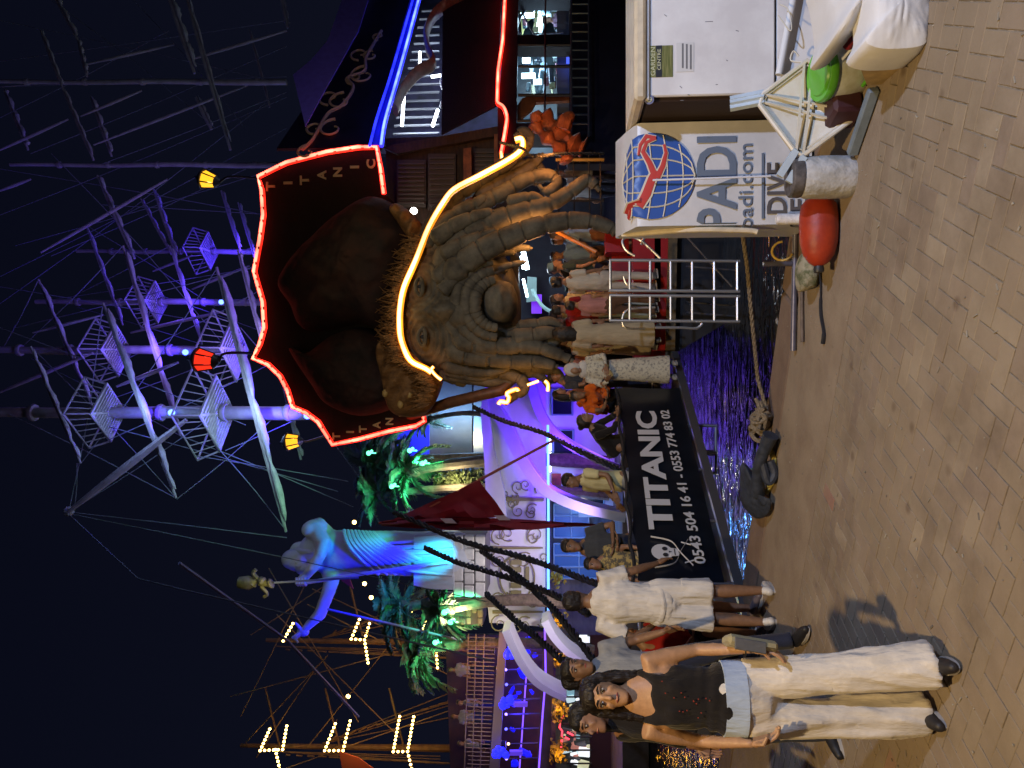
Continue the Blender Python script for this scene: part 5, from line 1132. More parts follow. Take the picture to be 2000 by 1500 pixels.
# white stone blocks (statue base), stone pillar, wall blocks
blocks = mat('stone_block', (.50, .48, .44), .8, var=.12, vscale=4, bump=.3, randobj=.12)
def masonry(name, label, x0, x1, y0, y1, Y, rows, cols, cat='wall', mt=blocks, D=1.6, jit=.0):
    t = thing(name, label, cat, P(x1, (y0 + y1) / 2, Y)); a = P(x1, y1, Y); b = P(x0, y0, Y); W_, H_ = b.x - a.x, b.z - a.z
    m = MB(); m.box((a.x + W_ / 2, Y + D / 2, a.z + H_ / 2), (W_ * .97, D * .94, H_ * .98)); m.build('core', mat('mortar', (.16, .15, .14), .9), t, smooth=False)
    for r in range(rows):
        n = cols + (r % 2); xs = [a.x + W_ * k / n for k in range(n + 1)]
        for k in range(n):
            w = xs[k + 1] - xs[k]; h = H_ / rows; j = random.uniform(-jit, jit); m = MB(); m.box((xs[k] + w / 2, Y + .14 - j, a.z + (r + .5) * h), (w - .03, .3, h - .03), (0, random.uniform(-jit, jit) * .4, 0), ch=.03); m.build('block', mt, t, smooth=False)
    return t
masonry('stone_plinth', 'white stone block base carrying the big blue lit statue', 884, 948, 1046, 1168, 22.6, 3, 4, 'base')
masonry('stone_pillar', 'brightly lit rough stone pillar behind the low palm tree', 852, 944, 1172, 1222, 25, 8, 3, 'pillar', mat('rubble', (.55, .50, .34), .85, color2=(.35, .30, .18), vscale=3, bump=.6, randobj=.25), 1.2, .12)
lamp('POINT', P(900, 1195, 23.4), (1, .9, .5), 90, .1); lamp('POINT', P(935, 1110, 21.4), (.9, .85, 1), 22, .1)
masonry('low_wall', 'short grey block wall to the right of the statue base', 855, 925, 1000, 1042, 27, 3, 2)
# ---------------------------------------------------------------- statue
sm_ = mat('statue_white', (.42, .43, .46), .5, var=.06, vscale=3, bump=.8, bscale=4, stretch=(1.5, 1.5, .5))
SY = 23.0
stt = thing('statue', 'tall robed bearded statue with a staff lit blue and green', 'statue', P(886, 1110, SY))
def SPt(x, y, o=0.0): return P(x, y, SY - o)
m = MB(); K = px(1, SY)
limb(m, [SPt(890, 1085), SPt(820, 1082), SPt(760, 1080), SPt(700, 1078), SPt(650, 1082), SPt(618, 1075)], [(px(50, SY), .5), (px(44, SY), .55), (px(44, SY), .55), (px(42, SY), .5), (px(48, SY), .5), (px(36, SY), .42)], 20)   # trunk and robe
limb(m, [SPt(640, 1050, -.1), SPt(618, 1030, 0), SPt(605, 1034, .3)], [.30, .34, .26], 14)                      # his left shoulder
limb(m, [SPt(612, 1030, .2), SPt(632, 1062, .55), SPt(625, 1085, .8)], [.25, .23, .18], 14)
limb(m, [SPt(625, 1085, .8), SPt(610, 1110, .9), SPt(596, 1128, .9)], [.18, .17, .12], 12); m.ball(SPt(592, 1132, .9), (.2, .18, .16), 12, 8)
limb(m, [SPt(640, 1105, .1), SPt(648, 1135, .35), SPt(640, 1160, .5)], [.26, .24, .2], 14)                     # raised far arm
limb(m, [SPt(640, 1160, .5), SPt(625, 1200, .6), SPt(598, 1226, .6)], [.20, .19, .12], 12)
limb(m, [SPt(610, 1085, .0), SPt(590, 1086, .1)], [.22, .2], 12)
m.ball(SPt(580, 1098, .2), (.27, .33, .36), 18, 12)
limb(m, [SPt(588, 1112, .45), SPt(604, 1112, .5), SPt(620, 1106, .45)], [.17, .19, .1], 12)                     # beard
me = remesh(m, 'body', sm_, .055, 3, lambda c: .012 * nz(c, 9)); link('body', me, sm_, stt)
m = MB()
c = SPt(592, 1234, .6)
m.ball(c, (.15, .11, .19), 12, 8)
for k in range(4): m.tube([c, SPt(583 - 2 * k, 1238 + 3 * k, .7), SPt(570 + k * 4, 1246 + 3 * k, .75)], [.06, .055, .035], 7)
m.tube([c, SPt(582, 1222, .7), SPt(576, 1216, .7)], [.06, .05, .035], 7); m.build('open_hand', sm_, stt)
m = MB(); c = SPt(592, 1132, .9)
for k in range(4): m.tube([c + Vector((-.14, -.06, -.10 + .075 * k)), c + Vector((-.05, -.2, -.10 + .075 * k)), c + Vector((.1, -.16, -.10 + .075 * k))], .05, 7)
m.build('closed_fingers', sm_, stt)
m = MB()
for k in range(16):
    a = k / 15; p0_ = SPt(566 + 6 * math.sin(k), 1096 + 20 * (a - .5), .1 - .3 * abs(a - .5)); m.tube(bez([p0_, SPt(575, 1066 + 12 * a, .05), SPt(600, 1060 + 18 * a, -.1 + .5 * a), SPt(626 + 8 * math.sin(k * 2), 1058 + 20 * a, .3 * a)], 5), .07, 6)
m.ball(SPt(572, 1092, .15), (.30, .36, .34), 16, 10); m.build('hair', sm_, stt)
m = MB()
for sx in (-1, 1): m.ball(SPt(578, 1104 + sx * 5, .52), (.045, .03, .03), 8, 6)
m.tube([SPt(578, 1106, .52), SPt(586, 1108, .60), SPt(588, 1107, .56)], [.03, .05, .04], 7); m.build('face_features', sm_, stt)
m = MB()   # draped folds around the waist and down the side
for k in range(9): m.tube(bez([SPt(672 + k * 7, 1035 + k * .5, .25), SPt(680 + k * 9, 1062, .6), SPt(706 + k * 14, 1092, .55), SPt(740 + k * 17, 1122, .25)], 6), [.05 + .035 * math.sin(PI * i / 18) for i in range(19)], 7)
for k in range(7): m.tube(bez([SPt(760 + k * 4, 1060 + k * 8, .52), SPt(810, 1056 + k * 10, .56), SPt(884, 1046 + k * 13, .55)], 6), [.05] * 13, 7)
m.build('robe_folds', sm_, stt)['kind'] = 'stuff'
m = MB(); rows = [[SPt(808, 1050 + k * 9.5, .55 + .10 * math.sin(k * 1.4)), SPt(850, 1046 + k * 10.5, .62 + .10 * math.sin(k * 1.4 + .5)), SPt(886, 1042 + k * 11, .60 + .12 * math.sin(k * 1.4 + 1))] for k in range(11)]; m.grid(rows); rb = [[q + Vector((0, .2, 0)) for q in r] for r in rows]; m.grid(rb[::-1]); m.grid([[r[0] for r in rows], [r[0] for r in rb]]); m.grid([[r[2] for r in rows], [r[2] for r in rb]]); m.build('robe_hem', sm_, stt)
m = MB(); m.tube([SPt(584, 1140, 1.0), SPt(700, 1122, 1.0), SPt(884, 1096, .9)], .055, 8); m.build('staff', sm_, stt)
for (x, y, Y, aim, pw, col, sp_) in ((872, 1125, 20.6, (620, 1110, 23), 1300, (.002, .005, 1), 70), (800, 1000, 21.4, (660, 1045, 23), 230, (.04, .9, .5), 62), (912, 1085, 21.3, (850, 1085, 22.5), 900, (.02, .55, 1), 44), (640, 1270, 21.5, (620, 1200, 22.5), 160, (.008, .014, 1), 80)):
    lamp('SPOT', P(x, y, Y), col, pw, .12, P(*aim), sp_, .8)

# ---------------------------------------------------------------- palms
leafm = mat('palm_leaf', (.09, .15, .08), .5, var=.4, vscale=5)
def frond_data(L, seed, droop=1.0):
    rr = random.Random(seed); m = MB(); pts = []
    N = 13
    for i in range(N): t = i / (N - 1); pts.append(Vector((L * t * (1 - .15 * t * t), 0, L * (.35 * t - .75 * droop * t * t))))
    m.tube(pts, [.035 * (1 - .8 * i / (N - 1)) for i in range(N)], 5)
    for i in range(1, N):
        for h_ in (0, .5):
            p = pts[i - 1].lerp(pts[i], h_)
            for s in (-1, 1):
                l = L * .30 * (math.sin(PI * (.12 + .80 * i / N))) * rr.uniform(.8, 1.1); d = Vector((.55, s * .8, -.35 + rr.uniform(-.15, .15))).normalized(); w = .028
                q = p + d * l * .5; e = p + d * l + Vector((0, 0, -.18 * l)); m.add([p + Vector((w, 0, 0)), q + Vector((w, 0, 0)), e, q - Vector((w, 0, 0)), p - Vector((w, 0, 0))], [(0, 1, 2, 3, 4)])
    me = bpy.data.meshes.new('frond'); me.from_pydata(m.v, [], m.f); me.materials.append(leafm); me.update(); return me
fronds = [frond_data(1.0, s, d) for s, d in ((1, .8), (2, 1.1), (3, 1.4))]
bark = mat('palm_bark', (.14, .10, .07), .9, var=.4, vscale=6, bump=.8, bscale=10)
def palm(label, base, crown, L, n=24, seed=0, tr=.22):
    rr = random.Random(seed); b = Vector(base); c = Vector(crown); t = thing('palm_tree', label, 'palm tree', base, 'palm trees by the restaurant')
    N = 14; m = MB(); m.tube([b.lerp(c, i / N) + Vector((.25 * math.sin(PI * i / N), 0, 0)) for i in range(N + 1)], [tr * (1.15 - .35 * i / N) * (1 + .08 * (i % 2)) for i in range(N + 1)], 9); m.build('trunk', bark, t)
    m = MB(); m.ball(c + Vector((0, 0, -.05)), (tr * 1.4, tr * 1.4, tr * 1.8), 10, 6); m.build('crown_heart', bark, t)
    for k in range(n):
        o = bpy.data.objects.new('frond', fronds[k % 3]); COL.objects.link(o); el = rr.uniform(-.5, 1.0) if k > n // 3 else rr.uniform(.5, 1.25); az = k * 2.4 + rr.uniform(-.3, .3)
        o.location = c; o.rotation_euler = (rr.uniform(-.3, .3), -el, az); s = L * rr.uniform(.85, 1.1); o.scale = (s, s, s); attach(o, t)
    return t
palm('tallest palm tree standing right of the blue panel, lit green', P(1190, 912, 28.5), P(742, 905, 28.5), 1.7, 30, 1)
palm('lit palm tree whose crown hangs just below the tallest crown', P(1190, 905, 27.0), P(800, 918, 27.0), 1.6, 28, 2)
palm('slim palm tree immediately right of the statue shoulder', P(1190, 968, 27.0), P(742, 965, 27.0), 1.3, 20, 3, .16)
palm('low bright green palm tree in front of the stone pillar', P(1160, 1185, 23.6), P(868, 1190, 23.6), 1.2, 26, 4, .18)
palm('blue tinted palm tree left of the statue robe', P(1160, 1182, 27.0), P(790, 1185, 27.0), 1.6, 24, 5, .18)
palm('green lit palm tree farthest left beside the bulb ship', P(1160, 1272, 26.0), P(828, 1268, 26.0), 1.6, 26, 6, .18)
palm('small dark palm tree in front of the pale balcony', P(1000, 822, 29.0), P(838, 818, 29.0), .9, 16, 7, .1)
GR_ = (.05, 1, .38)
for (x, y, Y, pw) in ((720, 885, 27.2, 60), (800, 880, 26.0, 60), (825, 905, 25.8, 60), (765, 950, 26.0, 40), (868, 1196, 22.7, 45), (850, 1255, 25.0, 60), (880, 1215, 23.2, 25)):
    cx_, cy_, cY = {720: (742, 905, 28.5), 800: (742, 905, 28.5), 825: (800, 918, 27), 765: (742, 965, 27), 868: (868, 1190, 23.6), 850: (828, 1268, 26), 880: (868, 1190, 23.6)}[x]
    lamp('SPOT', P(cx_ + 85, cy_, cY - 1.6), GR_, pw * 9, .08, P(cx_ - 10, cy_, cY), 70, .7)
    m = MB(); m.ball(P(x, y, Y), .085); m.ball(P(x + 6, y - 4, Y), .05); m.tube([P(x, y, Y), P(x + 14, y, Y + .3)], .02, 5); tag(m.build('tree_floodlight', glow('green_bulb', (.12, 1, .45), 4)), 'small green floodlight %s' % {720: 'highest among the palm fronds', 800: 'under the tallest palm crown', 825: 'just above the lit hedge', 765: 'beside the slim palm stem', 868: 'in the low palm near the stone pillar', 850: 'near the palm farthest left', 880: 'lowest one over the stone pillar'}[x], 'floodlight', 'green floodlights in the palm trees')
lamp('POINT', P(770, 1150, 25.5), (.03, .3, 1), 90, .1)
# lit hedge
m = MB(); rr = random.Random(5)
for k in range(900):
    x = rr.uniform(848, 942); y = rr.uniform(925, 962) + (x - 850) * -.1; c = P(x, y, 27.6 + rr.uniform(-.5, .3)); a = Vector((rr.uniform(-1, 1), rr.uniform(-1, 1), rr.uniform(-1, 1))).normalized() * .11; b = a.orthogonal().normalized() * .05; m.add([c - a, c + b, c + a, c - b], [(0, 1, 2, 3)])
o = m.build('hedge', mat('hedge_leaf', (.12, .13, .05), .6, var=.4, vscale=5), smooth=False); o['kind'] = 'stuff'; o['label'] = 'flowering hedge lit pale yellow above the violet wall'; 
lamp('POINT', P(885, 940, 26.6), (1, .95, .55), 90, .1)

# ---------------------------------------------------------------- red flag on its staff
fl_ = thing('flag', 'large red cloth flag hanging folded from a slanting red staff', 'flag', P(1080, 868, 15.5)); fm_ = mat('red_flag_cloth', (.20, .004, .02), .75, var=.15, vscale=3, bump=.3, bscale=5)
m = MB(); m.tube([P(1085, 858, 15.5), P(935, 938, 15.5), P(800, 1012, 15.5), P(740, 1022, 15.5)], .028, 7); m.build('staff', mat('red_staff', (.30, .05, .05), .4), fl_)
m = MB(); rows = []
for k in range(13):
    t = k / 12; top = P(lerp(936, 760, t), lerp(938, 1018, t), 15.45); bot = P(lerp(988, 800, t), lerp(1008, 1026, t), 15.3 + .15 * math.sin(k * 1.2)); rows.append([top.lerp(bot, j / 6) + Vector((0, -.05 * math.sin(j * 1.3 + k * .6), 0)) for j in range(7)])
m.grid(rows); m.build('flag_cloth', fm_, fl_)
m = MB(); rows = []
for k in range(15):
    t = k / 14; x = lerp(745, 1168, t); w = 8 + 17 * math.sin(PI * min(1, t * 1.15)); rows.append([P(x, 1023 + 2 * t + (j / 4 - .5) * w * (1 if t < .95 else .3), 15.2 + .12 * math.sin(k * .9 + j * 2)) for j in range(5)])
m.grid(rows); rows = []
m.build('flag_fold', fm_, fl_)
m = MB(); rows = []
for k in range(9):
    t = k / 8; x = lerp(960, 1100, t); rows.append([P(x, 1022, 15.1), P(x + 2, 1022 + 14 * math.sin(PI * t) * .8 + 2, 15.0)])
m.grid(rows); m.build('flag_corner', fm_, fl_)
for (x, y) in ((870, 1016), (975, 1010)): m = MB(); m.prism(PP([(x - 10, y - 3), (x + 12, y - 3), (x + 22, y + 6), (x, y + 6)], 15.02), (0, .02, 0)); m.build('white_patch', mat('patch_white', (.5, .45, .6), .7), fl_, smooth=False)
# dark mooring ropes and chains that slant across
chm = mat('black_chain', (.012, .013, .016), .55, bump=.5, bscale=30)
def chain(label, pts, r, Y=None, nm='mooring_line'):
    q = PP(pts, Y) if Y else [P(*k) for k in pts]; rr_ = random.Random(len(label)); raw = bez(q, 26); m = MB()
    for s_ in range(3):
        u = (raw[-1] - raw[0]).normalized().orthogonal(); w = (raw[-1] - raw[0]).normalized().cross(u); a0 = s_ * 2.1
        m.tube([p + u * math.cos(i * .9 + a0) * r * .6 + w * math.sin(i * .9 + a0) * r * .6 for i, p in enumerate(raw)], [r * rr_.uniform(.35, .75) for _ in raw], 6)
    return tag(m.build(nm, chm), label, 'rope', 'black ropes of the boat')
chain('black rope from the hat end down over the orange life vest', [(925, 795, 13.0), (985, 822, 12.6), (1060, 845, 12.0), (1130, 880, 11.2), (1215, 920, 10.6)], .032)
chain('upper black rope running left of the red flag to the gangway', [(770, 1000, 15.0), (900, 1055, 14.0), (1010, 1085, 13.0), (1100, 1115, 12.0), (1190, 1150, 10.4)], .045)
chain('middle black rope crossing the statue base and the fascia', [(830, 1070, 15.0), (900, 1100, 14.2), (1000, 1130, 13.0), (1090, 1165, 12.0), (1150, 1200, 11.2)], .045)
chain('short black rope in front of the printed fascia', [(940, 1075, 14.0), (990, 1110, 13.4), (1040, 1150, 12.8), (1090, 1200, 12.0), (1160, 1290, 11.0)], .045)
chain('lowest black rope slanting left past the curved fins', [(950, 1160, 14.0), (1000, 1205, 13.0), (1060, 1255, 12.0), (1120, 1310, 11.2)], .045)
chain('black rope hanging across the curled lock of the beard', [(975, 278, 12.4), (1020, 290, 12.4), (1040, 305, 12.4), (1100, 300, 12.6), (1180, 300, 12.8)], .022)

# ================================================================ MASTS AND RIGGING
mastm = mat('mast_wood', (.26, .24, .24), .6, var=.2, vscale=3, bump=.25, bscale=8)
sailm = mat('furled_sail', (.34, .33, .33), .8, var=.2, vscale=5, bump=.5, bscale=9)
ropem = mat('rigging_rope', (.13, .14, .17), .8)
def mast(label, y, x0, x1, Y, r, x_nests=(), parentlist=None):
    t = thing('ship_mast', label, 'mast', P(x1, y, Y), 'masts of the ships behind the hat')
    m = MB(); N = 12; m.tube([P(lerp(x1, x0, k / N), y + 1.2 * math.sin(k), Y) for k in range(N + 1)], [r * (1 - .35 * k / N) for k in range(N + 1)], 10); m.build('pole', mastm, t)
    for k in range(5):
        x = lerp(x1, x0, (k + .5) / 5.5); m = MB(); c = P(x, y, Y); m.lathe(c, [(r * 1.15, -.06), (r * 1.2, 0), (r * 1.1, .06)], 10); m.build('band', mastm, t)
    return t
def nest(t, x, y, Y, w):
    """slatted diamond fighting top with a raised chevron rail"""
    c = P(x, y, Y); s = px(w, Y) / 2; A = [c + Vector((-s, 0, -.05)), c + Vector((0, -s, 0)), c + Vector((s, 0, .05)), c + Vector((0, s, 0))]
    m = MB(); m.tube(A, .05, 6, closed=True); m.tube([A[1], A[3]], .05, 6); f = m.build('fighting_top', sailm, t)
    m = MB()
    for k in range(1, 12):
        u = k / 12; m.beam(A[0].lerp(A[1], u), A[3].lerp(A[2], u), .035, .09)
    m.build('slats', sailm, f, smooth=False)['kind'] = 'stuff'
    B = [q + Vector((0, 0, .62)) + (q - c) * .25 for q in A]; m = MB(); m.tube(B, .03, 5, closed=True)
    for q, b in zip(A, B): m.tube([q, b], .025, 5)
    for k in range(1, 6): m.tube([B[0].lerp(B[1], k / 6), A[0].lerp(A[1], k / 6)], .014, 4); m.tube([B[1].lerp(B[2], k / 6), A[1].lerp(A[2], k / 6)], .014, 4)
    m.build('top_rail', sailm, f)['kind'] = 'stuff'
def yard(t, a, b, Y, r, fat=1.0, seed=0, name='yard'):
    r *= .62
    """spar with a sail rolled along it in uneven bulges"""
    p = P(a[0], a[1], Y - .25); q = P(b[0], b[1], Y - .25); m = MB(); N = 16; m.tube([p.lerp(q, k / N) for k in range(N + 1)], [r * (.45 + .55 * math.sin(PI * (k + .4) / (N + .8))) for k in range(N + 1)], 8); s = m.build(name, mastm, t)
    if fat > 0:
        m = MB(); off = (q - p).cross(Vector((0, 1, 0))).normalized(); 
        if off.z > 0: off = -off
        N = 30; pts = [p.lerp(q, .04 + .92 * k / N) + off * (r * 1.3 + px(1, Y) * 2.6 * fat * abs(math.sin(k * .42 + seed))) + Vector((0, -.1, 0)) for k in range(N + 1)]
        m.tube(pts, [r * fat * (.30 + .62 * abs(math.sin(k * .42 + seed)) + .16 * math.sin(k * 2.9 + seed)) * (1 if 0 < k < N else .3) for k in range(N + 1)], 8); m.build('furled_sail', sailm, s)
    return s
M1 = mast('nearest pale mast rising behind the left tip of the hat', 806, -60, 625, 20, .20); M2 = mast('second mast ending behind the red lantern', 684, -60, 480, 23, .16)
M3 = mast('third mast with a violet lit top, above the middle of the hat', 590, 70, 520, 27, .13); M4 = mast('thin far mast above the right lobe of the hat', 491, 150, 520, 31, .12)
nest(M1, 425, 808, 19.9, 150); nest(M1, 212, 806, 19.9, 116); nest(M2, 458, 682, 22.9, 128); nest(M2, 228, 684, 22.9, 104); nest(M3, 305, 590, 26.9, 84); nest(M4, 408, 490, 30.9, 76)
yard(M1, (423, 522), (559, 1039), 19.7, .13, 1.2, 0); yard(M1, (201, 592), (344, 973), 19.7, .11, 1.2, 1); yard(M1, (60, 677), (158, 905), 19.7, .09, 1.1, 2)
yard(M2, (75, 546), (180, 792), 22.7, .10, 1.1, 3); yard(M2, (240, 480), (352, 851), 22.7, .11, 1.1, 4); yard(M2, (464, 487), (520, 700), 22.7, .1, 1, 5)
yard(M3, (168, 440), (240, 635), 26.7, .10, .9, 6); yard(M3, (332, 480), (395, 673), 26.7, .10, .9, 7); yard(M1, (549, 731), (588, 898), 21.5, .10, .9, 8)
yard(M4, (300, 370), (345, 500), 30.7, .13, .8, 9); yard(M4, (275, 388), (335, 498), 30.7, .10, .8, 2); yard(M4, (432, 372), (470, 490), 30.7, .12, .6, 4); yard(M4, (465, 395), (498, 505), 30.7, .1, .8, 1)
for k, (a, b, Y, t, r) in enumerate((((182, 689), (-10, 770), 22.5, M2, .10), ((64, 650), (201, 615), 23, M2, .08), ((255, 650), (437, 608), 26, M3, .10), ((228, 755), (348, 708), 21.5, M1, .10), ((298, 530), (375, 499), 30, M4, .09), ((375, 565), (487, 519), 29, M4, .09), ((364, 820), (133, 1000), 19.5, M1, .17))):
    yard(t, a, b, Y, r, 0, k, 'gaff')
m = MB(); m.lathe(P(134, 999, 19.5), [(.05, -.12), (.13, -.05), (.13, .05), (.05, .12)], 8); m.build('gaff_cap', mastm, M1)
# second fleet, higher right, almost unlit
M5 = mast('tall dark mast at the upper right with pale drooping yards', 160, -60, 560, 24, .095); M6 = mast('dark mast between the yellow lantern and the drooping yards', 322, 20, 545, 26, .10)
for k, (a, b, Y, t, r, ft) in enumerate((((90, -40), (153, 80), 24, M5, .10, 1), ((153, 80), (170, 150), 24, M5, .10, .9), ((80, 60), (123, 173), 23.5, M5, .11, .6), ((123, 173), (183, 313), 23.5, M5, .11, .6), ((190, 343), (263, 505), 25.5, M6, .12, .9), ((8, 175), (55, 293), 25.5, M6, .12, 1), ((177, 188), (218, 305), 25.5, M6, .11, 1), ((323, -30), (380, 143), 23.5, M5, .15, .9), ((363, -10), (450, 293), 23.5, M5, .13, .5), ((383, 190), (413, 253), 25.5, M6, .14, .5), ((487, 58), (527, 210), 25.5, M5, .07, .4), ((545, -30), (562, 55), 25.5, M5, .12, .4))):
    yard(t, a, b, Y, r, ft, k)
for k, (a, b, Y, t, r) in enumerate((((-5, 295), (133, 233), 25, M6, .09), ((157, 227), (277, 177), 24, M5, .08), ((163, 127), (340, 87), 24, M5, .08), ((370, 117), (560, 60), 24, M5, .08), ((183, 283), (483, 167), 25, M6, .08), ((80, 493), (327, 350), 25, M6, .10), ((-5, 374), (60, 350), 25, M6, .10), ((0, 170), (120, 160), 24.5, M5, .03))):
    yard(t, a, b, Y, r, 0, k, 'gaff')
rg = random.Random(11)
def rig(t, lst, Y, r=.013):
    for a, b in lst:
        p = P(a[0], a[1], Y); q = P(b[0], b[1], Y + .4); m = MB(); mid = p.lerp(q, .5) - Vector((0, 0, .02 * (q - p).length)); m.tube([p, p.lerp(mid, .5) - Vector((0, 0, .004 * (q - p).length)), mid, mid.lerp(q, .5), q], r, 5); m.build('stay', ropem, t)
rig(M1, [((134, 1000), (200, 600)), ((134, 1000), (560, 1050)), ((134, 1000), (420, 810)), ((158, 905), (425, 522)), ((344, 973), (60, 677)), ((134, 1003), (950, 1175)), ((150, 905), (145, 1000)), ((20, 810), (344, 973)), ((345, 975), (530, 820)), ((430, 880), (560, 1038)), ((470, 640), (700, 930)), ((520, 700), (700, 850)), ((380, 890), (680, 940)), ((350, 850), (690, 990)), ((200, 830), (660, 960)), ((0, 640), (480, 830)), ((210, 860), (550, 700)), ((440, 880), (640, 790))], 19.8)
rig(M2, [((0, 560), (460, 640)), ((75, 546), (0, 690)), ((180, 792), (460, 690)), ((100, 300), (460, 700)), ((240, 480), (30, 690)), ((352, 851), (60, 700)), ((520, 560), (250, 700)), ((30, 640), (500, 520))], 23)
rig(M3, [((70, 590), (520, 520)), ((168, 440), (420, 600)), ((332, 480), (120, 590)), ((395, 673), (150, 600)), ((260, 560), (520, 650))], 27)
rig(M5, [((0, 40), (540, 160)), ((0, 120), (560, 40)), ((100, 0), (420, 250)), ((60, 300), (560, 90)), ((0, 230), (330, 60)), ((200, 320), (560, 180)), ((260, 0), (480, 250)), ((-10, 170), (560, 150))], 24.5)
rig(M6, [((0, 420), (560, 190)), ((0, 540), (560, 250)), ((30, 480), (540, 330)), ((0, 330), (520, 420)), ((100, 500), (480, 330)), ((200, 400), (540, 420)), ((-10, 600), (520, 200))], 26)
# uplights on the masts
BL = (.07, .03, 1)
for (x, y, Y, pw, ax) in ((600, 812, 19.3, 500, 380), (335, 806, 19.3, 160, 120), (362, 688, 22.3, 260, 150), (432, 590, 26.2, 320, 220), (520, 684, 22.4, 350, 400), (510, 500, 30, 500, 300)):
    lamp('SPOT', P(x, y, Y), BL, pw * 2.2, .1, P(ax, y, Y + .4), 95, .7)
    m = MB(); m.ball(P(x, y, Y + .45), .09); tag(m.build('mast_uplight', glow('uplight_blue', (.06, .12, 1), 9)), 'small blue uplight %s' % {600: 'where the pale mast meets the hat edge', 335: 'half way up the nearest mast', 362: 'above the red lantern', 432: 'low on the third mast', 520: 'hidden foot of the second mast', 510: 'at the foot of the far thin mast'}[x], 'light')
for (x, y, Y, pw, col, aim) in ((700, 930, 15, 750, (.42, .34, 1), (300, 740, 20)), (650, 620, 17.5, 900, (.22, .10, 1), (300, 620, 24)), (640, 960, 17, 420, (.35, .9, .6), (480, 950, 20)), (600, 200, 19, 45, (.40, .75, .70), (150, 260, 24)), (620, 420, 20, 420, (.28, .16, 1), (250, 460, 27)), (560, 60, 19, 22, (.6, .6, .7), (300, 80, 24))):
    lamp('SPOT', P(x, y, Y), col, pw, .3, P(*aim), 62, .8)
for (x, y, Y, c, pw) in ((470, 800, 18.6, (.40, .62, 1), 110), (255, 800, 18.6, (.30, .45, 1), 80), (490, 690, 21.6, (.45, .35, 1), 100), (270, 684, 21.8, (.30, .20, 1), 80), (335, 590, 25.8, (.15, .08, 1), 90), (440, 490, 29.8, (.08, .04, 1), 90)): lamp('POINT', P(x, y, Y), c, pw, .08)  # extra points added below the slatted tops to brighten them
# ---------------------------------------------------------------- lanterns
def lantern(label, x, y, Y, s, gcol, es, hang=None, tilt=0.0):
    t = thing('lantern', label, 'lantern', P(x, y, Y)); c = P(x, y, Y); M = Matrix.Rotation(tilt, 4, 'Y'); blk2 = mat('lantern_iron', (.012, .012, .014), .5)
    g = glow('lantern_glass_%d' % int(gcol[1] * 100), gcol, es)
    for k in range(6):
        a0, a1 = 2 * PI * k / 6 + .1, 2 * PI * (k + 1) / 6 - .1; m = MB(); v = [c + M @ Vector((s * R * math.cos(a), s * R * math.sin(a), s * z)) for (R, z) in ((.62, -.7), (.95, .6)) for a in (a0, a1)]; m.add([v[0], v[1], v[3], v[2]], [(0, 1, 2, 3)]); m.build('pane', g, t, smooth=False)
        m = MB(); a = 2 * PI * k / 6; m.tube([c + M @ Vector((s * .66 * math.cos(a), s * .66 * math.sin(a), -s * .75)), c + M @ Vector((s * 1.0 * math.cos(a), s * math.sin(a), s * .65))], s * .06, 5); m.build('bar', blk2, t)
    m = MB(); m.lathe(c, [(1.1 * s, .62 * s), (1.15 * s, .72 * s), (.8 * s, 1.05 * s), (.35 * s, 1.35 * s), (.15 * s, 1.5 * s), (.05 * s, 1.75 * s)], 12, M); m.build('roof', blk2, t)
    m = MB(); m.lathe(c, [(.2 * s, -1.2 * s), (.45 * s, -.95 * s), (.66 * s, -.72 * s)], 12, M); m.build('foot', blk2, t)
    m = MB(); m.ball(c, s * .3, 10, 6); m.build('bulb', glow('lantern_bulb_%d' % int(gcol[1] * 100), tuple(min(1, k + .25) for k in gcol), es * 3), t)
    if hang: m = MB(); m.tube(bez([c + M @ Vector((0, 0, -1.2 * s)), P(*hang[0]), P(*hang[1])], 4), s * .12, 6); m.build('bracket', blk2, t)
    return t
lantern('yellow lantern high above the right point of the hat', 409, 352, 15.5, .19, (1, .48, .02), 1.6, ((450, 345, 15.4), (520, 350, 14.4)), .25)
lantern('yellow lantern left of the hat beside the pale yard', 573, 862, 15.2, .17, (1, .45, .02), 1.6, ((600, 862, 15), (640, 850, 14.4)), -.1)
lantern('red lantern on the mast above the pointed left corner of the hat', 402, 704, 15.5, .24, (1, .03, .01), 1.3, ((440, 690, 15.4), (500, 690, 14.4)), .1)

# ================================================================ SHIPS WITH BULB LIT TOPS, FAR LEFT
bulbm = glow('warm_bulb', (1, .62, .16), 14)
bme = None
def bulbs(t, pts, Y, step=7.5, r=.052):
    global bme
    for i in range(len(pts) - 1):
        a, b = pts[i], pts[i + 1]; L = math.hypot(b[0] - a[0], b[1] - a[1]); n = max(1, int(L / step))
        m = MB(); m.tube([P(a[0], a[1], Y), P(b[0], b[1], Y)], .018, 4); m.build('wire', mat('wire_brown', (.10, .05, .02), .6), t)
        for k in range(n):
            p = P(lerp(a[0], b[0], k / n), lerp(a[1], b[1], k / n), Y - .05)
            if bme is None: q = MB(); q.ball((0, 0, 0), 1.0, 8, 5); o = q.build('bulb', bulbm, t); bme = o.data
            else: o = bpy.data.objects.new('bulb', bme); COL.objects.link(o); attach(o, t)
            o.location = p; o.scale = (r * Y / 30,) * 3
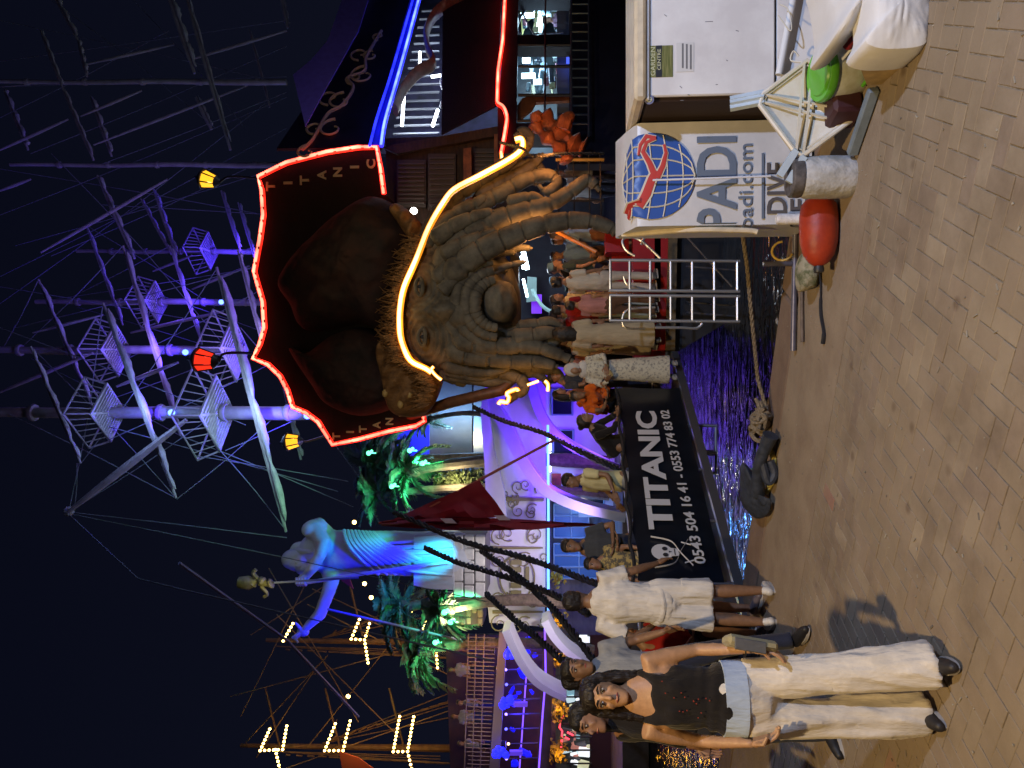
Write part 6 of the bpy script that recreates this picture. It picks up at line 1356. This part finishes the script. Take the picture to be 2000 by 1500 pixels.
sets = [('top left string of bulbs round the highest ship platform', [(560, 1418), (552, 1464), (508, 1466), (530, 1417)], [(538, 1464), (548, 1510)]), ('string of bulbs round the middle platform of the left ship', [(684, 1408), (670, 1466), (634, 1466), (658, 1406)], [(670, 1466), (675, 1510)]), ('string of bulbs round the lowest platform of the left ship', [(808, 1400), (796, 1468), (768, 1468), (782, 1392)], [(796, 1468), (806, 1510)]),
        ('bulb string half hidden by the statue hand', [(572, 1218), (553, 1252), (572, 1254)], None), ('string of bulbs round a platform left of the statue robe', [(702, 1210), (686, 1248), (712, 1250), (724, 1210)], [(712, 1250), (720, 1302)]), ('string of bulbs round the platform behind the green palm', [(832, 1206), (822, 1250), (848, 1250), (854, 1208)], [(850, 1250), (855, 1312)])]
for lab, a, b in sets:
    t = thing('bulb_string', lab, 'string of lights', P(a[0][0], a[0][1], 30), 'bulb strings of the far left ships'); bulbs(t, a, 30)
    if b: bulbs(t, b, 30)
for (x, y) in ((712, 1140), (692, 1020), (725, 1167), (782, 1178), (803, 1192), (680, 1360)): m = MB(); m.ball(P(x, y, 31), .085); tag(m.build('hanging_bulb', bulbm), 'single warm bulb hanging %s' % {(712, 1140): 'under the raised arm of the statue', (692, 1020): 'in the rigging right of the statue', (725, 1167): 'left of the robe folds', (782, 1178): 'above the blue palm', (803, 1192): 'next to the blue palm crown', (680, 1360): 'between the two bulb lit ships'}[(x, y)], 'bulb')
shipm = mat('ship_timber_lit', (.16, .085, .035), .6, var=.3, vscale=4)
for (lab, my, x0, x1, rails) in (('timber mast of the ship at the far left edge with bulb lit tops', 1462, 470, 900, ((538, 1464), (655, 1464), (780, 1464))), ('timber mast of the ship left of the statue with rope ladders', 1256, 520, 900, ((700, 1250), (840, 1250)))):
    t = thing('ship_mast', lab, 'mast', P(x1, my, 31)); m = MB(); m.tube(PP([(x0, my - 6), (x1, my)], 31), [.08, .16], 8); m.build('pole', shipm, t)
    rr = random.Random(my)
    for (ya_, k0, k1) in ((my - 130, 690, 900), (my + 30, 600, 860)):
        for k in range(15):
            u = k / 14; x = lerp(k0 - 40, k1, u); y = lerp(my - (20 if ya_ < my else -8), ya_, u * .75); w = lerp(6, 34, u); m = MB(); m.tube([P(x - w * .25, y + w * .5 * 0 + 4, 30.8), P(x + w * 1.1, y - 5 + (10 if ya_ > my else 0), 30.8)], .035, 5); m.build('ratline', shipm, t)
        for e in (0, .5, 1): m = MB(); m.tube([P(k0 - 60, my + (-10 if ya_ < my else 6), 30.9), P(k1, lerp(my, ya_, .5 + e * .4), 30.9)], .022, 5); m.build('shroud', shipm, t)
    for (x, y) in rails:
        m = MB(); m.tube([P(x - 20, y - 120, 30.9), P(x + 8, y - 8, 30.9)], .04, 6); m.build('spar', shipm, t)
LS = [o for o in bpy.data.objects if 'far left edge with bulb' in str(o.get('label'))][0]
for k, (a, b) in enumerate((((490, 1240), (640, 1140)), ((640, 1050), (470, 1400)), ((620, 1300), (500, 1480)), ((600, 1180), (900, 1330)), ((525, 1110), (700, 1410)), ((760, 1260), (600, 1460)), ((610, 1150), (850, 1260)), ((450, 1360), (900, 1240)), ((560, 1500), (900, 1380)), ((480, 1450), (640, 1280)), ((690, 1200), (940, 1300)), ((540, 1200), (780, 1440)))):
    m = MB(); m.tube([P(a[0], a[1], 30.5), P(b[0], b[1], 30.5)], .022, 5); m.build('rigging_line', mat('warm_rope', (.20, .12, .05), .8), LS)
m = MB(); m.tube([P(350, 1100, 17), P(560, 1250, 20), P(700, 1400, 23)], .045, 6); tag(m.build('long_stay', mat('blue_lit_rope', (.25, .25, .45), .6)), 'long thick rope slanting down across the dark sky at the left', 'rope')
m = MB(); m.tube([P(640, 1190, 21), P(900, 1250, 24)], .035, 6); m2 = tag(m.build('stay_rope', MATS['blue_lit_rope']), 'blue lit rope passing above the blue palm', 'rope')
m = MB(); m.tube([P(134, 1004, 19.5), P(270, 1130, 17.5), P(350, 1150, 16), P(960, 1290, 14)], .016, 5); tag(m.build('stay_rope', ropem), 'thin grey line from the gaff tip down behind the statue', 'rope')
lamp('POINT', P(700, 1440, 28.5), (1, .55, .15), 45, .2); lamp('POINT', P(840, 1280, 28.5), (1, .5, .12), 60, .2); lamp('POINT', P(800, 1390, 28), (1, .55, .15), 40, .2)
m = MB(); m.prism(PP([(662, 1468), (700, 1480), (730, 1502), (690, 1510), (668, 1500)], 29), (0, .05, 0)); tag(m.build('pennant', mat('orange_pennant', (.5, .09, .03), .7)), 'orange red pennant at the bottom left ship platform', 'flag')
m = MB(); m.prism(PP([(655, 1120), (668, 1135), (690, 1150), (682, 1128), (668, 1108)], 25), (0, .05, 0)); tag(m.build('pennant', mat('dark_red_pennant', (.35, .02, .02), .7)), 'small dark red pennant under the raised arm of the statue', 'flag')
# green gold figure with a torch up in the sky (top of a staff)
t = thing('mast_ornament', 'dim gilded figure ornament high in the sky left of the statue head', 'ornament', P(535, 1138, 21)); gm_ = mat('gilded_dim', (.20, .17, .07), .5, var=.3)
m = MB(); c = P(510, 1140, 21); m.tube(bez(PP([(532, 1138), (520, 1142), (505, 1132), (492, 1140)], 21), 5), [.10 + .05 * math.sin(k) for k in range(16)], 8); m.ball(P(490, 1140, 21), .13); m.tube(bez(PP([(505, 1132), (495, 1120), (500, 1112)], 21), 4), .06, 6); m.tube(bez(PP([(510, 1145), (522, 1160), (515, 1166)], 21), 4), .05, 6); m.build('figure', gm_, t)
m = MB(); m.lathe(P(475, 1138, 21), [(.16, .12), (.20, -.15), (.12, -.3)], 10); m.build('shade', gm_, t); m = MB(); m.tube([P(535, 1138, 21), P(700, 1128, 21.2)], .03, 6); m.build('stem', ropem, t)
lamp('POINT', P(530, 1148, 20.4), (.9, .85, .4), 14, .05)
# ---------------------------------------------------------------- two deck excursion boats, low left
dk = thing('party_boat', 'two deck party boat with blue lit lower deck and netting rails', 'boat', P(1100, 1400, 26))
dm = mat('boat_brown', (.10, .07, .055), .6, var=.3, vscale=2)
def bq(name, pts, Y, mt, th=.15): m = MB(); m.prism(PP(pts, Y), (0, th, 0)); return m.build(name, mt, dk, smooth=False)
bq('upper_deck_edge', [(975, 1235), (990, 1235), (975, 1510), (955, 1510)], 25.6, mat('deck_edge_grey', (.16, .13, .13), .6)); bq('deck_back', [(985, 1235), (1085, 1235), (1085, 1510), (965, 1510)], 28.5, mat('lower_deck_back', (.03, .02, .05), .6, color2=(.09, .04, .06), vscale=1.2))
bq('upper_deck_back', [(870, 1240), (975, 1240), (960, 1510), (880, 1510)], 28.5, mat('upper_deck_back', (.04, .03, .035), .7, color2=(.10, .05, .03), vscale=1.5)); bq('fascia', [(1062, 1235), (1084, 1235), (1072, 1510), (1048, 1510)], 25.4, dm)
m = MB(); m.tube(PP([(1064, 1225), (1066, 1320), (1058, 1420), (1052, 1510)], 25.2), .03, 5); m.build('violet_light_strip', glow('led_violet', (.20, .08, 1), 2.0), dk)
m = MB(); m.tube(PP([(1030, 1290), (1022, 1400), (1014, 1510)], 27), .025, 5); m.build('violet_light_strip', glow('led_violet', (0, 0, 0), 2.0), dk)
railm = mat('net_rail', (.16, .12, .10), .7)
for k in range(34):
    y = 1244 + k * 8; m = MB(); m.tube([P(912 - 3 * math.sin(k), y, 25.6), P(968 - k * .4, y + 2, 25.6)], .018, 4); m.build('baluster', railm, dk)
for x in (915, 930, 946): m = MB(); m.tube(PP([(x, 1238), (x - 8, 1505)], 25.6), .022, 5); m.build('rail', railm, dk)
for k, (x, y, s) in enumerate(((995, 1272, .32), (988, 1370, .34), (975, 1468, .45))):
    m = MB(); rr = random.Random(k)
    for j in range(14): m.ball(P(x + rr.uniform(-10, 14), y + rr.uniform(-9, 9), 25.2), rr.uniform(.05, .14), 7, 5)
    tag(m.build('blue_lamp_cluster', glow('cluster_blue', (.01, .012, 1), 3)), 'blue glowing lamp cluster under the upper deck, %s' % ('nearest the fins', 'the middle one', 'leftmost one')[k], 'lamp', 'blue lamp clusters')
for (xa, xb, y) in ((1003, 1030, 1377), (995, 1020, 1472)): bq('violet_glow_post', [(xa, y - 4), (xb, y - 4), (xb, y + 4), (xa, y + 4)], 26.0, mat('violet_glow_post', (.20, .12, .55), .5, emit=(.10, .04, .9), es=.5))  # posts glow violet in their material, standing for the deck light
for k in range(16):
    rr = random.Random(k + 40); x = rr.uniform(1000, 1045); y = rr.uniform(1245, 1500); m = MB(); m.tube(bez([P(x + rr.uniform(-8, 8), y + rr.uniform(-9, 9), 26.8) for _ in range(3)], 4), rr.uniform(.05, .12), 6); m.build('blue_lit_cushion', mat('cushion_blue_glow', (.03, .03, .4), .5, emit=(.01, .01, 1), es=.9), dk)  # cushions glow in their material, standing for blue light on the deck
for k in range(9):
    y = 1250 + k * 29; m = MB(); m.ball(P(990 + 3 * math.sin(k * 2), y, 26.2), .05, 8, 5); m.build('deck_bulb', glow('deck_bulb_%d' % (k % 3), ((.1, .1, 1), (1, .6, .3), (.3, .2, 1))[k % 3], 4), dk)
    m = MB(); m.tube([P(990, y, 26.6), P(1060, y - 2, 26.6)], .03, 5); m.build('deck_post', dm, dk)
lamp('POINT', P(1010, 1400, 26.3), (.04, .03, 1), 110, .2); lamp('POINT', P(1015, 1300, 26.3), (.04, .03, 1), 90, .2); lamp('POINT', P(930, 1300, 24.5), (1, .45, .15), 90, .2); lamp('POINT', P(925, 1450, 24.5), (.9, .7, .6), 40, .2)
# row of shops behind with plants lit amber
sh = thing('shop_row', 'bright shop fronts behind the moored boats at the lower left', 'shops', P(1200, 1350, 30))
m = MB(); m.prism(PP([(1075, 1190), (1215, 1190), (1215, 1540), (1075, 1540)], 31.5), (0, .2, 0)); m.build('back_wall', mat('shop_goods', (.16, .19, .20), .6, color2=(.03, .03, .04), vscale=1.4, thr=(.42, .58)), sh, smooth=False)
bright = [mat('goods_%d' % i, c, .5, emit=c, es=e) for i, (c, e) in enumerate((((.55, .75, .8), .9), ((.25, .5, .6), .6), ((.7, .7, .45), .7), ((.6, .25, .2), .5), ((.1, .1, .12), .2), ((.8, .85, .9), 1.2)))]  # goods glow in their own colours, standing for the shop lighting
rr = random.Random(3)
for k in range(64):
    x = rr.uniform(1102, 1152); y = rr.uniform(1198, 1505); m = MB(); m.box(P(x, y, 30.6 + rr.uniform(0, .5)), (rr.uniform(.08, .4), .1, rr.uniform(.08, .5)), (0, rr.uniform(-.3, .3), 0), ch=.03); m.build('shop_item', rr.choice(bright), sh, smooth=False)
m = MB(); m.prism(PP([(1152, 1195), (1215, 1195), (1215, 1540), (1152, 1540)], 30.2), (0, .1, 0)); m.build('shop_counter', mat('counter_maroon', (.06, .03, .035), .6), sh, smooth=False)
for y in range(1205, 1505, 26): m = MB(); m.tube([P(1100, y, 30.0), P(1156, y, 30.0)], .035, 5); m.build('shop_post', mat('post_dark', (.03, .03, .035), .5), sh)
redt = glow('tube_red', (1, .05, .08), 3)
for pts in (((1092, 1420), (1098, 1428), (1096, 1460)), ((1100, 1398), (1094, 1410), (1093, 1422)), ((1104, 1440), (1112, 1444)), ((1108, 1430), (1120, 1436)), ((1093, 1242), (1104, 1250)), ((1118, 1418), (1126, 1424))): m = MB(); m.tube(PP(pts, 29.9), .035, 5); m.build('red_neon_tube', redt, sh)
for k, (y, s) in enumerate(((1128, .5), (1213, .55), (1275, .7), (1290, .5), (1378, .75), (1392, .6), (1462, .8), (1478, .7))):
    m = MB(); rr = random.Random(k)
    for j in range(60):
        c = P(1088 + rr.gauss(0, 9), y + rr.gauss(0, 8), 28.2 + rr.uniform(-.3, .3)); a = Vector((rr.uniform(-1, 1), rr.uniform(-1, 1), rr.uniform(-1, 1))).normalized() * .10; b = a.orthogonal().normalized() * .06; m.add([c - a, c + b, c + a, c - b], [(0, 1, 2, 3)])
    tag(m.build('hanging_plant', mat('hanging_leaf', (.32, .24, .03), .6), smooth=False), 'amber lit hanging plant over the shops, %s' % ('first one, right of the fins', 'beside the upper end of the short fin', 'between the two curved fins', 'half hidden by the short curved fin', 'touching the lower end of the long fin', 'just left of the long fin end', 'big one above the red neon tubes', 'leftmost one by the picture edge')[k], 'plant', 'amber lit plants over the shops')
    if k % 2: lamp('POINT', P(1092, y, 27.6), (1, .45, .03), 26, .1)
# ================================================================ PEOPLE
def gx(x, y, z=0.0):
    q = G(x, y, z); return (q.x, q.y, z)
white_c = cloth('white', (.66, .63, .58)); wpant = cloth('cream', (.68, .63, .55)); blackc = cloth('black', (.012, .010, .010)); navyc = cloth('navy', (.02, .025, .05)); greyc = cloth('grey', (.28, .29, .30)); redc = cloth('red', (.34, .015, .015)); yel = cloth('paleyellow', (.60, .55, .30)); denim = cloth('denim', (.10, .14, .25)); beige = cloth('beige', (.42, .35, .24)); sky_ = cloth('skyblue', (.16, .28, .50)); orange = cloth('orange', (.62, .12, .01)); brownc = cloth('brown', (.12, .06, .035)); pinkc = cloth('pink', (.45, .2, .18))
# --- the woman walking towards the camera, lower left
def womanx(t, V, s, H):
    hp = V['pelvis']; m = MB(); limb(m, [hp + Vector((0, 0, -.02)), hp + Vector((0, 0, .06))], [(.184, .143), (.176, .135)], 24, 'ab'); m.build('waistband', cloth('pale_blue', (.42, .52, .68)), t)  # pale blue waistband stands for the blue and white shading below the top
    m = MB()
    for k in range(16): m.ball(V['chest'] + Vector((random.uniform(-.11, .11), -.138, random.uniform(-.20, .04))), .0035, 5, 4)
    q = m.build('sequins', mat('sequin_red', (.7, .12, .08), .15, metal=.6), t); q['kind'] = 'stuff'
    w = V['wrL']; m = MB(); m.box(w + Vector((.03, -.03, .02)), (.05, .11, .24), (.15, .12, .3), ch=.015); b = m.build('handbag', cloth('bag', (.34, .30, .17)), t); m = MB(); m.box(w + Vector((.032, -.09, .03)), (.055, .008, .15), (.15, .12, .3), ch=.004); m.build('bag_pocket', cloth('bag_grey', (.12, .12, .12)), b)
    m = MB(); m.tube([w + Vector((.036 * math.cos(a), .036 * math.sin(a) * .9, .04)) for a in [k * PI / 8 for k in range(16)]], .004, 5, closed=True); m.build('bracelet', mat('thin_gold', (0, 0, 0)), t)
wx, wy, _ = gx(1826, 1356)
person('woman walking to the camera in a black tank top and wide cream trousers', (wx - .055, wy + .02, 0), .14, 1.66, True, (.42, .235, .125), 'womanface', ('tank_top', blackc), ('wide_trousers', wpant), (.012, .008, .006), 'long', (.02, .018, .02), .0085,
       dict(waist=(0, .0, 1.08), shL=(.17, .01, 1.39), shR=(-.17, .01, 1.39), elL=(.225, .04, 1.13), wrL=(.26, -.10, .885), hdL=(-.05, -.35, -.9), elR=(-.225, .06, 1.12), wrR=(-.175, -.12, .91), hdR=(.35, -.25, -.9), hiL=(.09, 0, .92), knL=(.145, -.06, .51), anL=(.215, -.14, .10), hiR=(-.085, 0, .92), knR=(-.085, .02, .51), anR=(-.05, .06, .085), toL=(.15, -1, 0), toR=(-.12, -1, 0), curl=.5), extra=womanx, flare=.055, fine=True, hem=1.0, head_turn=.12, bulk=1.08)
# --- man in white seen from behind
def manx(t, V, s, H):
    m = MB(); hp = V['pelvis']; m.tube([hp + Vector((.178 * math.cos(a), .136 * math.sin(a), -.03 + .012 * math.sin(3 * a))) for a in [k * PI / 12 for k in range(24)]], (.012, .02), 6, closed=True); m.build('shirt_hem', white_c, t)
    m = MB(); m.tube([V['wrR'] + Vector((-.02, -.05, -.10)), V['wrR'] + Vector((-.07, -.08, -.13))], .004, 6); c = m.build('cigarette', mat('paper_white', (.7, .7, .68), .6), t)
    m = MB(); m.tube([V['hiL'] + Vector((.0, .105, .0)), V['hiL'].lerp(V['knL'], .45) + Vector((.0, .108, 0))], .004, 5); m.build('seam', cloth('seam', (.4, .38, .36)), t)
hx, hy, _ = gx(1512, 1172)
person('man in a white t-shirt and white shorts seen from behind', (hx - .04, hy, 0), PI + .08, 1.76, False, (.23, .125, .07), 'tanned', ('t_shirt', white_c), ('shorts', white_c), (.010, .007, .006), 'short', (.62, .60, .56), .010,
       dict(shL=(.185, .01, 1.41), elL=(.285, .04, 1.14), wrL=(.20, -.10, .96), hdL=(-.8, -.5, -.3), shR=(-.185, .01, 1.41), elR=(-.25, -.05, 1.13), wrR=(-.29, -.20, .92), hdR=(-.3, -.5, -.7), hiL=(.09, 0, .92), knL=(.115, 0, .51), anL=(.135, .03, .085), knR=(-.10, .0, .51), anR=(-.115, .0, .085), toL=(.45, -1, 0), toR=(-.12, -1, 0)), extra=manx, fine=True, hem=.86, legs='shorts', sleeve=.72, bulk=1.04)
# --- two figures right behind the woman
person('tousled dark haired man in a grey t-shirt stepping behind the black top woman', (*gx(1562, 1322)[:2], 0), .7, 1.78, False, (.24, .13, .075), 'tanned', ('t_shirt', greyc), ('trousers', navyc), (.012, .009, .007), 'short', (.015, .015, .018), .013, dict(elL=(.26, .03, 1.14), wrL=(.26, -.14, .95), knL=(.13, -.18, .52), anL=(.15, -.30, .10), head=(0, -.03, 1.6)), sleeve=.6, hem=.9)
person('dark haired woman in a black jacket half hidden behind the woman in the black top', (*gx(1640, 1412)[:2], 0), -.5, 1.72, True, (.28, .15, .09), 'mid', ('jacket', blackc), ('trousers', navyc), (.010, .008, .007), 'long', (.015, .015, .018), .013, dict(head=(.03, -.05, 1.60)), sleeve=1.7)
person('person in a light grey shirt cut by the left edge of the picture', (-2.72, 4.9, 0), .5, 1.66, False, (.24, .13, .075), 'tanned', ('t_shirt', cloth('palegrey', (.35, .35, .33))), ('trousers', brownc), (.012, .009, .007), 'short', (.02, .02, .02), .015)
# --- boy in red seated at the end of the gangway
sit = dict(pelvis=(0, 0, .50), waist=(0, -.01, .63), chest=(0, -.04, .85), neck=(0, -.07, 1.02), head=(0, -.12, 1.15), shL=(.16, -.04, .95), shR=(-.16, -.04, .95), elL=(.22, -.14, .72), elR=(-.22, -.14, .72), wrL=(.14, -.34, .62), wrR=(-.12, -.34, .60), hiL=(.09, -.02, .48), hiR=(-.09, -.02, .48), knL=(.13, -.42, .50), knR=(-.13, -.42, .50), anL=(.14, -.40, .085), anR=(-.13, -.42, .085))
def at_(U_x, Y, z): p = P(U_x[0], U_x[1], Y); return (p.x, p.y, z)
person('boy in a red t-shirt and black shorts sitting beside the man in white', at_((1300, 1262), 7.2, 0), .9, 1.75, False, (.26, .15, .09), 'mid', ('t_shirt', redc), ('shorts', blackc), (.01, .008, .007), 'short', (.12, .10, .12), .014, dict(sit), legs='shorts', hem=1.5)
m = MB(); p = at_((1300, 1262), 7.2, 0); m.box((p[0] - .02, p[1] + .08, .22), (.42, .34, .44), (0, 0, .9), ch=.02); tag(m.build('box_seat', mat('dark_crate_wood', (.03, .025, .025), .8), smooth=False), 'dark low box on which the boy in red sits', 'box')
# --- people on and behind the gangway, from its quay end to the boat
def gwp(t, off=.45): q = Vector((GA.x, GA.y, 0)).lerp(Vector((GB.x, GB.y, 0)), t) - gn * off; return q
def onway(x, y, Y, z=.05): q = P(x, y, Y); return (q.x, Y, z)
person('man in a black polo shirt with folded arms behind the skull of the banner', onway(1110, 1068, 9.2), .35, 1.74, False, (.22, .12, .07), 'tanned', ('polo_shirt', cloth('charcoal', (.05, .055, .065))), ('trousers', navyc), (.012, .009, .008), 'short', (.02, .02, .02), .015, dict(chest=(0, -.02, 1.30), elL=(.27, -.06, 1.12), elR=(-.27, -.06, 1.12), wrL=(.03, -.25, 1.13), wrR=(-.02, -.28, 1.08), hdL=(-1, -.1, 0), hdR=(1, -.1, 0), head=(0, -.06, 1.61)), sleeve=.65, head_turn=-.5)
person('boy in a patterned yellow shirt looking down behind the skull of the banner', onway(1150, 1098, 9.0), -.2, 1.50, False, (.26, .15, .09), 'mid', ('patterned_shirt', mat('pattern_cloth', (.42, .32, .12), .85, color2=(.10, .09, .07), vscale=26, thr=(.45, .55))), ('shorts', beige), (.012, .009, .008), 'short', (.1, .1, .1), .015, dict(head=(0, -.05, 1.58)), legs='shorts')
person('man in a pale yellow t-shirt with black hair between the flag and the seated figure', onway(1110, 938, 10.4), -.9, 1.74, False, (.24, .13, .075), 'tanned', ('t_shirt', yel), ('trousers', greyc), (.008, .006, .006), 'short', (.02, .02, .02), .015, dict(elL=(.24, -.06, 1.13), wrL=(.2, -.30, 1.05), elR=(-.24, .0, 1.13), wrR=(-.2, -.24, .98)), sleeve=.6)
def hunch(): return dict(chest=(0, -.16, 1.20), neck=(0, -.26, 1.33), head=(0, -.36, 1.42), shL=(.17, -.2, 1.26), shR=(-.17, -.2, 1.26), elL=(.22, -.32, 1.03), elR=(-.22, -.32, 1.03), wrL=(.1, -.45, .98), wrR=(-.1, -.45, .98))
person('dark haired person in black bending over the top of the banner', onway(1118, 866, 10.9), 1.2, 1.72, True, (.24, .13, .075), 'tanned', ('jacket', blackc), ('trousers', blackc), (.02, .013, .009), 'bun', (.02, .02, .02), .016, hunch(), sleeve=1.6)
def vest(t, V, s, H):
    m = MB(); rr = random.Random(9)
    for k in range(22):
        a = rr.uniform(0, 2 * PI); z = rr.uniform(-.25, .16); c = V['chest'] + Vector((.17 * math.cos(a), .15 * math.sin(a), z)); m.box(c, (.12, .07, .10), (rr.uniform(-.6, .6), rr.uniform(-.6, .6), a), ch=.02)
    m.build('ruffles', orange, t)
person('person in a ruffled orange vest leaning over beside the black chain', onway(1092, 786, 11.8, .2), .3, 1.66, False, (.24, .13, .075), 'tanned', ('vest', orange), ('trousers', blackc), (.012, .009, .008), 'short', (.02, .02, .02), .016, hunch(), extra=vest)
flw = mat('flowered_dress', (.55, .52, .42), .85, color2=(.25, .24, .22), vscale=26, thr=(.5, .62))
def scarf(t, V, s, H):
    m = MB(); m.ball(H(0, .02, .02), (.115 * s, .125 * s, .15 * s), 16, 10); m.ball(V['neck'] + Vector((0, .02, -.02)), (.15 * s, .11 * s, .11 * s), 14, 8)
    vs = [v for v in m.v]; m.build('headscarf', cloth('scarf', (.55, .53, .50)), t)
    q = MB(); q.ball(H(0, -.088, -.012), (.052 * s, .055 * s, .072 * s), 14, 8); f = q.build('face_opening', skinm((.30, .17, .10), 'scarfface'), t)
person('woman in a white headscarf and pale flowered dress at the boat end of the banner', onway(1140, 722, 11.6, .1), -.2, 1.62, True, (.30, .17, .10), 'mid', ('blouse', flw), ('long_skirt', flw), (.02, .02, .02), 'none', (.3, .3, .3), .016, dict(elL=(.24, -.08, 1.14), wrL=(.1, -.28, 1.12), elR=(-.24, -.08, 1.14), wrR=(-.12, -.28, 1.1)), legs='skirt', sleeve=1.8, extra=scarf)
person('person with black hair in a pink top just behind the headscarf woman', onway(1112, 690, 13.0, .3), 2.6, 1.66, True, (.26, .15, .09), 'mid', ('t_shirt', pinkc), ('trousers', navyc), (.008, .006, .006), 'long', (.02, .02, .02), .018)
person('dark haired woman in a long beige dress by the left stile of the ladder', onway(1122, 652, 12.2, .25), 2.9, 1.70, True, (.26, .15, .09), 'mid', ('blouse', beige), ('long_skirt', beige), (.010, .008, .007), 'long', (.1, .1, .1), .016, legs='skirt', sleeve=1.1)
person('person in a red top and pale trousers seen from behind over the ladder', onway(1122, 605, 12.5, .28), 2.5, 1.68, False, (.26, .15, .09), 'mid', ('t_shirt', redc), ('trousers', cloth('palegreen', (.30, .34, .32))), (.010, .008, .007), 'short', (.1, .1, .1), .016)
person('woman with a black ponytail in a white blouse and pale trousers over the ladder', onway(1108, 550, 12.4, .28), 2.4, 1.70, True, (.26, .15, .09), 'mid', ('blouse', cloth('offwhite', (.55, .50, .42))), ('trousers', cloth('palecream', (.52, .46, .40))), (.008, .006, .006), 'bun', (.1, .1, .1), .016, dict(elL=(.27, -.1, 1.15), wrL=(.2, -.28, 1.2)), sleeve=.9)
person('man in a black t-shirt facing the quay in front of the bright tube lamp', onway(1036, 528, 14.6, .3), .1, 1.78, False, (.34, .17, .08), 'warmlit', ('t_shirt', blackc), ('trousers', blackc), (.03, .02, .015), 'short', (.02, .02, .02), .016, dict(elL=(.26, -.05, 1.13), wrL=(.2, -.25, 1.25), elR=(-.25, -.05, 1.13), wrR=(-.2, -.25, 1.0)))
person('person in a dark shirt behind the man in black in the boat doorway', onway(1045, 548, 15.2, .3), -.2, 1.74, False, (.34, .17, .08), 'warmlit', ('t_shirt', cloth('darkgreen', (.03, .05, .045))), ('trousers', navyc), (.03, .02, .015), 'short', (.02, .02, .02), .018, hat=(.10, .2, .28))
person('child in a pink top low in the boat doorway', onway(1062, 575, 14.4, .25), .1, 1.45, True, (.34, .19, .11), 'warmlit', ('t_shirt', pinkc), ('trousers', brownc), (.02, .014, .01), 'bun', (.02, .02, .02), .018)
person('man in a blue denim shirt leaning in the right of the doorway', onway(1060, 500, 14.2, .3), -.6, 1.72, False, (.34, .17, .08), 'warmlit', ('shirt', sky_), ('trousers', brownc), (.02, .014, .01), 'short', (.02, .02, .02), .018, dict(elL=(.3, -.05, 1.15), wrL=(.25, -.25, 1.0)), sleeve=.7)
person('bare armed man in blue standing at the orange pole on the boat', onway(1062, 470, 14.8, .3), -1.0, 1.72, False, (.34, .17, .08), 'warmlit', ('shirt', denim), ('shorts', sky_), (.02, .014, .01), 'short', (.02, .02, .02), .018, legs='shorts')
person('person with a green cap behind the boat rail right of the beard', onway(1092, 340, 15.2, .3), .2, 1.70, False, (.30, .16, .09), 'mid', ('t_shirt', greyc), ('trousers', navyc), (.02, .014, .01), 'short', (.02, .02, .02), .018, hat=(.16, .18, .06))
person('person in a lilac shirt seated deep inside the cabin window', onway(1052, 40, 18.5, .7), .4, 1.6, True, (.35, .2, .15), 'mid', ('t_shirt', cloth('lilac', (.40, .28, .42))), ('trousers', navyc), (.02, .014, .01), 'short', (.02, .02, .02), .02)
# people on the upper deck of the party boat
for k, (y, x, c) in enumerate(((1262, 880, (.4, .2, .12)), (1308, 884, (.30, .27, .33)), (1372, 900, (.22, .22, .28)), (1400, 890, (.25, .25, .3)), (1452, 902, (.32, .32, .34)))):
    q = P(x, y, 26.5); person(('woman in orange light at the rail nearest the palms', 'figure in a pale lilac top on the upper deck', 'figure in a grey blue shirt at the middle of the upper deck', 'person in dark blue leaning at the upper deck rail', 'figure in a pale top farthest left on the upper deck')[k], (q.x, 26.5, q.z - 1.55), random.uniform(-1, 1), 1.70, k % 2 == 0, (.30, .17, .10), 'mid', ('t_shirt', cloth('deck%d' % k, c)), ('trousers', navyc), (.02, .014, .01), 'short', (.02, .02, .02), .03)

# more of the crowd waiting where the gangway meets the boat (copies, each its own thing)
pl = [o for o in bpy.data.objects if o.get('category') == 'person' and not o.parent]
def find(w): return [o for o in pl if w in o['label']][0]
for w, x, y, Y, z, rot, lab in (('pink top just', 1102, 704, 13.4, .3, 2.2, 'dark long haired person partly behind the headscarf woman and the beard locks'), ('beige dress', 1118, 672, 12.8, .25, .6, 'woman in a beige dress facing left close behind the headscarf woman'), ('red top and pale', 1108, 630, 13.4, .3, .4, 'person in red with pale trousers between two beige dresses'), ('ponytail', 1100, 585, 13.2, .3, 1.0, 'woman in a white blouse turned left, behind the red top person'),
    ('dark shirt behind', 1090, 520, 13.6, .3, 1.5, 'capped person in a dark shirt seen from the side near the ladder top'), ('blue denim', 1075, 458, 13.5, .3, -2.2, 'person in blue denim turned away below the orange pole'), ('black polo', 1100, 745, 13.0, .3, 1.2, 'man in charcoal in the crowd at the lowest beard lock'), ('grey t-shirt stepping', 1128, 1330, 6.8, 0, 1.9, 'tousled man in grey further back between the fins and the woman'), ('pink top just', 1118, 770, 13.2, .3, 1.4, 'long haired person in pink behind the orange vest'), ('yellow t-shirt', 1106, 615, 14.2, .3, 2.0, 'man in pale yellow deep in the boat entrance crowd'), ('black t-shirt', 1096, 660, 14.0, .3, -1.2, 'man in black in the thick of the crowd at the boat entrance'), ('child in a pink', 1128, 596, 12.0, .3, 2.6, 'child in pink at the very foot of the ladder hoops'), ('flowered', 1112, 640, 14.6, .3, .9, 'woman with a headscarf at the back of the boat entrance crowd'),
    ('green cap', 1085, 372, 16.0, .3, -.8, 'second capped person deep behind the boat rail')):
    o = find(w); p = P(x, y, Y); c = copy_tree(o, (0, 0, 0), lab, rot); c.location = (p.x, Y, z)
